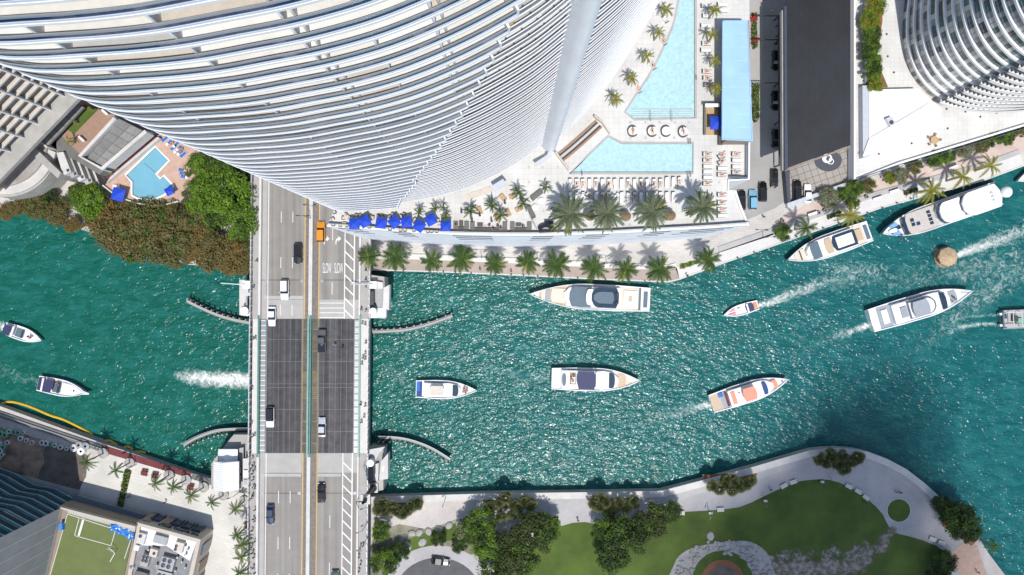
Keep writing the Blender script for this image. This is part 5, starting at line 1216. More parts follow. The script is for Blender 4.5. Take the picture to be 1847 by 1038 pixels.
clumps = {'bed next to the bridge': [(684, 918), (695, 922), (706, 916), (717, 922), (728, 925), (742, 912), (752, 908), (735, 918), (690, 908)],
          'second planting bed from the bridge': [(885, 912), (900, 905), (912, 898), (925, 908), (935, 915), (945, 906), (957, 910), (905, 930), (925, 925)],
          'third planting bed from the bridge': [(1070, 906), (1082, 914), (1093, 905), (1105, 918), (1118, 908), (1130, 914), (1143, 905), (1098, 922), (1085, 900)],
          'planting bed on the promenade bend': [(1286, 876), (1297, 882), (1308, 874), (1320, 884), (1332, 878), (1345, 872), (1352, 865), (1310, 866), (1325, 868)],
          'farthest planting bed on the curved seawall': [(1478, 828), (1490, 834), (1502, 828), (1512, 840), (1522, 846), (1535, 832), (1548, 826), (1498, 820), (1520, 822)]}
for cl, pts in clumps.items():
    for i, (x, y) in enumerate(sorted(pts)): fan_palm(x, y, 15, 3.0, f'{ORD[i]} fan palm from the left in the {cl}')
# feather palms: fronds are separate leaves sharing a few meshes
def frond_mesh(L_, droop, wid, n, stiff, mat):
    mb = MB(); pts = []
    for i in range(n + 1):
        t = i / n; pts.append(Vector((L_ * (t - .12 * droop * t * t), 0, L_ * (stiff * t - (stiff + droop) * t * t))))
    for i in range(n):
        a, b = pts[i], pts[i + 1]; t = (i + .5) / n; wv = wid * math.sin(math.pi * min(1, .12 + t * .85)) ** .7
        mb.quad(tuple(a + Vector((0, -.03, 0))), tuple(b + Vector((0, -.02, 0))), tuple(b + Vector((0, .02, 0))), tuple(a + Vector((0, .03, 0))))
        for s in (-1, 1):
            c = b + (b - a) * .9 + Vector((0, s * wv, -wv * .35))
            mb.tri(tuple(a), tuple(b), tuple(c)); 
            c2 = a + (b - a) * 1.3 + Vector((0, s * wv * .95, -wv * .15)); mb.tri(tuple(a + (b - a) * .5), tuple(b), tuple(c2))
    return mb.mesh('frond', [mat])
FR = {}
def frond(kind):
    if kind not in FR:
        p = {'royal': (1.0, .50, .22, 13, .34, 'frond_green'), 'date': (1.0, .30, .125, 14, .36, 'frond_date'), 'young': (1.0, .45, .16, 10, .45, 'frond_yellow'), 'coco': (1.0, .55, .15, 12, .25, 'frond_yellow'),
             'dry': (.95, .7, .15, 10, .1, 'frond_yellow'), 'small': (1.0, .5, .17, 10, .4, 'frond_green')}[kind]
        FR[kind] = [frond_mesh(p[0] * k, p[1] * q, p[2], p[3], p[4], p[5]) for k, q in ((1, 1), (.9, 1.2), (1.05, .85))]
    return FR[kind]
PTR = MB().tube([(0, 0, 0), (0, 0, .08), (0, 0, .5), (0, 0, 1)], 1.15, .8, 10).mesh('trunk', ['palm_bark'])
def palm(px, py, r_px, h, kind, n, label, z, group=None, tw=.2, lean=0):
    """crown centre at the pixel, trunk straight down"""
    zc = z + h; x, y, _ = W(px, py, zc); o = thing('palm_tree', label, 'palm', (x, y, z), group=group)
    t = link('trunk', PTR, o); t.scale = (tw, tw, h)
    r = random.Random(int(px * 3 + py)); fs = frond(kind); L2 = r_px * S(zc) * 1.12 * r.uniform(.88, 1.14); n = max(8, n + r.randint(-3, 3))
    o.rotation_euler = (r.uniform(-.05, .05), r.uniform(-.05, .05), r.random() * 6)
    for k in range(n):
        f = link('frond', (frond('dry')[k % 3] if k < n and r.random() < (.10 if k > n * .7 else .03) else fs[k % 3]), o, loc=(0, 0, h)); a = k * 2.39996 + r.uniform(-.35, .35); up = -.15 - .75 * (k / n) ** 1.2 + r.uniform(-.12, .12)
        f.rotation_euler = Euler((r.uniform(-.3, .3), up + .25, a)); s_ = L2 * r.uniform(.85, 1.08) * (1 - .18 * k / n); f.scale = (s_, s_, s_)
    return o
g = 'palms along the riverside walk'
for i, (x, y) in enumerate([(664, 462), (714, 464), (775, 468), (833, 470), (893, 474), (951, 476), (1008, 479), (1070, 483), (1132, 487), (1192, 487), (1280, 466)]):
    palm(x, y, 23, 9, 'royal', 27, f'{ORD[i]} green palm from the bridge along the riverside walk below the podium', ZN, g, .28)
g = 'big date palms on the pool deck'
for i, (x, y) in enumerate([(1029, 386), (1100, 386), (1176, 386), (1263, 378)]):
    palm(x, y, 33, 8, 'date', 58, f'{ORD[i]} large grey-green date palm from the left on the pool deck', ZD, g, .4)
for i, (x, y) in enumerate([(1203, 18), (1187, 60), (1166, 100), (1140, 143), (1110, 180)]):
    palm(x, y, 14, 4.5, 'young', 15, f'{ORD[i]} yellow-green palm from the top, left of the upper pool', ZD, 'palms left of the upper pool', .15)
for i, (x, y) in enumerate([(1289, 20), (1287, 64), (1292, 108), (1294, 161)]):
    palm(x, y, 14, 4.5, 'young', 15, f'{ORD[i]} yellow-green palm from the top, between upper pool and blue roof', ZD, 'palms right of the upper pool', .15)
for i, (x, y, r) in enumerate([(755, 384, 12), (784, 376, 11), (798, 375, 11), (803, 392, 12), (850, 381, 16), (888, 370, 14), (902, 389, 15), (934, 346, 14), (945, 366, 13), (986, 336, 13)]):
    palm(x, y, r, 3.2, 'small', 13, f'{ORD[i]} small potted palm from the left on the dining terrace', ZD, 'potted palms on the dining terrace', .12)
g = 'palms on the pink promenade'
for i, (x, y, r, k) in enumerate([(1452, 411, 23, 'royal'), (1535, 386, 25, 'coco'), (1681, 340, 25, 'coco'), (1735, 320, 24, 'coco'), (1788, 301, 23, 'coco')]):
    palm(x, y, r, 7, k, 16, f'{ORD[i]} palm from the left on the pink promenade by the moored yachts', ZN, g, .22)
g = 'palms on the white plaza'
for i, (x, y) in enumerate([(157, 830), (206, 848), (280, 871), (312, 880), (345, 894), (382, 909), (421, 920)]):
    palm(x, y, 15, 8, 'small', 12, f'{ORD[i]} slender palm from the left in a round planter on the white plaza', ZN, g, .16)
for i, (x, y) in enumerate([(428, 965), (435, 985), (434, 1007), (436, 1034)]):
    palm(x, y, 16, 8, 'small', 13, f'{ORD[i]} palm from the top in the row beside the lower left sidewalk', ZN, 'palms beside the sidewalk', .16)
palm(124, 254, 11, 3, 'young', 12, 'yellow-green palm on the hotel roof terrace', 12)
palm(198, 306, 10, 3, 'young', 12, 'yellow-green palm at the corner of the hotel pool terrace', ZP)
palm(160, 196, 5, 2, 'young', 10, 'tiny palm on the upper end of the roof lawn', 12.1); palm(133, 220, 5, 2, 'young', 10, 'tiny palm on the lower end of the roof lawn', 12.1)
palm(1790, 985, 16, 5, 'small', 12, 'dark palm at the rocky tip of the park', 1.5)
# planters under the plaza palms
for i, (x, y) in enumerate([(157, 830), (206, 848), (280, 871), (312, 880), (345, 894), (382, 909), (421, 920)]):
    bx, by = W(x, y, ZN + 8)[:2]
    solo('round_planter', MB().lathe(bx, by, [(1.25, ZN + .05), (1.3, ZN + .6), (1.0, ZN + .62), (.95, ZN + .5), (0, ZN + .5)], 20), 'concrete', f'{ORD[i]} round grey planter ring from the left on the white plaza', 'planter', 'round planters on the white plaza', base=(bx, by, ZN + .05))
for i, (x, y) in enumerate([(428, 965), (435, 985), (434, 1007), (436, 1034)]):
    bx, by = W(x, y, ZN + 8)[:2]
    o = thing('square_planter', f'{ORD[i]} dark square planter from the top beside the lower left sidewalk', 'planter', (bx, by, ZN + .05), group='square planters')
    part('box', MB().box(0, 0, 0, 1.7, 1.7, .6, taper=.96), 'brown_wall', o, world=False); part('soil', MB().box(0, 0, .6, 1.4, 1.4, .05), 'mulch', o, world=False)
# hedges and shrubs
def hedge(poly, z, h, sch, label, leaf=.28, dens=22):
    w_ = P2(poly, z); r = random.Random(int(poly[0][0])); mb = MB()
    xs = [p[0] for p in w_]; ys = [p[1] for p in w_]; n = int((max(xs) - min(xs)) * (max(ys) - min(ys)) * dens)
    def inside(x, y):
        c = False; j = len(w_) - 1
        for i in range(len(w_)):
            if (w_[i][1] > y) != (w_[j][1] > y) and x < (w_[j][0] - w_[i][0]) * (y - w_[i][1]) / (w_[j][1] - w_[i][1]) + w_[i][0]: c = not c
            j = i
        return c
    for _ in range(n):
        x, y = r.uniform(min(xs), max(xs)), r.uniform(min(ys), max(ys))
        if not inside(x, y): continue
        p = Vector((x, y, z + h * r.random() ** .5)); nr = Vector((r.gauss(0, .6), r.gauss(0, .6), 1)).normalized(); u = nr.cross(Vector((r.gauss(0, 1), r.gauss(0, 1), 0))).normalized(); v = nr.cross(u); a = leaf * r.uniform(.6, 1.4)
        mb.quad(tuple(p - u * a), tuple(p + v * a * .6), tuple(p + u * a), tuple(p - v * a * .6), r.randrange(3))
    o = thing('hedge', label, 'hedge', (sum(xs) / len(xs), sum(ys) / len(ys), z)); part('foliage', mb, SCH[sch], o)
    part('stems', MB().prism(w_, z, z + h * .4), 'bark', o)
hedge([(227, 847), (237, 850), (222, 914), (213, 911)], ZN, .8, 'mid', 'narrow green hedge strip crossing the white plaza')
hedge([(1355, 25), (1364, 25), (1365, 86), (1358, 90), (1355, 80)], ZN + .2, .8, 'mid', 'green planter hedge with red flowers beside the driveway')
hedge([(1356, 152), (1368, 155), (1368, 215), (1360, 223), (1356, 215)], ZN + .2, 1.2, 'mid', 'lush green hedge between pavilion and driveway')
hedge([(1226, 478), (1262, 468), (1264, 474), (1226, 486)], ZN + .1, .5, 'bright', 'short green hedge beside the last riverside palm')
hedge([(1492, 390), (1516, 381), (1517, 387), (1493, 396)], ZN + .3, .8, 'dark', 'clipped dark hedge left of the yellow palm')
hedge([(1630, 346), (1652, 338), (1653, 345), (1631, 353)], ZN + .3, .8, 'dark', 'clipped dark hedge near the big moored yacht')
for i, (x, y) in enumerate([(1357, 32), (1362, 72)]):
    bx, by, _ = W(x + 3, y, ZN + 1.4); r = random.Random(i); mb = MB()
    for _ in range(60):
        p = Vector((bx + r.gauss(0, .35), by + r.gauss(0, .35), ZN + 1 + r.random() * .5)); a = .16
        mb.quad(tuple(p + Vector((-a, 0, .05))), tuple(p + Vector((0, -a, 0))), tuple(p + Vector((a, 0, .05))), tuple(p + Vector((0, a, 0))))
    solo('flower_clump', mb, 'red_flower', ['upper', 'lower'][i] + ' clump of red flowers in the driveway planter', 'flowers', 'red flower clumps')
g = 'shrubs along the white terrace'
for i, (x, y, r, sc) in enumerate([(1580, 8, 22, 'yellow'), (1574, 35, 20, 'yellow'), (1576, 60, 18, 'mid'), (1575, 85, 18, 'mid'), (1576, 108, 19, 'mid'), (1578, 128, 18, 'mid'), (1584, 148, 17, 'yellow')]):
    tree(x, y, r, 3.5, sc, f'{ORD[i]} shrub from the top in the planter of the white terrace', z=ZR + .4, group=g, nm='shrub')
for i, (x, y, r, h, sc) in enumerate([(1415, 420, 16, 3, 'mid'), (1495, 358, 20, 3, 'grey'), (1520, 350, 13, 3, 'mid'), (1545, 338, 17, 3, 'mid'), (1570, 335, 14, 3, 'olive'), (1630, 316, 16, 4, 'grey'), (1608, 320, 12, 3, 'yellow'),
        (1655, 300, 14, 3, 'olive'), (1690, 285, 17, 3, 'mid'), (1715, 280, 15, 4, 'mid'), (1745, 270, 16, 3, 'grey'), (1775, 262, 14, 3, 'olive'), (1795, 250, 15, 3, 'mid'), (1822, 247, 15, 3, 'mid'), (1845, 236, 13, 3, 'olive'), (1542, 365, 12, 3, 'mid')]):
    tree(x, y, r, h, sc, f'{ORD[i]} shrub from the left between white terrace and pink promenade', group='promenade shrubs', nm='shrub')
# grass blades over the lawn near its edges are too fine to show; scattered stones around the circle
rs = random.Random(4); stone = MB().lathe(0, 0, [(0, 0), (.5, .05), (.42, .3), (.15, .42), (0, .43)], 7).mesh('stone', ['rock'])
sg = thing('stone_ring', 'ring of pale rubble stones around the circular garden bed', 'stone ring', W(1303, 1040, ZN + .11))
for k in range(150):
    q = rs.uniform(0, math.pi); d = rs.uniform(57, 88); x, y = 1303 + d * math.cos(q), 1046 - d * .82 * math.sin(q)
    l = link('stone', stone, sg, loc=W(x, y, ZN + .11), rz=rs.random() * 6, world=True); s_ = rs.uniform(.4, 1.3); l.scale = (s_, s_ * rs.uniform(.6, 1), s_)
for i, (x, y) in enumerate([(743, 962), (756, 961), (773, 959), (791, 954), (810, 948), (828, 945)]):
    o = link('boulder', stone, loc=W(x, y, ZN + .05), rz=i); o.scale = (2.2, 1.7, 1.4); tag(o, f'{ORD[i]} pale boulder from the left along the garden path', 'boulder', 'boulders in the garden bed')
for i, (x, y) in enumerate([(720, 990), (735, 985), (762, 978), (716, 1002), (1281, 967), (822, 988)]):
    o = link('boulder', stone, loc=W(x, y, ZN + .05), rz=i * 2); o.scale = (2.6, 2.0, 1.5); tag(o, f'{ORD[i]} light boulder of the scattered ones near the turning circle and lawn', 'boulder', 'scattered boulders')
# ------------------------------------------------------------------ boats
pm('deck_pale', (.50, .46, .42), .6, var=.12, scale=2)
class Boat:
    """local frame: x from stern (-L/2) to bow (+L/2), z = 0 at the waterline"""
    def __init__(s, name, label, stern, bow, beam_px, hs=1.7, t0=.5, p=2.2, st=.9, hull='gelcoat', deck='gelcoat', zref=1.6, grp=None, cat='boat'):
        a = Vector(W(*stern, zref)[:2]); b = Vector(W(*bow, zref)[:2]); s.L = (b - a).length; s.B = beam_px * S(zref); s.t0, s.p, s.st, s.hs = t0, p, st, hs
        m = (a + b) / 2; d = b - a
        s.o = thing(name, label, cat, (m.x, m.y, 0), math.atan2(d.y, d.x), grp)
        n = 24; rings = []
        for z, k, sh in ((-.5, .74, .06), (.35, .93, .02), (hs, 1.0, 0)):
            rr = []
            for i in range(n + 1):
                t = i / n; x = -s.L / 2 + s.L * (t * (1 - sh)) ; rr.append((x, s.hw(t) * k, z + (.45 * t ** 3 * hs / 1.7 if z == hs else 0)))
            rings.append(rr)
        mb = MB()
        for r0, r1 in zip(rings, rings[1:]):
            for i in range(n):
                for sg in (1, -1): mb.quad(*[(q[0], q[1] * sg, q[2]) for q in ((r0[i], r0[i + 1], r1[i + 1], r1[i]) if sg < 0 else (r0[i + 1], r0[i], r1[i], r1[i + 1]))])
            mb.quad((r0[0][0], -r0[0][1], r0[0][2]), (r1[0][0], -r1[0][1], r1[0][2]), (r1[0][0], r1[0][1], r1[0][2]), (r0[0][0], r0[0][1], r0[0][2]))
        top = rings[-1]; inn = [(q[0], max(0, q[1] - .22), q[2]) for q in top]; dk = [(q[0], q[1], q[2] - .4) for q in inn]
        for r0, r1 in ((top, inn), (inn, dk)):
            for i in range(n):
                for sg in (1, -1): mb.quad(*[(q[0], q[1] * sg, q[2]) for q in (r0[i], r0[i + 1], r1[i + 1], r1[i])])
        part('hull', mb, hull, s.o, world=False)
        mb = MB()
        for i in range(n): mb.quad((dk[i][0], -dk[i][1], dk[i][2]), (dk[i + 1][0], -dk[i + 1][1], dk[i + 1][2]), (dk[i + 1][0], dk[i + 1][1], dk[i + 1][2]), (dk[i][0], dk[i][1], dk[i][2]))
        part('deck', mb, deck, s.o, world=False); s.zd = hs - .38
        rl = [(q[0], q[1] - .1, q[2] + .55) for q in top[int(n * .45):]]
        if s.L > 12: part('bow_rail', MB().tube(rl + [(q[0], -q[1], q[2]) for q in rl[::-1]], .035, n=4, cap=False), 'light_metal', s.o, world=False)
    def hw(s, t): return s.B / 2 * (s.st + (1 - s.st) * min(1, t / .3)) * (1 - max(0, (t - s.t0) / (1 - s.t0)) ** s.p)
    def zdeck(s, t): return s.zd + .45 * t ** 3 * s.hs / 1.7
    def lay(s, name, t0, t1, wf, z0, z1, mat, fr=.0, br=.0, shrink=1.0, v=0.0, parent=None, off=None):
        """deck-plan plate between stations t0..t1, half width fraction wf, rounded ends; z above deck"""
        n = 12; up = []
        for i in range(n + 1):
            t = t0 + (t1 - t0) * i / n; u = i / n; hw = min(wf * s.B / 2, max(.05, s.hw(t) - .12))
            if fr and u > 1 - fr: hw *= math.sqrt(max(0.02, 1 - ((u - 1 + fr) / fr) ** 2 * .9))
            if br and u < br: hw *= math.sqrt(max(0.02, 1 - ((br - u) / br) ** 2 * .9))
            up.append((-s.L / 2 + s.L * t, hw))
        c = v * s.B / 2; poly = [(x, c - y) for x, y in up] + [(x, c + y) for x, y in up[::-1]]
        zb = s.zdeck((t0 + t1) / 2) if off is None else off
        mx = sum(p[0] for p in poly) / len(poly); tp = [(mx + (x - mx) * shrink, c + (y - c) * (shrink + (1 - shrink) * .4)) for x, y in poly]
        if name in ('windshield', 'side_window', 'flybridge', 'roof_glass', 'bridge_glass', 'sunroof') and getattr(s, 'sal', None): parent = s.sal
        q = part(name, MB().prism(poly, zb + z0, zb + z1, top_poly=tp if shrink != 1 else None), mat, parent or s.o, world=False)
        if name in ('saloon', 'cabin'): s.sal = q
        return q
    def pt(s, t, v, z=0): return (-s.L / 2 + s.L * t, v * s.B / 2, s.zdeck(t) + z)
# moored blue-grey yacht under the podium
b = Boat('motor_yacht', 'large moored yacht with dark blue-grey hardtop beside the riverside walk', (1172, 541), (954, 531), 47, 2.2, .5, 2.0)
b.lay('swim_platform', .005, .075, .85, .0, .12, 'white'); b.lay('swim_pad', .02, .055, .62, .13, .2, 'boat_grey'); b.lay('transom_rail', .078, .092, .86, .02, .5, 'boat_grey')
b.lay('aft_deck', .095, .25, .82, .02, .2, 'beige_pad'); b.lay('sofa', .105, .22, .62, .2, .62, 'white'); b.lay('table', .15, .18, .22, .62, .75, 'teak')
b.lay('saloon', .25, .72, .80, .02, 1.5, 'gelcoat', .25, 0, .97); b.lay('side_window', .27, .66, .815, .5, 1.2, 'boat_glass', .2); b.lay('windshield', .49, .67, .78, 1.5, 1.75, 'boat_grey', .2, 0, .95)
b.lay('hardtop', .27, .49, .76, 2.9, 3.1, 'boat_glass', .25, .1); b.lay('roof_panel', .31, .475, .44, 3.1, 3.2, 'boat_grey', .4, .1); b.lay('arch', .48, .535, .60, 1.6, 2.7, 'gelcoat', .4); b.lay('flybridge', .25, .5, .70, 1.5, 1.7, 'white')
for v in (-.36, .36):
    x, y, z = b.pt(.285, v); part('radar_dome', MB().lathe(x, y, [(.42, z + 3.1), (.42, z + 3.45), (.25, z + 3.7), (0, z + 3.72)], 14), 'dark_metal', b.o, world=False, smooth=True)
b.lay('sun_pad', .70, .82, .55, .3, .5, 'beige_pad', .1); b.lay('hatch', .83, .862, .5, .3, .5, 'grey_canvas'); b.lay('foredeck_pad', .69, .93, .84, .02, .12, 'teak', .2); b.lay('bow_seat', .865, .9, .5, .12, .45, 'beige_pad')
for v in (-.25, .1):
    x, y, z = b.pt(.955, v); part('windlass', MB().lathe(x, y, [(.2, z), (.2, z + .35), (0, z + .4)], 10), 'dark_metal', b.o, world=False)
# small flybridge boat
b = Boat('motor_yacht', 'small white flybridge boat with grey roof right of the bridge', (750, 702), (861, 705), 34, 1.6, .42, 2.1)
b.lay('cockpit', .01, .10, .8, .02, .1, 'boat_glass_blue'); b.lay('blue_cover', .012, .07, .5, .1, .5, 'blue_cloth', v=.3); b.lay('saloon', .12, .74, .76, .02, 1.3, 'gelcoat', .35, 0, .95); b.lay('windshield', .60, .70, .60, .95, 1.42, 'boat_glass', .35, 0, .95)
b.lay('flybridge', .15, .55, .68, 1.3, 1.55, 'white', .3); b.lay('bimini', .24, .47, .5, 2.6, 2.7, 'sand_tile', .1, .1); b.lay('side_window', .2, .6, .785, .45, .95, 'boat_glass', .3); b.lay('sun_pad', .76, .86, .4, .03, .22, 'beige_pad', .3)
# flybridge boat with navy canopy
b = Boat('motor_yacht', 'white flybridge boat with navy blue canopy in midstream', (995, 683), (1154, 687), 42, 1.9, .5, 2.1)
b.lay('aft_deck', .01, .10, .86, .02, .08, 'white_tile'); b.lay('saloon', .10, .76, .8, .02, 1.4, 'gelcoat', .3, 0, .96); b.lay('tender', .115, .16, .55, 1.4, 1.75, 'boat_grey', .4, .4); b.lay('bench', .2, .27, .5, 1.4, 1.8, 'brown_deck', v=.1); b.lay('seat', .22, .26, .3, 1.42, 1.85, 'white')
b.lay('canopy', .28, .49, .72, 2.9, 3.05, 'navy_canvas', .06, .06, .98); b.lay('canopy_frame', .49, .51, .7, 2.6, 2.8, 'light_metal'); b.lay('flybridge', .12, .62, .72, 1.4, 1.65, 'white', .2); b.lay('windshield', .64, .71, .66, 1.0, 1.55, 'boat_glass', .4, 0, .95)
b.lay('side_window', .2, .62, .82, .5, 1.05, 'boat_glass', .2); b.lay('sun_pad', .75, .84, .55, .04, .3, 'teak', .1); b.lay('foredeck', .73, .97, .9, .015, .05, 'beige_pad', .3)
x, y, z = b.pt(.93, 0); part('anchor_windlass', MB().lathe(x, y, [(.3, z), (.25, z + .3), (0, z + .32)], 10), 'light_metal', b.o, world=False)
# boat with salmon canvas
b = Boat('motor_yacht', 'white motor boat with salmon canvas roof and tan swim platform', (1283, 729), (1421, 684), 38, 1.8, .5, 2.0, .88)
b.lay('swim_platform', .0, .13, .86, .02, .14, 'teak', 0, .2); b.lay('cockpit', .13, .2, .8, .02, .12, 'grey_canvas'); b.lay('towel', .11, .17, .2, .15, .4, 'blue_cloth', v=.55); b.lay('cockpit_seat', .19, .215, .72, .1, .6, 'maroon')
b.lay('saloon', .22, .8, .8, .02, 1.4, 'gelcoat', .35, 0, .96); b.lay('flybridge_seat', .25, .3, .6, 1.4, 1.9, 'salmon_canvas'); b.lay('flybridge', .22, .55, .74, 1.4, 1.6, 'white', .1); b.lay('helm_seat', .34, .37, .3, 1.6, 2.1, 'white'); b.lay('canvas_roof', .38, .55, .62, 2.8, 2.95, 'salmon_canvas', .12, .06, .98)
b.lay('windshield', .65, .71, .64, 1.0, 1.55, 'boat_glass_blue', .4, 0, .95); b.lay('sun_pad', .75, .85, .4, .5, .75, 'salmon_canvas', .1, .1); b.lay('side_window', .3, .62, .82, .5, 1.0, 'boat_glass', .2)
x, y, z = b.pt(.92, 0); part('anchor_windlass', MB().lathe(x, y, [(.2, z), (.2, z + .3), (0, z + .32)], 10), 'dark_metal', b.o, world=False)
# moored yacht E
b = Boat('motor_yacht', 'moored white yacht with dark framed white sunroof at the pink promenade', (1568, 417), (1418, 470), 42, 2.0, .5, 2.0)
b.lay('swim_platform', .0, .07, .86, .02, .14, 'gelcoat'); b.lay('tender_rack', .02, .06, .62, .14, .5, 'boat_grey'); b.lay('aft_deck', .07, .2, .8, .02, .15, 'beige_pad'); b.lay('aft_sofa', .1, .17, .5, .15, .55, 'teak'); b.lay('saloon', .2, .78, .8, .02, 1.5, 'gelcoat', .3, 0, .97)
b.lay('roof_glass', .2, .475, .68, 1.6, 1.85, 'boat_glass', .15); b.lay('sunroof', .235, .43, .47, 1.86, 2.0, 'white'); b.lay('sun_lounge', .48, .56, .66, 1.5, 1.8, 'teak', .2); b.lay('windshield', .62, .73, .72, 1.25, 1.62, 'boat_grey', .1, 0, .96); b.lay('sun_pad', .78, .91, .5, .2, .4, 'beige_pad', .2)
b.lay('pad_rail', .835, .845, .42, .4, .75, 'dark_metal')
# large moored yacht F
b = Boat('motor_yacht', 'largest moored yacht with white domed roofs and blue water toys on the bow', (1798, 349), (1586, 423), 46, 2.6, .6, 2.4, .94)
b.lay('swim_platform', .0, .06, .9, .02, .2, 'boat_glass'); b.lay('saloon', .07, .56, .9, .02, 2.0, 'gelcoat', .15, 0, .98); b.lay('roof', .065, .38, .93, 4.0, 4.35, 'gelcoat', .25, .08, .98); b.lay('upper_cabin', .1, .38, .8, 2.0, 4.0, 'boat_glass', .25)
b.lay('bridge_roof', .36, .545, .82, 2.6, 3.0, 'gelcoat', .3, 0, .97); b.lay('bridge_glass', .36, .56, .84, 2.0, 2.6, 'boat_glass', .3); b.lay('upper_deck', .54, .80, .84, .02, .9, 'deck_pale', .1); b.lay('windshield', .80, .83, .72, .3, 1.1, 'boat_glass', .3)
for t in (.585,):
    for v in (-.45, -.15, .15, .45): b.lay('hatch', t, t + .03, .12, .9, .98, 'boat_glass', v=v)
for t, v in ((.73, .1), (.73, -.25), (.69, .15)): b.lay('hatch', t, t + .028, .13, .9, .98, 'boat_glass', v=v)
for t, v, m in ((.86, -.35, 'car_sky'), (.855, .35, 'car_sky'), (.875, .05, 'white')): b.lay('jet_ski', t, t + .075, .16, .1, .75, m, .6, .2, .9, v=v)
b.lay('cover', .84, .88, .14, .1, .5, 'boat_glass', v=-.05); b.lay('cover', .85, .885, .14, .1, .5, 'navy_canvas', v=.58)
x, y, z = b.pt(.03, 0); part('radar_dome', MB().lathe(x, y, [(1.3, z + 4.2), (1.35, z + 4.9), (.9, z + 5.6), (0, z + 5.8)], 20), 'white', b.o, world=False, smooth=True); part('mast', MB().tube([(x, y, z), (x, y, z + 4.2)], .3, n=8), 'white', b.o, world=False)
for v in (-.3, 0, .3):
    x, y, z = b.pt(.14, v); part('antenna', MB().lathe(x, y, [(.35, z + 4.35), (.3, z + 4.7), (0, z + 4.85)], 10), 'light_metal', b.o, world=False)
# G
b = Boat('motor_yacht', 'long white motor yacht with grey hardtop under way at right', (1569, 579), (1751, 525), 46, 2.2, .52, 2.0, .92)
b.lay('swim_platform', .0, .07, .9, .02, .4, 'white', 0, .3); b.lay('aft_deck', .08, .2, .84, .02, .12, 'grey_canvas'); b.lay('dinette', .11, .17, .55, .12, .6, 'white'); b.lay('saloon', .2, .76, .8, .02, 1.5, 'gelcoat', .3, 0, .97); b.lay('flybridge', .2, .58, .74, 1.5, 1.7, 'white_tile', .2)
b.lay('spa_cover', .27, .33, .42, 1.7, 2.1, 'grey_canvas'); b.lay('hardtop', .36, .52, .62, 3.2, 3.4, 'grey_canvas', .06, .06, .98); b.lay('fly_glass', .34, .6, .66, 1.7, 2.3, 'boat_grey', .3); b.lay('fly_floor', .35, .585, .6, 2.3, 2.35, 'white_tile', .3); b.lay('windshield', .66, .715, .68, 1.0, 1.7, 'boat_glass', .4, 0, .95); b.lay('sun_pad', .77, .84, .48, .1, .4, 'grey_canvas', .1)
b.lay('side_window', .3, .62, .82, .5, 1.0, 'boat_glass', .2); b.lay('foredeck', .74, .95, .8, .015, .05, 'white_tile', .3)
x, y, z = b.pt(.9, .1); part('crane', MB().tube([(x, y, z), (x, y, z + .8), (x + 1.6, y - .3, z + .8)], .1, n=6), 'grey_metal', b.o, world=False)
# H
b = Boat('motorboat', 'small open white motorboat with black cover heading left', (1368, 550), (1305, 569), 20, 1.0, .5, 2.0, .85, zref=1)
b.lay('stern_pad', .03, .13, .55, .02, .3, 'salmon_canvas'); b.lay('black_cover', .14, .36, .72, .5, .7, 'navy_canvas', .1, .1, .95); b.lay('arch', .30, .34, .8, .7, .95, 'white'); b.lay('cockpit', .36, .9, .62, .02, .06, 'white_tile', .4); b.lay('console', .5, .58, .2, .06, .7, 'white', v=-.2); b.lay('bow_seat', .66, .86, .2, .06, .4, 'cloth_pink', .2, v=.35); b.lay('bow_seat', .66, .86, .2, .06, .4, 'cloth_pink', .2, v=-.35)
# I
b = Boat('motorboat', 'small white speedboat with dark sunshade at the left edge', (9, 592), (77, 615), 25, 1.2, .45, 2.0, .88, zref=1)
b.lay('sunshade', .04, .24, .72, 1.5, 1.6, 'navy_canvas', .08, .08); b.lay('arch', .245, .29, .8, 1.1, 1.4, 'white'); b.lay('cockpit', .28, .48, .66, .02, .06, 'boat_grey', .2); b.lay('windshield', .46, .5, .6, .1, .6, 'boat_glass', .4); b.lay('foredeck', .5, .96, .8, .02, .25, 'gelcoat', .4, 0, .8)
for v in (-.3, .3):
    x, y, z = b.pt(-.03, v); part('outboard', MB().box(x, y, z - .5, .7, .4, .9, taper=.8), 'white', b.o, world=False)
# J
b = Boat('motorboat', 'white cabin cruiser with two black covers at lower left', (70, 691), (158, 709), 30, 1.5, .45, 2.0, .9, zref=1)
b.lay('stern_cover', .02, .11, .76, .1, .6, 'navy_canvas'); b.lay('arch', .115, .15, .82, .9, 1.3, 'white'); b.lay('sunshade', .16, .34, .74, 1.4, 1.5, 'navy_canvas', .05, .05); b.lay('cockpit', .3, .44, .7, .02, .06, 'boat_grey'); b.lay('windshield', .42, .47, .66, .2, .75, 'boat_glass', .4); b.lay('cabin', .46, .95, .7, .02, .5, 'gelcoat', .5, 0, .85); b.lay('towel', .58, .70, .14, .5, .53, 'rail_light'); b.lay('hatch', .56, .585, .12, .5, .56, 'dark_metal', v=.1); b.lay('hatch', .74, .765, .12, .5, .56, 'dark_metal')
x, y, z = b.pt(1.0, 0); part('pulpit', MB().prism([(x - .9, -.5), (x + .8, -.16), (x + .8, .16), (x - .9, .5)], z + .2, z + .4), 'gelcoat', b.o, world=False)
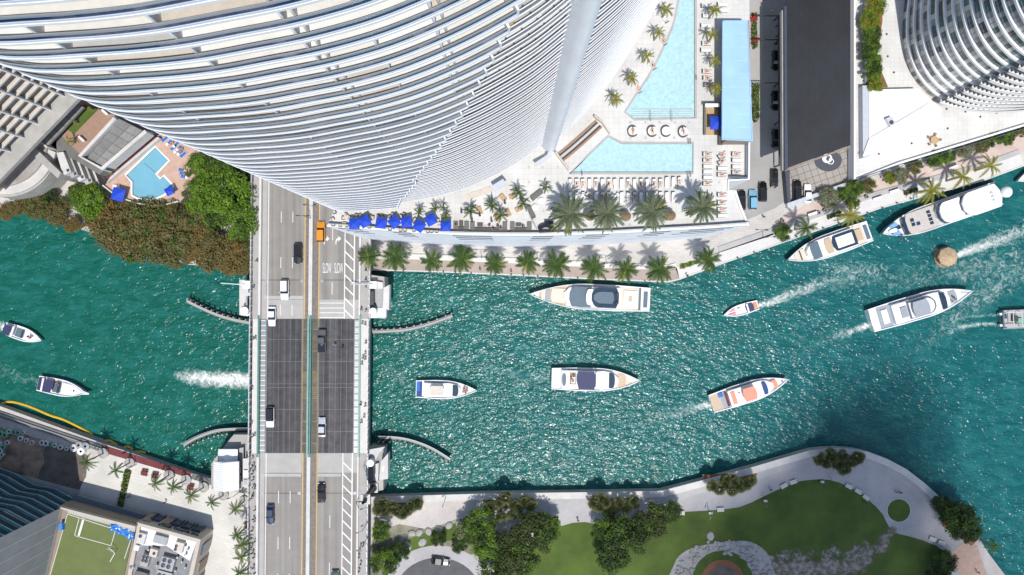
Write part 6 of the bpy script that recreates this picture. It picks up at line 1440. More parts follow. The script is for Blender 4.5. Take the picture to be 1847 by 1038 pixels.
# K work boat
b = Boat('work_boat', 'grey steel work boat with open frame at the right edge', (1806, 577), (1930, 572), 34, 1.4, .8, 3, 1.0, hull='grey_metal', deck='deck_concrete', zref=1)
b.lay('bulwark', .0, .02, .96, 0, .7, 'boat_grey')
for v in (-.6, .6): b.lay('engine', -.035, .0, .12, -.6, .4, 'white', v=v)
for t in (.1, .22, .34):
    x, y, z = b.pt(t, 0); part('frame_beam', MB().box(x, 0, z + 2, .18, b.B * .8, .15), 'light_metal', b.o, world=False)
for v in (-.78, .78):
    x, y, z = b.pt(.25, v); part('frame_rail', MB().box(x, y, z + 2, b.L * .5, .18, .15), 'light_metal', b.o, world=False)
    for t in (.02, .25, .48):
        x, y, z = b.pt(t, v); part('frame_post', MB().box(x, y, z, .15, .15, 2), 'light_metal', b.o, world=False)
b.lay('console', .14, .2, .3, 0, 1.3, 'dark_metal', v=.1); b.lay('crate', .2, .3, .3, 0, .6, 'green_bag', v=-.2); b.lay('crate', .05, .08, .2, 0, .6, 'boat_grey', v=.3)
# L
b = Boat('motorboat', 'bow of a white boat at the right edge near the promenade', (1900, 300), (1832, 328), 30, 1.5, .3, 1.8, .9, zref=1); b.lay('foredeck', .5, .93, .7, .02, .2, 'beige_pad', .4)
# tiki boat
x, y, _ = W(1708, 464, 2); o = thing('tiki_boat', 'round floating tiki boat with thatched roof trailing a wake', 'boat', (x, y, 0)); o.scale = (.9, .9, .95)
part('float', MB().lathe(0, 0, [(2.3, -.3), (2.6, .1), (2.6, .55), (2.3, .6), (0, .6)], 24), 'wood', o, world=False); part('bar_counter', MB().lathe(0, 0, [(1.6, .6), (1.6, 1.5), (1.9, 1.5), (1.9, 1.6), (1.2, 1.6)], 20), 'wood_light', o, world=False)
for k in range(6): part('post', MB().tube([(2.1 * math.cos(k * 1.047), 2.1 * math.sin(k * 1.047), .5), (2.0 * math.cos(k * 1.047), 2.0 * math.sin(k * 1.047), 2.9)], .1, n=6), 'wood', o, world=False)
rk = random.Random(2); mb = MB()
for k in range(8):
    a0, a1 = k * .7854, (k + 1) * .7854; mb.tri((2.75 * math.cos(a0), 2.75 * math.sin(a0), 2.6), (2.75 * math.cos(a1), 2.75 * math.sin(a1), 2.6), (0, 0, 4.0))
part('thatch_roof', mb, 'thatch_light', o, world=False); mb = MB()
for k in range(150):
    q = rk.random() * 6.283; mb.tri((2.5 * math.cos(q), 2.5 * math.sin(q), 2.75), (2.5 * math.cos(q + .07), 2.5 * math.sin(q + .07), 2.75), (rk.uniform(2.75, 3.05) * math.cos(q + .03), rk.uniform(2.75, 3.05) * math.sin(q + .03), 2.2))
part('thatch_fringe', mb, 'thatch', o, world=False)['kind'] = 'stuff'
# ------------------------------------------------------------------ cars
WH = MB().lathe(0, 0, [(0, -.11), (.2, -.12), (.33, -.1), (.33, .1), (.2, .12), (0, .11)], 14).mesh('wheel', ['tyre'])
def make_car(kind, col, roof=None):
    L_, Wd, hb, hr = {'sedan': (4.7, 1.85, .95, 1.45), 'suv': (4.9, 2.0, 1.1, 1.78), 'pickup': (5.6, 2.05, 1.15, 1.85)}[kind]
    o = thing('car', '', 'car'); h = Wd / 2; n = []
    prof = [(-.5, .80, .55, .75), (-.485, .93, .32, .88), (-.40, 1.0, .28, hb / 1.02), (-.2, 1.0, .28, hb), (.1, 1.0, .28, hb), (.22, .99, .28, hb * .97), (.40, .96, .28, hb * .87), (.485, .87, .32, hb * .75), (.5, .70, .5, hb * .66)]
    if kind == 'pickup': prof = [(-.5, .9, .55, 1.0), (-.49, .97, .4, 1.08), (-.15, 1, .35, 1.12), (.1, 1, .35, 1.15), (.25, 1, .35, 1.13), (.45, .97, .35, 1.08), (.49, .9, .4, .95), (.5, .8, .55, .8)]
    mb = MB(); rings = []
    for t, wf, z0, z1 in prof:
        x = t * L_; w_ = h * wf; rings.append([(x, -w_ * .9, z0), (x, -w_, (z0 + z1) * .5), (x, -w_ * .97, z1 - .1), (x, -w_ * .82, z1), (x, 0, z1 + .03), (x, w_ * .82, z1), (x, w_ * .97, z1 - .1), (x, w_, (z0 + z1) * .5), (x, w_ * .9, z0)])
    base = len(mb.v)
    for r in rings: mb.v += r
    k = 9
    for i in range(len(rings) - 1):
        for j in range(k): a = i * k + j; b = i * k + (j + 1) % k; mb.f.append((a, b, b + k, a + k)); mb.m.append(0)
    mb.f.append(tuple(range(k))[::-1]); mb.m.append(0); mb.f.append(tuple((len(rings) - 1) * k + j for j in range(k))); mb.m.append(0)
    part('body', mb, col, o, world=False, smooth=False)
    xb0, xb1, xt0, xt1 = {'sedan': (-.40, .17, -.25, .02), 'suv': (-.485, .19, -.42, .06), 'pickup': (-.10, .24, -.06, .13)}[kind]
    xb0, xb1, xt0, xt1 = (v * L_ for v in (xb0, xb1, xt0, xt1)); wb, wt = h * .9, h * .72; zb, zt = hb + (.0 if kind != 'pickup' else .05), hr
    c = [(xb0, -wb, zb), (xb1, -wb, zb), (xb1, wb, zb), (xb0, wb, zb), (xt0, -wt, zt), (xt1, -wt, zt), (xt1, wt, zt), (xt0, wt, zt)]
    part('windshield', MB().quad(c[1], c[2], c[6], c[5]), 'car_glass', o, world=False); part('rear_window', MB().quad(c[3], c[0], c[4], c[7]), 'car_glass', o, world=False)
    part('side_window', MB().quad(c[0], c[1], c[5], c[4]), 'car_glass', o, world=False); part('side_window', MB().quad(c[2], c[3], c[7], c[6]), 'car_glass', o, world=False)
    part('roof', MB().prism([(xt0 - .05, -wt - .02), (xt1 + .05, -wt - .02), (xt1 + .12, 0), (xt1 + .05, wt + .02), (xt0 - .05, wt + .02)], zt - .03, zt + .05), roof or col, o, world=False)
    if kind == 'pickup': part('bed', MB().box(-.30 * L_, 0, 1.02, .36 * L_, Wd * .82, .12), 'car_glass', o, world=False)
    for sx in (-.31, .31):
        for sy in (-1, 1):
            w_ = link('wheel', WH, o, loc=(sx * L_, sy * (h - .1), .33)); w_.rotation_euler = (R(90), 0, 0)
    for sy in (-1, 1):
        part('headlight', MB().box(.475 * L_, sy * h * .66, hb * .62, .2, .34, .14), 'lamp_clear', o, world=False); part('taillight', MB().box(-.488 * L_, sy * h * .72, hb * .72, .12, .3, .16), 'lamp_red', o, world=False)
        part('mirror', MB().box(.14 * L_, sy * (h + .08), hb * .98, .16, .2, .14), col, o, world=False)
    return o
UP, DN = R(90), R(-90)
def car(px, py, z, kind, col, rz, label, roof=None):
    o = make_car(kind, col, roof); o.location = W(px, py, z); o.rotation_euler = (0, 0, rz); o['label'] = label
zc_ = ZB + .03
car(580, 419, zc_, 'suv', 'car_orange', UP, 'orange taxi-like car at the tip of the podium on the bridge approach')
car(539, 458, zc_, 'suv', 'car_black', DN, 'black SUV on the upper bridge approach, left of the median')
car(515, 523, zc_, 'suv', 'car_white', DN, 'white SUV on the concrete bridge approach above the lift span')
car(492, 571, zc_, 'sedan', 'car_white', DN, 'white car entering the top of the lift span in the left lane')
car(582, 615, zc_, 'pickup', 'car_grey', UP, 'dark grey pickup truck on the lift span right of the median')
car(489, 752, zc_, 'suv', 'car_white', DN, 'white car with black roof on the lower lift span', 'car_glass')
car(582, 770, zc_, 'sedan', 'car_silver', UP, 'silver sedan on the lower right of the lift span')
car(581, 888, zc_, 'sedan', 'car_black', UP, 'black sedan with pale trunk just below the lift span', 'car_glass')
car(489, 927, zc_, 'sedan', 'car_navy', DN, 'dark blue sedan in the left lane at the bottom of the bridge')
car(606, 1046, zc_, 'suv', 'car_green', UP, 'dark green-grey car cut by the bottom edge of the photo')
zg = ZN + .10
car(1398, 111, zg, 'suv', 'car_black', DN, 'topmost black car in the driveway shade'); car(1397, 183, zg, 'suv', 'car_black', DN, 'second black car from the top in the driveway shade')
car(1398, 252, zg, 'suv', 'car_black', DN, 'third black car from the top in the driveway'); car(1395, 323, zg, 'sedan', 'car_black', DN, 'black car beside the canopy corner near the forecourt')
car(1374, 347, zg, 'suv', 'car_black', UP, 'black SUV parked between the light blue car and the canopy'); car(1356, 361, zg, 'suv', 'car_sky', UP, 'light blue car parked below the pool deck corner'); car(1336, 362, zg, 'suv', 'car_black', UP, 'black car partly hidden under the pool deck corner')
car(1436, 344, ZN + .14, 'suv', 'car_black', UP, 'black SUV on the tiled forecourt beside the wall'); car(1455, 350, ZN + .14, 'sedan', 'car_white', UP, 'white car at the front edge of the tiled forecourt')
car(795, 1011, ZN + .15, 'sedan', 'car_black', R(-8), 'black car parked in the turning circle')

# ------------------------------------------------------------------ people
def skin_mesh(J, E, rad, root, col):
    """continuous body grown from a skeleton"""
    me = bpy.data.meshes.new('person'); names = list(J); ix = {n: i for i, n in enumerate(names)}
    me.from_pydata([J[n] for n in names], [(ix[a], ix[b]) for a, b in E], [])
    o = bpy.data.objects.new('tmp', me); COL.objects.link(o); md = o.modifiers.new('s', 'SKIN'); md.use_smooth_shade = True
    for n in names: v = me.skin_vertices[0].data[ix[n]]; v.radius = (rad[n], rad[n]); v.use_root = (n == root)
    sb = o.modifiers.new('u', 'SUBSURF'); sb.levels = 1; sb.render_levels = 1
    dg = bpy.context.evaluated_depsgraph_get(); out = bpy.data.meshes.new_from_object(o.evaluated_get(dg)); bpy.data.objects.remove(o)
    bones = [(Vector(J[a]), Vector(J[b]), col.get((a, b), 0)) for a, b in E]
    idx = []
    for p in out.polygons:
        c = p.center; best = (9, 0)
        for a, b, m in bones:
            ab = b - a; t = max(0, min(1, (c - a).dot(ab) / max(1e-6, ab.length_squared))); d = (a + ab * t - c).length
            if d < best[0]: best = (d, m)
        idx.append(best[1])
    out.materials.clear()
    for _ in range(3): out.materials.append(None)
    out.polygons.foreach_set('material_index', idx); return out
E = [('pel', 'spine'), ('spine', 'chest'), ('chest', 'neck'), ('neck', 'head'), ('head', 'crown')]
for s in 'lr': E += [('chest', 'sh' + s), ('sh' + s, 'el' + s), ('el' + s, 'ha' + s), ('ha' + s, 'fi' + s), ('pel', 'hi' + s), ('hi' + s, 'kn' + s), ('kn' + s, 'an' + s), ('an' + s, 'to' + s)]
RAD = dict(pel=.15, spine=.14, chest=.16, neck=.06, head=.10, crown=.085)
for s in 'lr': RAD.update({'sh' + s: .075, 'el' + s: .05, 'ha' + s: .035, 'fi' + s: .03, 'hi' + s: .1, 'kn' + s: .065, 'an' + s: .045, 'to' + s: .035})
CLO = {('pel', 'spine'): 1, ('spine', 'chest'): 1, ('chest', 'neck'): 1}
for s in 'lr': CLO.update({('chest', 'sh' + s): 1, ('sh' + s, 'el' + s): 1, ('pel', 'hi' + s): 2, ('hi' + s, 'kn' + s): 2, ('kn' + s, 'an' + s): 2})
SWIM = {('pel', 'spine'): 1, ('pel', 'hil'): 2, ('pel', 'hir'): 2}
def pose(kind):
    J = dict(pel=(0, 0, .95), spine=(0, 0, 1.12), chest=(.02, 0, 1.34), neck=(.02, 0, 1.5), head=(.05, 0, 1.6), crown=(.04, 0, 1.7))
    for s, y in (('l', 1), ('r', -1)):
        J['sh' + s] = (0, .19 * y, 1.42); J['hi' + s] = (0, .1 * y, .9)
        if kind == 'walk':
            J['el' + s] = (-.15 * y, .25 * y, 1.15); J['ha' + s] = (.05 - .2 * y, .24 * y, .92); J['fi' + s] = (.1 - .2 * y, .23 * y, .82); J['kn' + s] = (.22 * y + .05, .1 * y, .5); J['an' + s] = (.3 * y - .12, .1 * y, .09); J['to' + s] = (.3 * y + .06, .11 * y, .05)
        else:
            J['el' + s] = (.02, .27 * y, 1.16); J['ha' + s] = (.14, .25 * y, .93); J['fi' + s] = (.17, .24 * y, .84); J['kn' + s] = (.03, .11 * y, .5); J['an' + s] = (0, .11 * y, .09); J['to' + s] = (.17, .13 * y, .05)
        if kind == 'sit':
            J['hi' + s] = (.02, .1 * y, .9); J['kn' + s] = (.42, .13 * y, .92); J['an' + s] = (.46, .13 * y, .5); J['to' + s] = (.62, .14 * y, .47); J['ha' + s] = (.3, .16 * y, 1.0); J['fi' + s] = (.38, .14 * y, .99)
    if kind == 'sit': J = {k: (v[0], v[1], v[2] - .42) for k, v in J.items()}
    if kind == 'lie':      # on the back, head towards +x; legs slightly apart
        r_ = {}
        for k, v in J.items():
            y = v[1] * (1.35 if k[:2] in ('kn', 'an', 'to', 'el', 'ha', 'fi') else 1); r_[k] = (v[2] - .9, y, .17 + v[0] * .5)
        J = r_
    return J
PB_ = {k: skin_mesh(pose(k), E, RAD, 'pel', SWIM if k == 'lie' else CLO) for k in ('walk', 'stand', 'sit', 'lie')}
HP = {'walk': (.04, 0, 1.64), 'stand': (.04, 0, 1.64), 'sit': (.04, 0, 1.22), 'lie': (.75, 0, .2)}
HAIR = MB().lathe(0, 0, [(.13, -.04), (.135, .03), (.11, .09), (.05, .125), (0, .13)], 10).mesh('hair', ['hair'], True)
PC = {}
def person(px, py, z, kind, rz, top, bottom, label, skin='skin', group=None, world=None):
    key = (kind, top, bottom, skin)
    if key not in PC:
        m = PB_[kind].copy()
        for i, n_ in enumerate((skin, top, bottom)): m.materials[i] = MAT[n_]
        PC[key] = m
    o = link('person', PC[key], loc=world or W(px, py, z), rz=rz); tag(o, label, 'person', group)
    h = link('hair', HAIR, o, loc=HP[kind])
    if kind == 'lie': h.rotation_euler = (0, R(80), 0)
    return o
rp = random.Random(21); CL = ['cloth_black', 'cloth_black', 'cloth_grey', 'cloth_blue', 'cloth_white', 'cloth_red', 'cloth_black']
CN = {'cloth_black': 'black', 'cloth_grey': 'grey', 'cloth_blue': 'blue', 'cloth_white': 'white', 'cloth_red': 'red', 'cloth_pink': 'pink', 'cloth_teal': 'teal'}
def walkers(pts, where, grp, z):
    for i, (x, y) in enumerate(sorted(pts, key=lambda p: p[1])):
        t, b_ = rp.choice(CL), rp.choice(['cloth_black', 'cloth_grey', 'cloth_blue'])
        person(x, y, z, rp.choice(['walk', 'walk', 'stand']), rp.choice([UP, DN, UP + .3, DN - .4]), t, b_, f'{ORD[i]} person from the top {where}, in a {CN[t]} top', rp.choice(['skin', 'skin_dark']), grp)
sz = ZB + .21
walkers([(462, 339), (464, 377), (467, 381), (465, 471), (459, 518), (458, 612), (462, 610), (456, 700), (455, 763), (457, 787), (461, 784)], 'on the upper left sidewalk', 'people on the left bridge sidewalk', sz)
walkers([(457, 826), (459, 838), (456, 843), (461, 846), (457, 853), (458, 864), (459, 877), (462, 880), (458, 893), (456, 897), (462, 918), (459, 935), (462, 938), (457, 955), (462, 975), (456, 985), (458, 995), (460, 1003), (459, 1022), (462, 1031)], 'on the lower left sidewalk', 'people on the lower left sidewalk', sz)
walkers([(661, 488), (661, 505), (661, 518), (653, 558), (661, 561), (655, 583), (660, 585), (661, 618), (660, 638), (656, 645), (660, 647), (654, 656), (652, 729), (660, 731), (658, 751), (653, 761)], 'on the upper right sidewalk', 'people on the right bridge sidewalk', sz)
walkers([(652, 984), (656, 983), (650, 992), (649, 1003), (652, 1015), (649, 1028)], 'on the lower right sidewalk', 'people at the bottom of the right sidewalk', sz)
walkers([(606, 622), (619, 626)], 'on the lift span road', 'people on the lift span road', ZB + .02)
walkers([(922, 490), (866, 486), (727, 483), (1012, 494), (1386, 460), (1389, 456), (1340, 471), (1376, 392), (1238, 497)], 'on the riverside walk', 'people on the riverside walk', ZN + .07)
walkers([(1614, 886), (1621, 887), (1495, 861), (1388, 882), (1042, 937), (1760, 1030)], 'on the park promenade', 'people in the park', ZN + .04)
walkers([(280, 858), (330, 826 + 50), (235, 895), (300, 905)], 'on the white plaza', 'people on the plaza', ZN + .06)
walkers([(1390, 22), (1398, 50), (1398, 69), (1398, 82)], 'in the shaded driveway', 'people in the driveway', ZN + .2)
for i, (x, y, k) in enumerate([(835, 706, 0), (838, 700, 0), (841, 708, 0), (843, 703, 0)]): person(x, y, 2.0, 'sit', i * 1.4, 'cloth_pink', 'cloth_red', f'{ORD[i]} passenger from the left on the small flybridge bow', group='people on the small flybridge bow')
for i, (x, y) in enumerate([(1030, 682), (1033, 688), (1035, 679)]): person(x, y, 3.4, 'sit', i, 'cloth_black', 'cloth_white', f'{ORD[i]} passenger from the left beside the navy canopy', group='people by the navy canopy')
for i, (x, y) in enumerate([(1716, 536), (1720, 540), (1714, 543)]): person(x, y, 2.4, 'sit', i * 2, 'cloth_grey', 'cloth_white', f'{ORD[i]} passenger on the bow of the long yacht under way', group='people on the long yacht bow')
for i, (x, y) in enumerate([(54, 607), (58, 610)]): person(x, y, 1.5, 'sit', i * 2, 'cloth_red', 'cloth_black', f'{ORD[i]} passenger on the bow of the small speedboat at left', group='people on the speedboat')
for i, (x, y) in enumerate([(104, 690), (108, 694)]): person(x, y, 1.3, 'sit', i * 2, 'cloth_pink', 'cloth_grey', f'{ORD[i]} passenger in the cockpit of the cabin cruiser', group='people on the cabin cruiser')

# ------------------------------------------------------------------ pool deck furniture
lounge0 = thing('sun_lounger', 'x', 'lounger', group='white sun loungers')
part('frame', MB().box(0, 0, .18, 2.0, .66, .07), 'white', lounge0, world=False); part('head_rail', MB().box(1.0, 0, .18, .06, .72, .66).box(.1, .36, .2, 1.8, .05, .12), 'wicker', lounge0, world=False); part('mattress', MB().box(-.28, 0, .26, 1.36, .62, .12), 'white', lounge0, world=False)
mb = MB(); mb.quad((.4, -.31, .27), (.4, .31, .27), (.95, .31, .72), (.95, -.31, .72)); mb.quad((.4, -.31, .40), (.95, -.31, .82), (.95, .31, .82), (.4, .31, .40)); part('backrest', mb, 'white', lounge0, world=False)
for sx in (-.85, .85): part('legs', MB().box(sx, 0, 0, .06, .6, .18), 'wicker', lounge0, world=False)
first = [True]
def lounger(px, py, rz, label, grp, who=None, z=ZD):
    loc = W(px, py, z)
    if first[0]: o = lounge0; o.location = loc; o.rotation_euler = (0, 0, rz); o['label'] = label; first[0] = False
    else: o = copy_tree(lounge0, loc, rz, label)
    o['group'] = grp
    if who:
        person(0, 0, 0, 'lie', rz, who, who, 'sunbather in ' + CN[who] + ', ' + label, world=(loc[0], loc[1], loc[2] + .33), group='sunbathers')
SW = ['cloth_red', 'cloth_black', 'cloth_pink', 'cloth_blue', 'cloth_teal']
occ = {1, 2, 4, 6, 9, 11, 13, 14, 17}
xs = [1028 + 11.6 * i for i in range(18)]
for i, x in enumerate(xs): lounger(x, 333 - (3 if i > 14 else 0), UP + (.12 if i % 5 == 2 else 0), f'{ORD[i]} lounger from the left in the row below the lower pool', 'loungers below the lower pool', SW[i % 5] if i in occ else None)
for i, x in enumerate([1028 + 11.6 * i for i in range(17)]): lounger(x, 357, UP + (.7 if i in (3,) else -.7 if i == 7 else 0), f'{ORD[i]} lounger from the left in the row beside the date palms', 'loungers beside the date palms', SW[i % 5] if i in (3, 5, 10, 14) else None)
for i, y in enumerate([279, 290, 301, 311, 321, 332]): lounger(1276, y, R(180), f'{ORD[i]} lounger from the top in the column right of the lower pool', 'loungers right of the lower pool', SW[i % 5] if i in (0, 1, 5) else None)
for i, y in enumerate([280, 291, 305, 316]): lounger(1302, y, R(180) + (.6 if i < 2 else 0), f'{ORD[i]} lounger from the top in the middle column of the corner terrace', 'loungers on the corner terrace', SW[i % 5] if i in (0, 1, 3) else None)
for i, y in enumerate([279, 290, 302, 312]): lounger(1328, y, R(180), f'{ORD[i]} lounger from the top in the outer column of the corner terrace', 'loungers on the corner terrace', SW[i % 5] if i in (0, 3) else None)
for i, y in enumerate([352, 366, 379, 390]): lounger(1302, y, R(180), f'{ORD[i]} lounger from the top right of the last date palm', 'loungers right of the date palms', SW[i % 5] if i in (0, 1, 2) else None)
for i, (x, y) in enumerate([(1273, 12), (1275, 30), (1272, 48), (1274, 80), (1272, 92), (1275, 130), (1276, 142), (1278, 154), (1302, 10), (1304, 20)]):
    lounger(x, y, R(180), f'{ORD[i]} lounger from the top between the upper pool and the blue roof', 'loungers right of the upper pool', SW[i % 5] if i in (3, 5, 6, 7) else None)
for i, (x, y) in enumerate([(1195, 74), (1176, 118), (1150, 160), (1198, 34)]):
    lounger(x, y, R(-60), f'{ORD[i]} lounger between the palms left of the upper pool', 'loungers left of the upper pool', SW[i] if i < 3 else None)
for i, (x, y) in enumerate([(1141, 238), (1176, 238), (1201, 238), (1232, 239)]):
    o = thing('round_daybed', f'{ORD[i]} round white daybed from the left between the two pools', 'daybed', W(x, y, ZD), group='round daybeds between the pools')
    part('cushion', MB().lathe(0, 0, [(.95, .05), (.95, .4), (.85, .46), (0, .47)], 24), 'white', o, world=False)
    wk = spline([(1.05 * math.cos(a), 1.05 * math.sin(a)) for a in [R(60 + 26 * k) for k in range(11)]], 2); part('wicker_back', MB().ribbon(wk, 0, .85, .1), 'wicker', o, world=False)
    if i != 2: person(0, 0, 0, 'lie', UP + i * .1, SW[i], SW[i], f'sunbather lying on the {ORD[i]} round daybed from the left', world=(*W(x, y, ZD)[:2], ZD + .42), group='people on daybeds')
def parasol(px, py, side, rz, mat, label, grp, z=ZD, h=2.5, pole=True, cat='parasol'):
    x, y, _ = W(px, py, z + h); o = thing('parasol', label, cat, (x, y, z), rz, grp); s_ = side / 2; mb = MB()
    cs = [(-s_, -s_), (s_, -s_), (s_, s_), (-s_, s_)]
    for k in range(4):
        a, b = cs[k], cs[(k + 1) % 4]; mb.tri((*a, h), (*b, h), (0, 0, h + .45)); mb.quad((*a, h - .18), (*b, h - .18), (*b, h), (*a, h))
    part('canopy', mb, mat, o, world=False); part('pole', MB().tube([(0, 0, 0), (0, 0, h + .4)], .04, n=6), 'light_metal', o, world=False); part('base', MB().box(0, 0, 0, .6, .6, .1), 'dark_metal', o, world=False)
g = 'blue square parasols on the dining terrace'
for i, (x, y, a) in enumerate([(639, 404, 0), (658, 400, 30), (687, 403, -8), (711, 401, 38), (733, 401, 8), (756, 408, -33), (777, 397, 28), (804, 408, 0)]):
    parasol(x, y, 2.0, R(a), 'blue_canvas', f'{ORD[i]} blue parasol from the left on the dining terrace', g)
parasol(1293, 222, 2.5, 0, 'blue_canvas', 'blue parasol beside the blue-roofed pavilion', None)
parasol(213, 351, 3.0, R(-15), 'blue_canvas', 'large blue parasol at the corner of the hotel pool terrace', None, z=ZP); parasol(305, 345, 1.9, R(30), 'blue_canvas', 'small blue parasol beside the hotel pool', None, z=ZP)
for i, (x, y) in enumerate([(1064, 389), (1129, 390), (1210, 389)]):
    px_, py_, _ = W(x, y, ZD + 2.4); o = thing('thatch_umbrella', f'{ORD[i]} brown thatched umbrella from the left between the date palms', 'umbrella', (px_, py_, ZD), group='thatched umbrellas')
    part('thatch', MB().lathe(0, 0, [(1.0, 2.05), (1.02, 2.15), (.6, 2.5), (.12, 2.8), (0, 2.82)], 18), 'thatch', o, world=False); part('pole', MB().tube([(0, 0, 0), (0, 0, 2.5)], .06, n=6), 'wood', o, world=False)
    rk = random.Random(i); mb = MB()
    for k in range(70):
        q = rk.random() * 6.283; r0 = rk.uniform(.5, .95); mb.tri((r0 * math.cos(q), r0 * math.sin(q), 2.85 - r0 * .62), (r0 * math.cos(q + .1), r0 * math.sin(q + .1), 2.85 - r0 * .62), ((r0 + .2) * math.cos(q + .05), (r0 + .2) * math.sin(q + .05), 2.72 - r0 * .7))
    part('fringe', mb, 'thatch_light', o, world=False)['kind'] = 'stuff'
# chairs and tables under the blue parasols
chair0 = thing('terrace_chair', 'x', 'chair', group='terrace chairs')
part('seat', MB().box(0, 0, .38, .55, .55, .1), 'sand_tile', chair0, world=False); part('backrest', MB().box(-.27, 0, .3, .08, .6, .5), 'grey_cushion', chair0, world=False)
for sy in (-1, 1): part('armrest', MB().box(0, sy * .3, .3, .55, .07, .32), 'grey_cushion', chair0, world=False); part('leg', MB().box(.2, sy * .25, 0, .05, .05, .38), 'grey_cushion', chair0, world=False); part('leg', MB().box(-.2, sy * .25, 0, .05, .05, .38), 'grey_cushion', chair0, world=False)
cp_ = [(604, 384, 2), (601, 396, -1), (602, 406, 1.5), (624, 388, 3), (620, 394, 0), (630, 393, 3.1), (615, 407, 1.5), (626, 408, 1.6), (643, 390, -1.5), (650, 390, -1.2), (668, 391, -1.8), (673, 393, 3), (667, 410, 1.5), (683, 391, -1.5), (690, 391, -1.6), (704, 392, -1.2), (709, 388, -1.5), (724, 391, -1.6),
       (729, 388, -1.9), (704, 414, 1.5), (723, 416, 1.6), (731, 416, 1.5), (747, 416, 1.6), (749, 397, -1), (772, 418, 1.5), (779, 418, 1.6), (788, 418, 1.5), (790, 398, 3), (793, 404, 3)]
for i, (x, y, a) in enumerate(sorted(cp_)):
    if i >= len(ORD) + 8: break
    lab = (ORD[i] if i < 24 else ['twenty-fifth', 'twenty-sixth', 'twenty-seventh', 'twenty-eighth', 'twenty-ninth'][i - 24]) + ' wicker chair from the left among the blue parasols'
    if i == 0: c = chair0; c.location = W(x, y, ZD); c.rotation_euler = (0, 0, a); c['label'] = lab
    else: c = copy_tree(chair0, W(x, y, ZD), a, lab)
for i, (x, y) in enumerate([(626, 392), (645, 396), (672, 395), (690, 396), (712, 393), (735, 394), (757, 399), (622, 406)]):
    o = thing('terrace_table', f'{ORD[i]} small square table from the left among the blue parasols', 'table', W(x, y, ZD), group='tables under the blue parasols')
    part('tabletop', MB().box(0, 0, .7, .8, .8, .05), 'sand_tile', o, world=False); part('pedestal', MB().box(0, 0, 0, .12, .12, .7), 'dark_metal', o, world=False)
# U-shaped lounge sofas on the terrace edge
def sofa_u(x0, x1, y0, y1, label):
    o = thing('lounge_sofa', label, 'sofa', W((x0 + x1) / 2, (y0 + y1) / 2, ZD)); z = ZD
    def q(a, b, c, d): return P2([(a, c), (b, c), (b, d), (a, d)], ZD)
    part('seat', MB().prism(q(x0, x1, y1 - 8, y1 - 2.5), z, z + .42), 'grey_cushion', o); part('backrest', MB().prism(q(x0, x1, y1 - 2.4, y1), z, z + .8), 'grey_cushion', o)
    for a, b in ((x0, x0 + 8.5), (x1 - 8.5, x1)): part('side_seat', MB().prism(q(a, b, y0, y1 - 8.2), z, z + .42), 'grey_cushion', o)
    for k in range(3): part('cushion', MB().prism(q(x0 + 9 + k * (x1 - x0 - 18) / 3, x0 + 8 + (k + 1) * (x1 - x0 - 18) / 3, y1 - 7.6, y1 - 3), z + .42, z + .52), 'wicker', o)
sofa_u(818, 846, 400, 418, 'left grey U-shaped sofa at the terrace edge'); sofa_u(848, 915, 401, 419, 'long middle grey sofa at the terrace edge'); sofa_u(920, 959, 401, 419.5, 'right grey U-shaped sofa at the terrace edge')
for i, (x, y, sx, sy) in enumerate([(832, 404, .8, 1.1), (866, 406, 1.1, .7), (935, 406, 1.1, .7)]):
    o = thing('coffee_table', f'{ORD[i]} dark coffee table from the left in front of the grey sofas', 'table', W(x, y, ZD), group='coffee tables'); part('tabletop', MB().box(0, 0, .34, sx, sy, .06), 'wicker', o, world=False); part('frame', MB().box(0, 0, 0, sx * .8, sy * .8, .34), 'dark_metal', o, world=False)
for i, (x, y, t) in enumerate([(823, 407, 'cloth_pink'), (884, 408, 'cloth_white'), (890, 413, 'cloth_blue'), (898, 408, 'cloth_black'), (903, 412, 'cloth_white'), (942, 409, 'cloth_blue')]):
    person(x, y, ZD + .02, 'sit', UP + i, t, 'cloth_grey', f'{ORD[i]} seated guest from the left on the grey sofas, in a {CN[t]} top', group='guests on the sofas')
o = thing('round_bar', 'black curved bar counter with stools beside the first date palm', 'bar', W(985, 412, ZD))
part('counter', MB().ribbon([tuple(W(985 + 15 * math.cos(a), 414 - 9 * math.sin(a), ZD)[:2]) for a in [R(12 * k) for k in range(16)]], ZD, ZD + 1.1, .7), 'car_black', o)
part('back_counter', MB().prism(P2([(972, 417), (998, 416), (998, 420), (972, 421)], ZD), ZD, ZD + 1.0), 'car_black', o); part('shelf', MB().prism(P2([(982, 400), (998, 400), (998, 405), (982, 405)], ZD), ZD, ZD + 1.3), 'car_glass', o)
for i, (x, y, m, a) in enumerate([(968, 353, 'grey_cushion', R(38)), (957, 384, 'grey_cushion', R(-62))]):
    o = thing('lounge_sofa', ['upper', 'lower'][i] + ' free-standing grey-brown sofa near the white round tables', 'sofa', W(x, y, ZD), a)
    part('seat', MB().box(0, 0, .1, 2.4, .85, .35), m, o, world=False); part('backrest', MB().box(0, .4, .1, 2.5, .22, .7), m, o, world=False)
    for sx in (-1, 1): part('armrest', MB().box(sx * 1.2, 0, .1, .2, .9, .55), m, o, world=False)
for i, (x, y) in enumerate([(976, 363), (965, 375)]):
    o = thing('round_table', ['upper', 'lower'][i] + ' white round table near the free-standing sofas', 'table', W(x, y, ZD)); part('tabletop', MB().lathe(0, 0, [(0, .5), (.6, .5), (.6, .44), (0, .44)], 20), 'white', o, world=False); part('drum', MB().lathe(0, 0, [(.4, 0), (.4, .44)], 16), 'white', o, world=False)
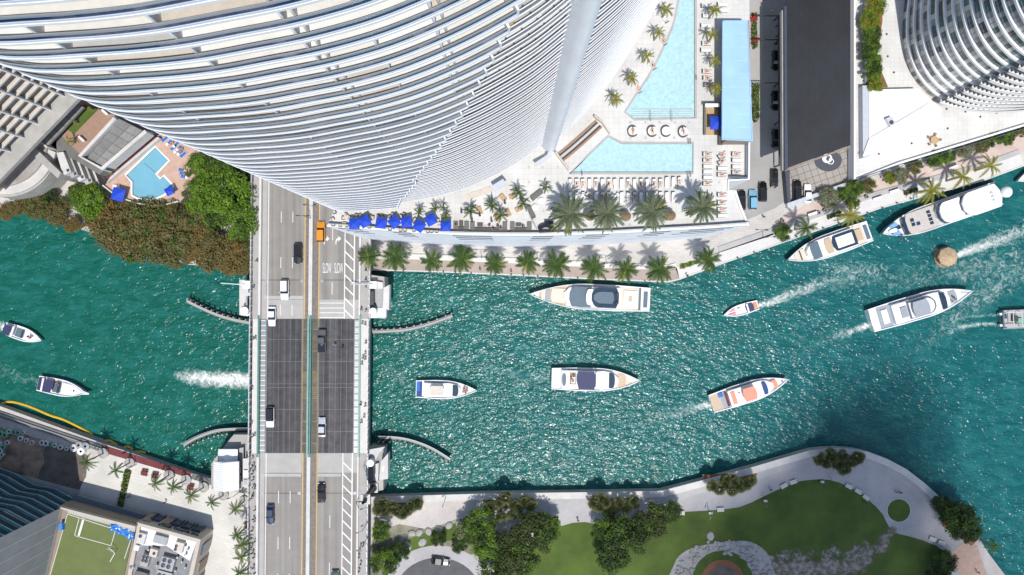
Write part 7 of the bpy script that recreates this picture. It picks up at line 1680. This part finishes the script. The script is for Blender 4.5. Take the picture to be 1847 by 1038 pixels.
for i, (x, y, a) in enumerate([(936, 377, R(28)), (865, 380, R(-70)), (907, 357, R(-50)), (916, 384, R(-65)), (925, 354, R(20)), (897, 394, R(-50))]):
    o = thing('wooden_daybed', f'{ORD[i]} low wooden daybed of the group around the potted palms', 'daybed', W(x, y, ZD), a, 'wooden daybeds'); part('base', MB().box(0, 0, 0, 1.5, .9, .35), 'wood', o, world=False); part('pad', MB().box(0, 0, .35, 1.35, .75, .12), 'wood_light', o, world=False)
for i, (x, y) in enumerate([(833, 384), (866, 390), (887, 400), (852, 400), (911, 368)]):
    x_, y_, _ = W(x, y, ZD); o = thing('closed_parasol', f'{ORD[i]} folded dark blue parasol from the group on the dining terrace', 'parasol', (x_, y_, ZD), group='folded parasols')
    part('canopy', MB().lathe(0, 0, [(.12, .8), (.24, 1.2), (.1, 2.5), (0, 2.6)], 8), 'navy_canvas', o, world=False); part('pole', MB().tube([(0, 0, 0), (0, 0, 2.5)], .04, n=6), 'light_metal', o, world=False)
solo('glass_fence', MB().ribbon(P2([(946, 370), (957, 395), (968, 416)], ZD), ZD, ZD + 1.2, .08), 'rail_grey', 'thin slanted glass fence beside the free-standing sofas', 'fence')
# hotel pool terrace loungers
for i, (x, y, a) in enumerate([(298, 252, 40), (306, 258, 40), (318, 262, 40), (314, 267, 40), (320, 272, 40), (326, 276, 40), (331, 280, 40), (324, 268, 40), (329, 308, 170), (331, 314, 170), (333, 320, 170)]):
    o = thing('blue_lounger', f'{ORD[i]} blue lounger from the top on the hotel pool terrace', 'lounger', W(x, y, ZP), R(a), 'blue loungers by the hotel pool')
    part('frame', MB().box(0, 0, .1, 1.9, .62, .2), 'white', o, world=False); part('pad', MB().box(.25, 0, .3, 1.2, .6, .1), 'blue_cloth', o, world=False); part('towel', MB().box(-.6, 0, .31, .55, .6, .11), 'white' if i % 3 else 'blue_cloth', o, world=False)
for i, (x, y) in enumerate([(309, 260), (327, 272), (323, 271), (332, 313)]): person(x, y, ZP + .4, 'lie', R(40 + i * 20), SW[i], SW[i], f'{ORD[i]} sunbather from the left on the blue hotel loungers', group='sunbathers at the hotel pool')
o = thing('terrace_table', 'white table with blue chairs under the large blue parasol', 'table', W(212, 338, ZP)); part('tabletop', MB().box(0, 0, .7, 1.6, 1.0, .06), 'white', o, world=False); part('leg', MB().box(0, 0, 0, .3, .3, .7), 'light_metal', o, world=False)

# ------------------------------------------------------------------ site bags, booms, street furniture
rb = random.Random(8)
bagm = [MB().lathe(0, 0, [(.55, 0), (.62, .35), (.58, .75), (.4, .82), (.32, .6), (0, .62)], 12, ms=[0, 0, 0, 0, 1]).mesh('bag', [m, 'dark_slot']) for m in ('foam_bag', 'green_bag')]
bags = [(5, 782, 1), (11, 776, 1), (19, 778, 0), (28, 779, 1), (36, 780, 1), (44, 780, 0), (12, 784, 1), (2, 800, 0), (8, 806, 1), (16, 798, 0), (3, 812, 0), (6, 820, 0), (1, 826, 1), (40, 790, 0), (50, 794, 0), (60, 798, 0), (79, 798, 0), (86, 799, 0), (93, 801, 1), (101, 803, 0), (112, 806, 0), (122, 809, 0)]
for i, (x, y, g_) in enumerate(bags):
    o = link('sand_bag', bagm[g_], loc=W(x, y, ZN + .05), rz=rb.random() * 6); s_ = rb.uniform(.9, 1.35); o.scale = (s_, s_ * rb.uniform(.8, 1.1), s_)
    tag(o, f'{ORD[i]} bulk bag of the building-site row, {"pale green" if g_ else "white"}', 'bag', 'bulk bags on the building site')
for i, (x, y, m) in enumerate([(137, 807, 'concrete_light'), (150, 813, 'white'), (146, 802, 'grey_metal'), (158, 804, 'grey_metal')]):
    solo('concrete_ring', MB().lathe(*W(x, y, ZN)[:2], [(.95, ZN + .05), (.95, ZN + 1.1), (.3, ZN + 1.15), (.28, ZN + .4), (0, ZN + .4)], 20, ms=[0, 0, 1, 1]), [m, 'dark_slot'], f'{ORD[i]} round tank of the four beside the maroon walk', 'tank', 'round tanks on the site')
def boom(pts, mat, label):
    p = spline([W(x, y, 0) for x, y in pts], 6); solo('floating_boom', MB().tube([(q[0], q[1], .12) for q in p], .3, n=7), mat, label, 'boom')
boom([(4, 728), (20, 725), (40, 729), (65, 738), (90, 749), (115, 757), (140, 769), (168, 784)], 'boom_yellow', 'long yellow floating boom off the building site')
boom([(-4, 731), (12, 738), (28, 745), (42, 749)], 'boom_orange', 'short orange boom close to the site quay'); boom([(68, 764), (80, 762), (88, 765), (95, 770)], 'boom_orange', 'small bent orange boom beside the quay pipe')
boom([(186, 796), (198, 795), (205, 799), (212, 803)], 'boom_yellow', 'first loose yellow boom piece off the maroon walk'); boom([(224, 807), (232, 806), (240, 811)], 'boom_yellow', 'second loose yellow boom piece off the maroon walk'); boom([(244, 815), (255, 815), (263, 817)], 'boom_yellow', 'third loose yellow boom piece off the maroon walk')
for i, (x, y) in enumerate([(262, 852), (281, 857), (345, 878)]):
    o = thing('picnic_table', f'{ORD[i]} brown picnic table from the left on the white plaza', 'table', W(x, y, ZN + .05), R(-10), 'picnic tables'); part('tabletop', MB().box(0, 0, .7, 1.6, .7, .06), 'maroon', o, world=False)
    for sy in (-1, 1): part('bench', MB().box(0, sy * .65, .4, 1.6, .3, .05), 'maroon', o, world=False)
    for sx in (-.5, .5): part('frame', MB().box(sx, 0, 0, .08, 1.4, .4), 'dark_metal', o, world=False)
def lamp(px, py, z, h, label, arms=1, rz=0.0, grp=None):
    """base at the pixel"""
    o = thing('street_lamp', label, 'lamp', W(px, py, z), rz, grp); part('pole', MB().tube([(0, 0, 0), (0, 0, h)], .09, .06, 8), 'dark_metal', o, world=False)
    for k in range(arms):
        s_ = 1 if k == 0 else -1; part('arm', MB().tube([(0, 0, h), (s_ * .9, 0, h + .1)], .05, n=6), 'dark_metal', o, world=False); part('lamp_head', MB().box(s_ * 1.2, 0, h, .7, .28, .14), 'dark_metal', o, world=False)
for i, (x, y) in enumerate([(869, 466), (980, 471), (1094, 476), (735, 462), (1376, 430)]): lamp(x, y, ZN, 5, f'{ORD[i]} dark two-armed lamp among the riverside palms', 2, 0, 'riverside lamps')
lamp(560, 394, ZB + .9, 7, 'two-armed lamp on the bridge median near the tower', 2); lamp(446, 877, ZN, 10, 'tall lamp post beside the tender house', 1, R(200)); lamp(316, 859, ZN, 5, 'dark lamp post on the white plaza near the maroon walk', 1, R(30)); lamp(246, 838, ZN, 5, 'dark lamp post near the hedge strip on the plaza', 1, R(30))
lamp(664, 940, ZB, 8, 'lamp post on the lower right bridge sidewalk', 1, R(200)); lamp(664, 968, ZB, 8, 'second lamp post on the lower right bridge sidewalk', 1, R(215))
for i, (x, y) in enumerate([(804, 897), (1476, 868), (1377, 897), (1277, 918), (1555, 903)]): lamp(x, y, ZN, 4, f'{ORD[i]} small dark lamp of the park promenade', 1, R(250), 'park lamps')
for i, (x, y, a) in enumerate([(1413, 876, 30), (1430, 869, 18), (1530, 877, -28), (1547, 886, -32), (1561, 897, -38), (1228, 925, 0), (1299, 919, 3), (1681, 972, -20), (1697, 979, -22), (1281, 925, 0), (1380, 903, 0), (1482, 869, 0), (1003, 940, 0), (1079, 963, 0), (1164, 957, 0), (911, 1000, 0)]):
    o = thing('park_bench', f'{ORD[i]} white stone bench along the park lawn', 'bench', W(x, y, ZN + .07), R(a), 'stone benches in the park'); k = 1.0 if i < 9 else .55
    part('seat', MB().box(0, 0, .38, 1.7 * k, .9 * k + .1, .12), 'concrete_light', o, world=False)
    for sx in (-.5, .5): part('support', MB().box(sx * k, 0, 0, .25, .7 * k, .38), 'concrete_light', o, world=False)
bm = MB().tube([(0, 0, 0), (0, 0, .55)], .14, .11, 8).lathe(0, 0, [(.2, .55), (.2, .65), (0, .7)], 8).mesh('mooring_post', ['dark_metal'])
for i, (x, y) in enumerate([(728, 489), (776, 490), (800, 491), (822, 492), (850, 494), (922, 496), (944, 497), (970, 499), (1042, 502), (1092, 505), (1163, 508), (1240, 499), (1272, 487), (1330, 466), (1360, 456), (1436, 428), (1484, 412), (1512, 403), (1564, 385), (1591, 376), (1617, 367), (1642, 359), (1700, 347)]):
    o = link('mooring_post', bm, loc=W(x, y, ZN + .14)); tag(o, f'{ORD[i]} dark mooring post from the bridge along the quay edge', 'mooring post', 'mooring posts on the quay')
for i, (x, y) in enumerate([(1582, 358), (1612, 345), (1465, 386), (1670, 327), (1718, 302)]):
    o = thing('quay_bench', f'{ORD[i]} pale bench of the planter strip on the pink promenade', 'bench', W(x, y, ZN + .3), R(18), 'promenade benches'); part('seat', MB().box(0, 0, .35, 2.4, .6, .1), 'white', o, world=False); part('backrest', MB().box(0, .32, .2, 2.4, .08, .6), 'dark_metal', o, world=False)
for i, (x, y) in enumerate([(1410, 399), (1475, 385), (1486, 381), (1561, 356)]):
    o = thing('litter_bin', f'{ORD[i]} round dark bin from the left on the pink promenade', 'bin', W(x, y, ZN + .05), 0, 'round bins'); part('body', MB().lathe(0, 0, [(.36, 0), (.42, .9), (.3, .95), (.25, .7), (0, .7)], 12), 'dark_metal', o, world=False); part('rim', MB().lathe(0, 0, [(.43, .88), (.44, .96), (.3, .97)], 12), 'grey_metal', o, world=False)
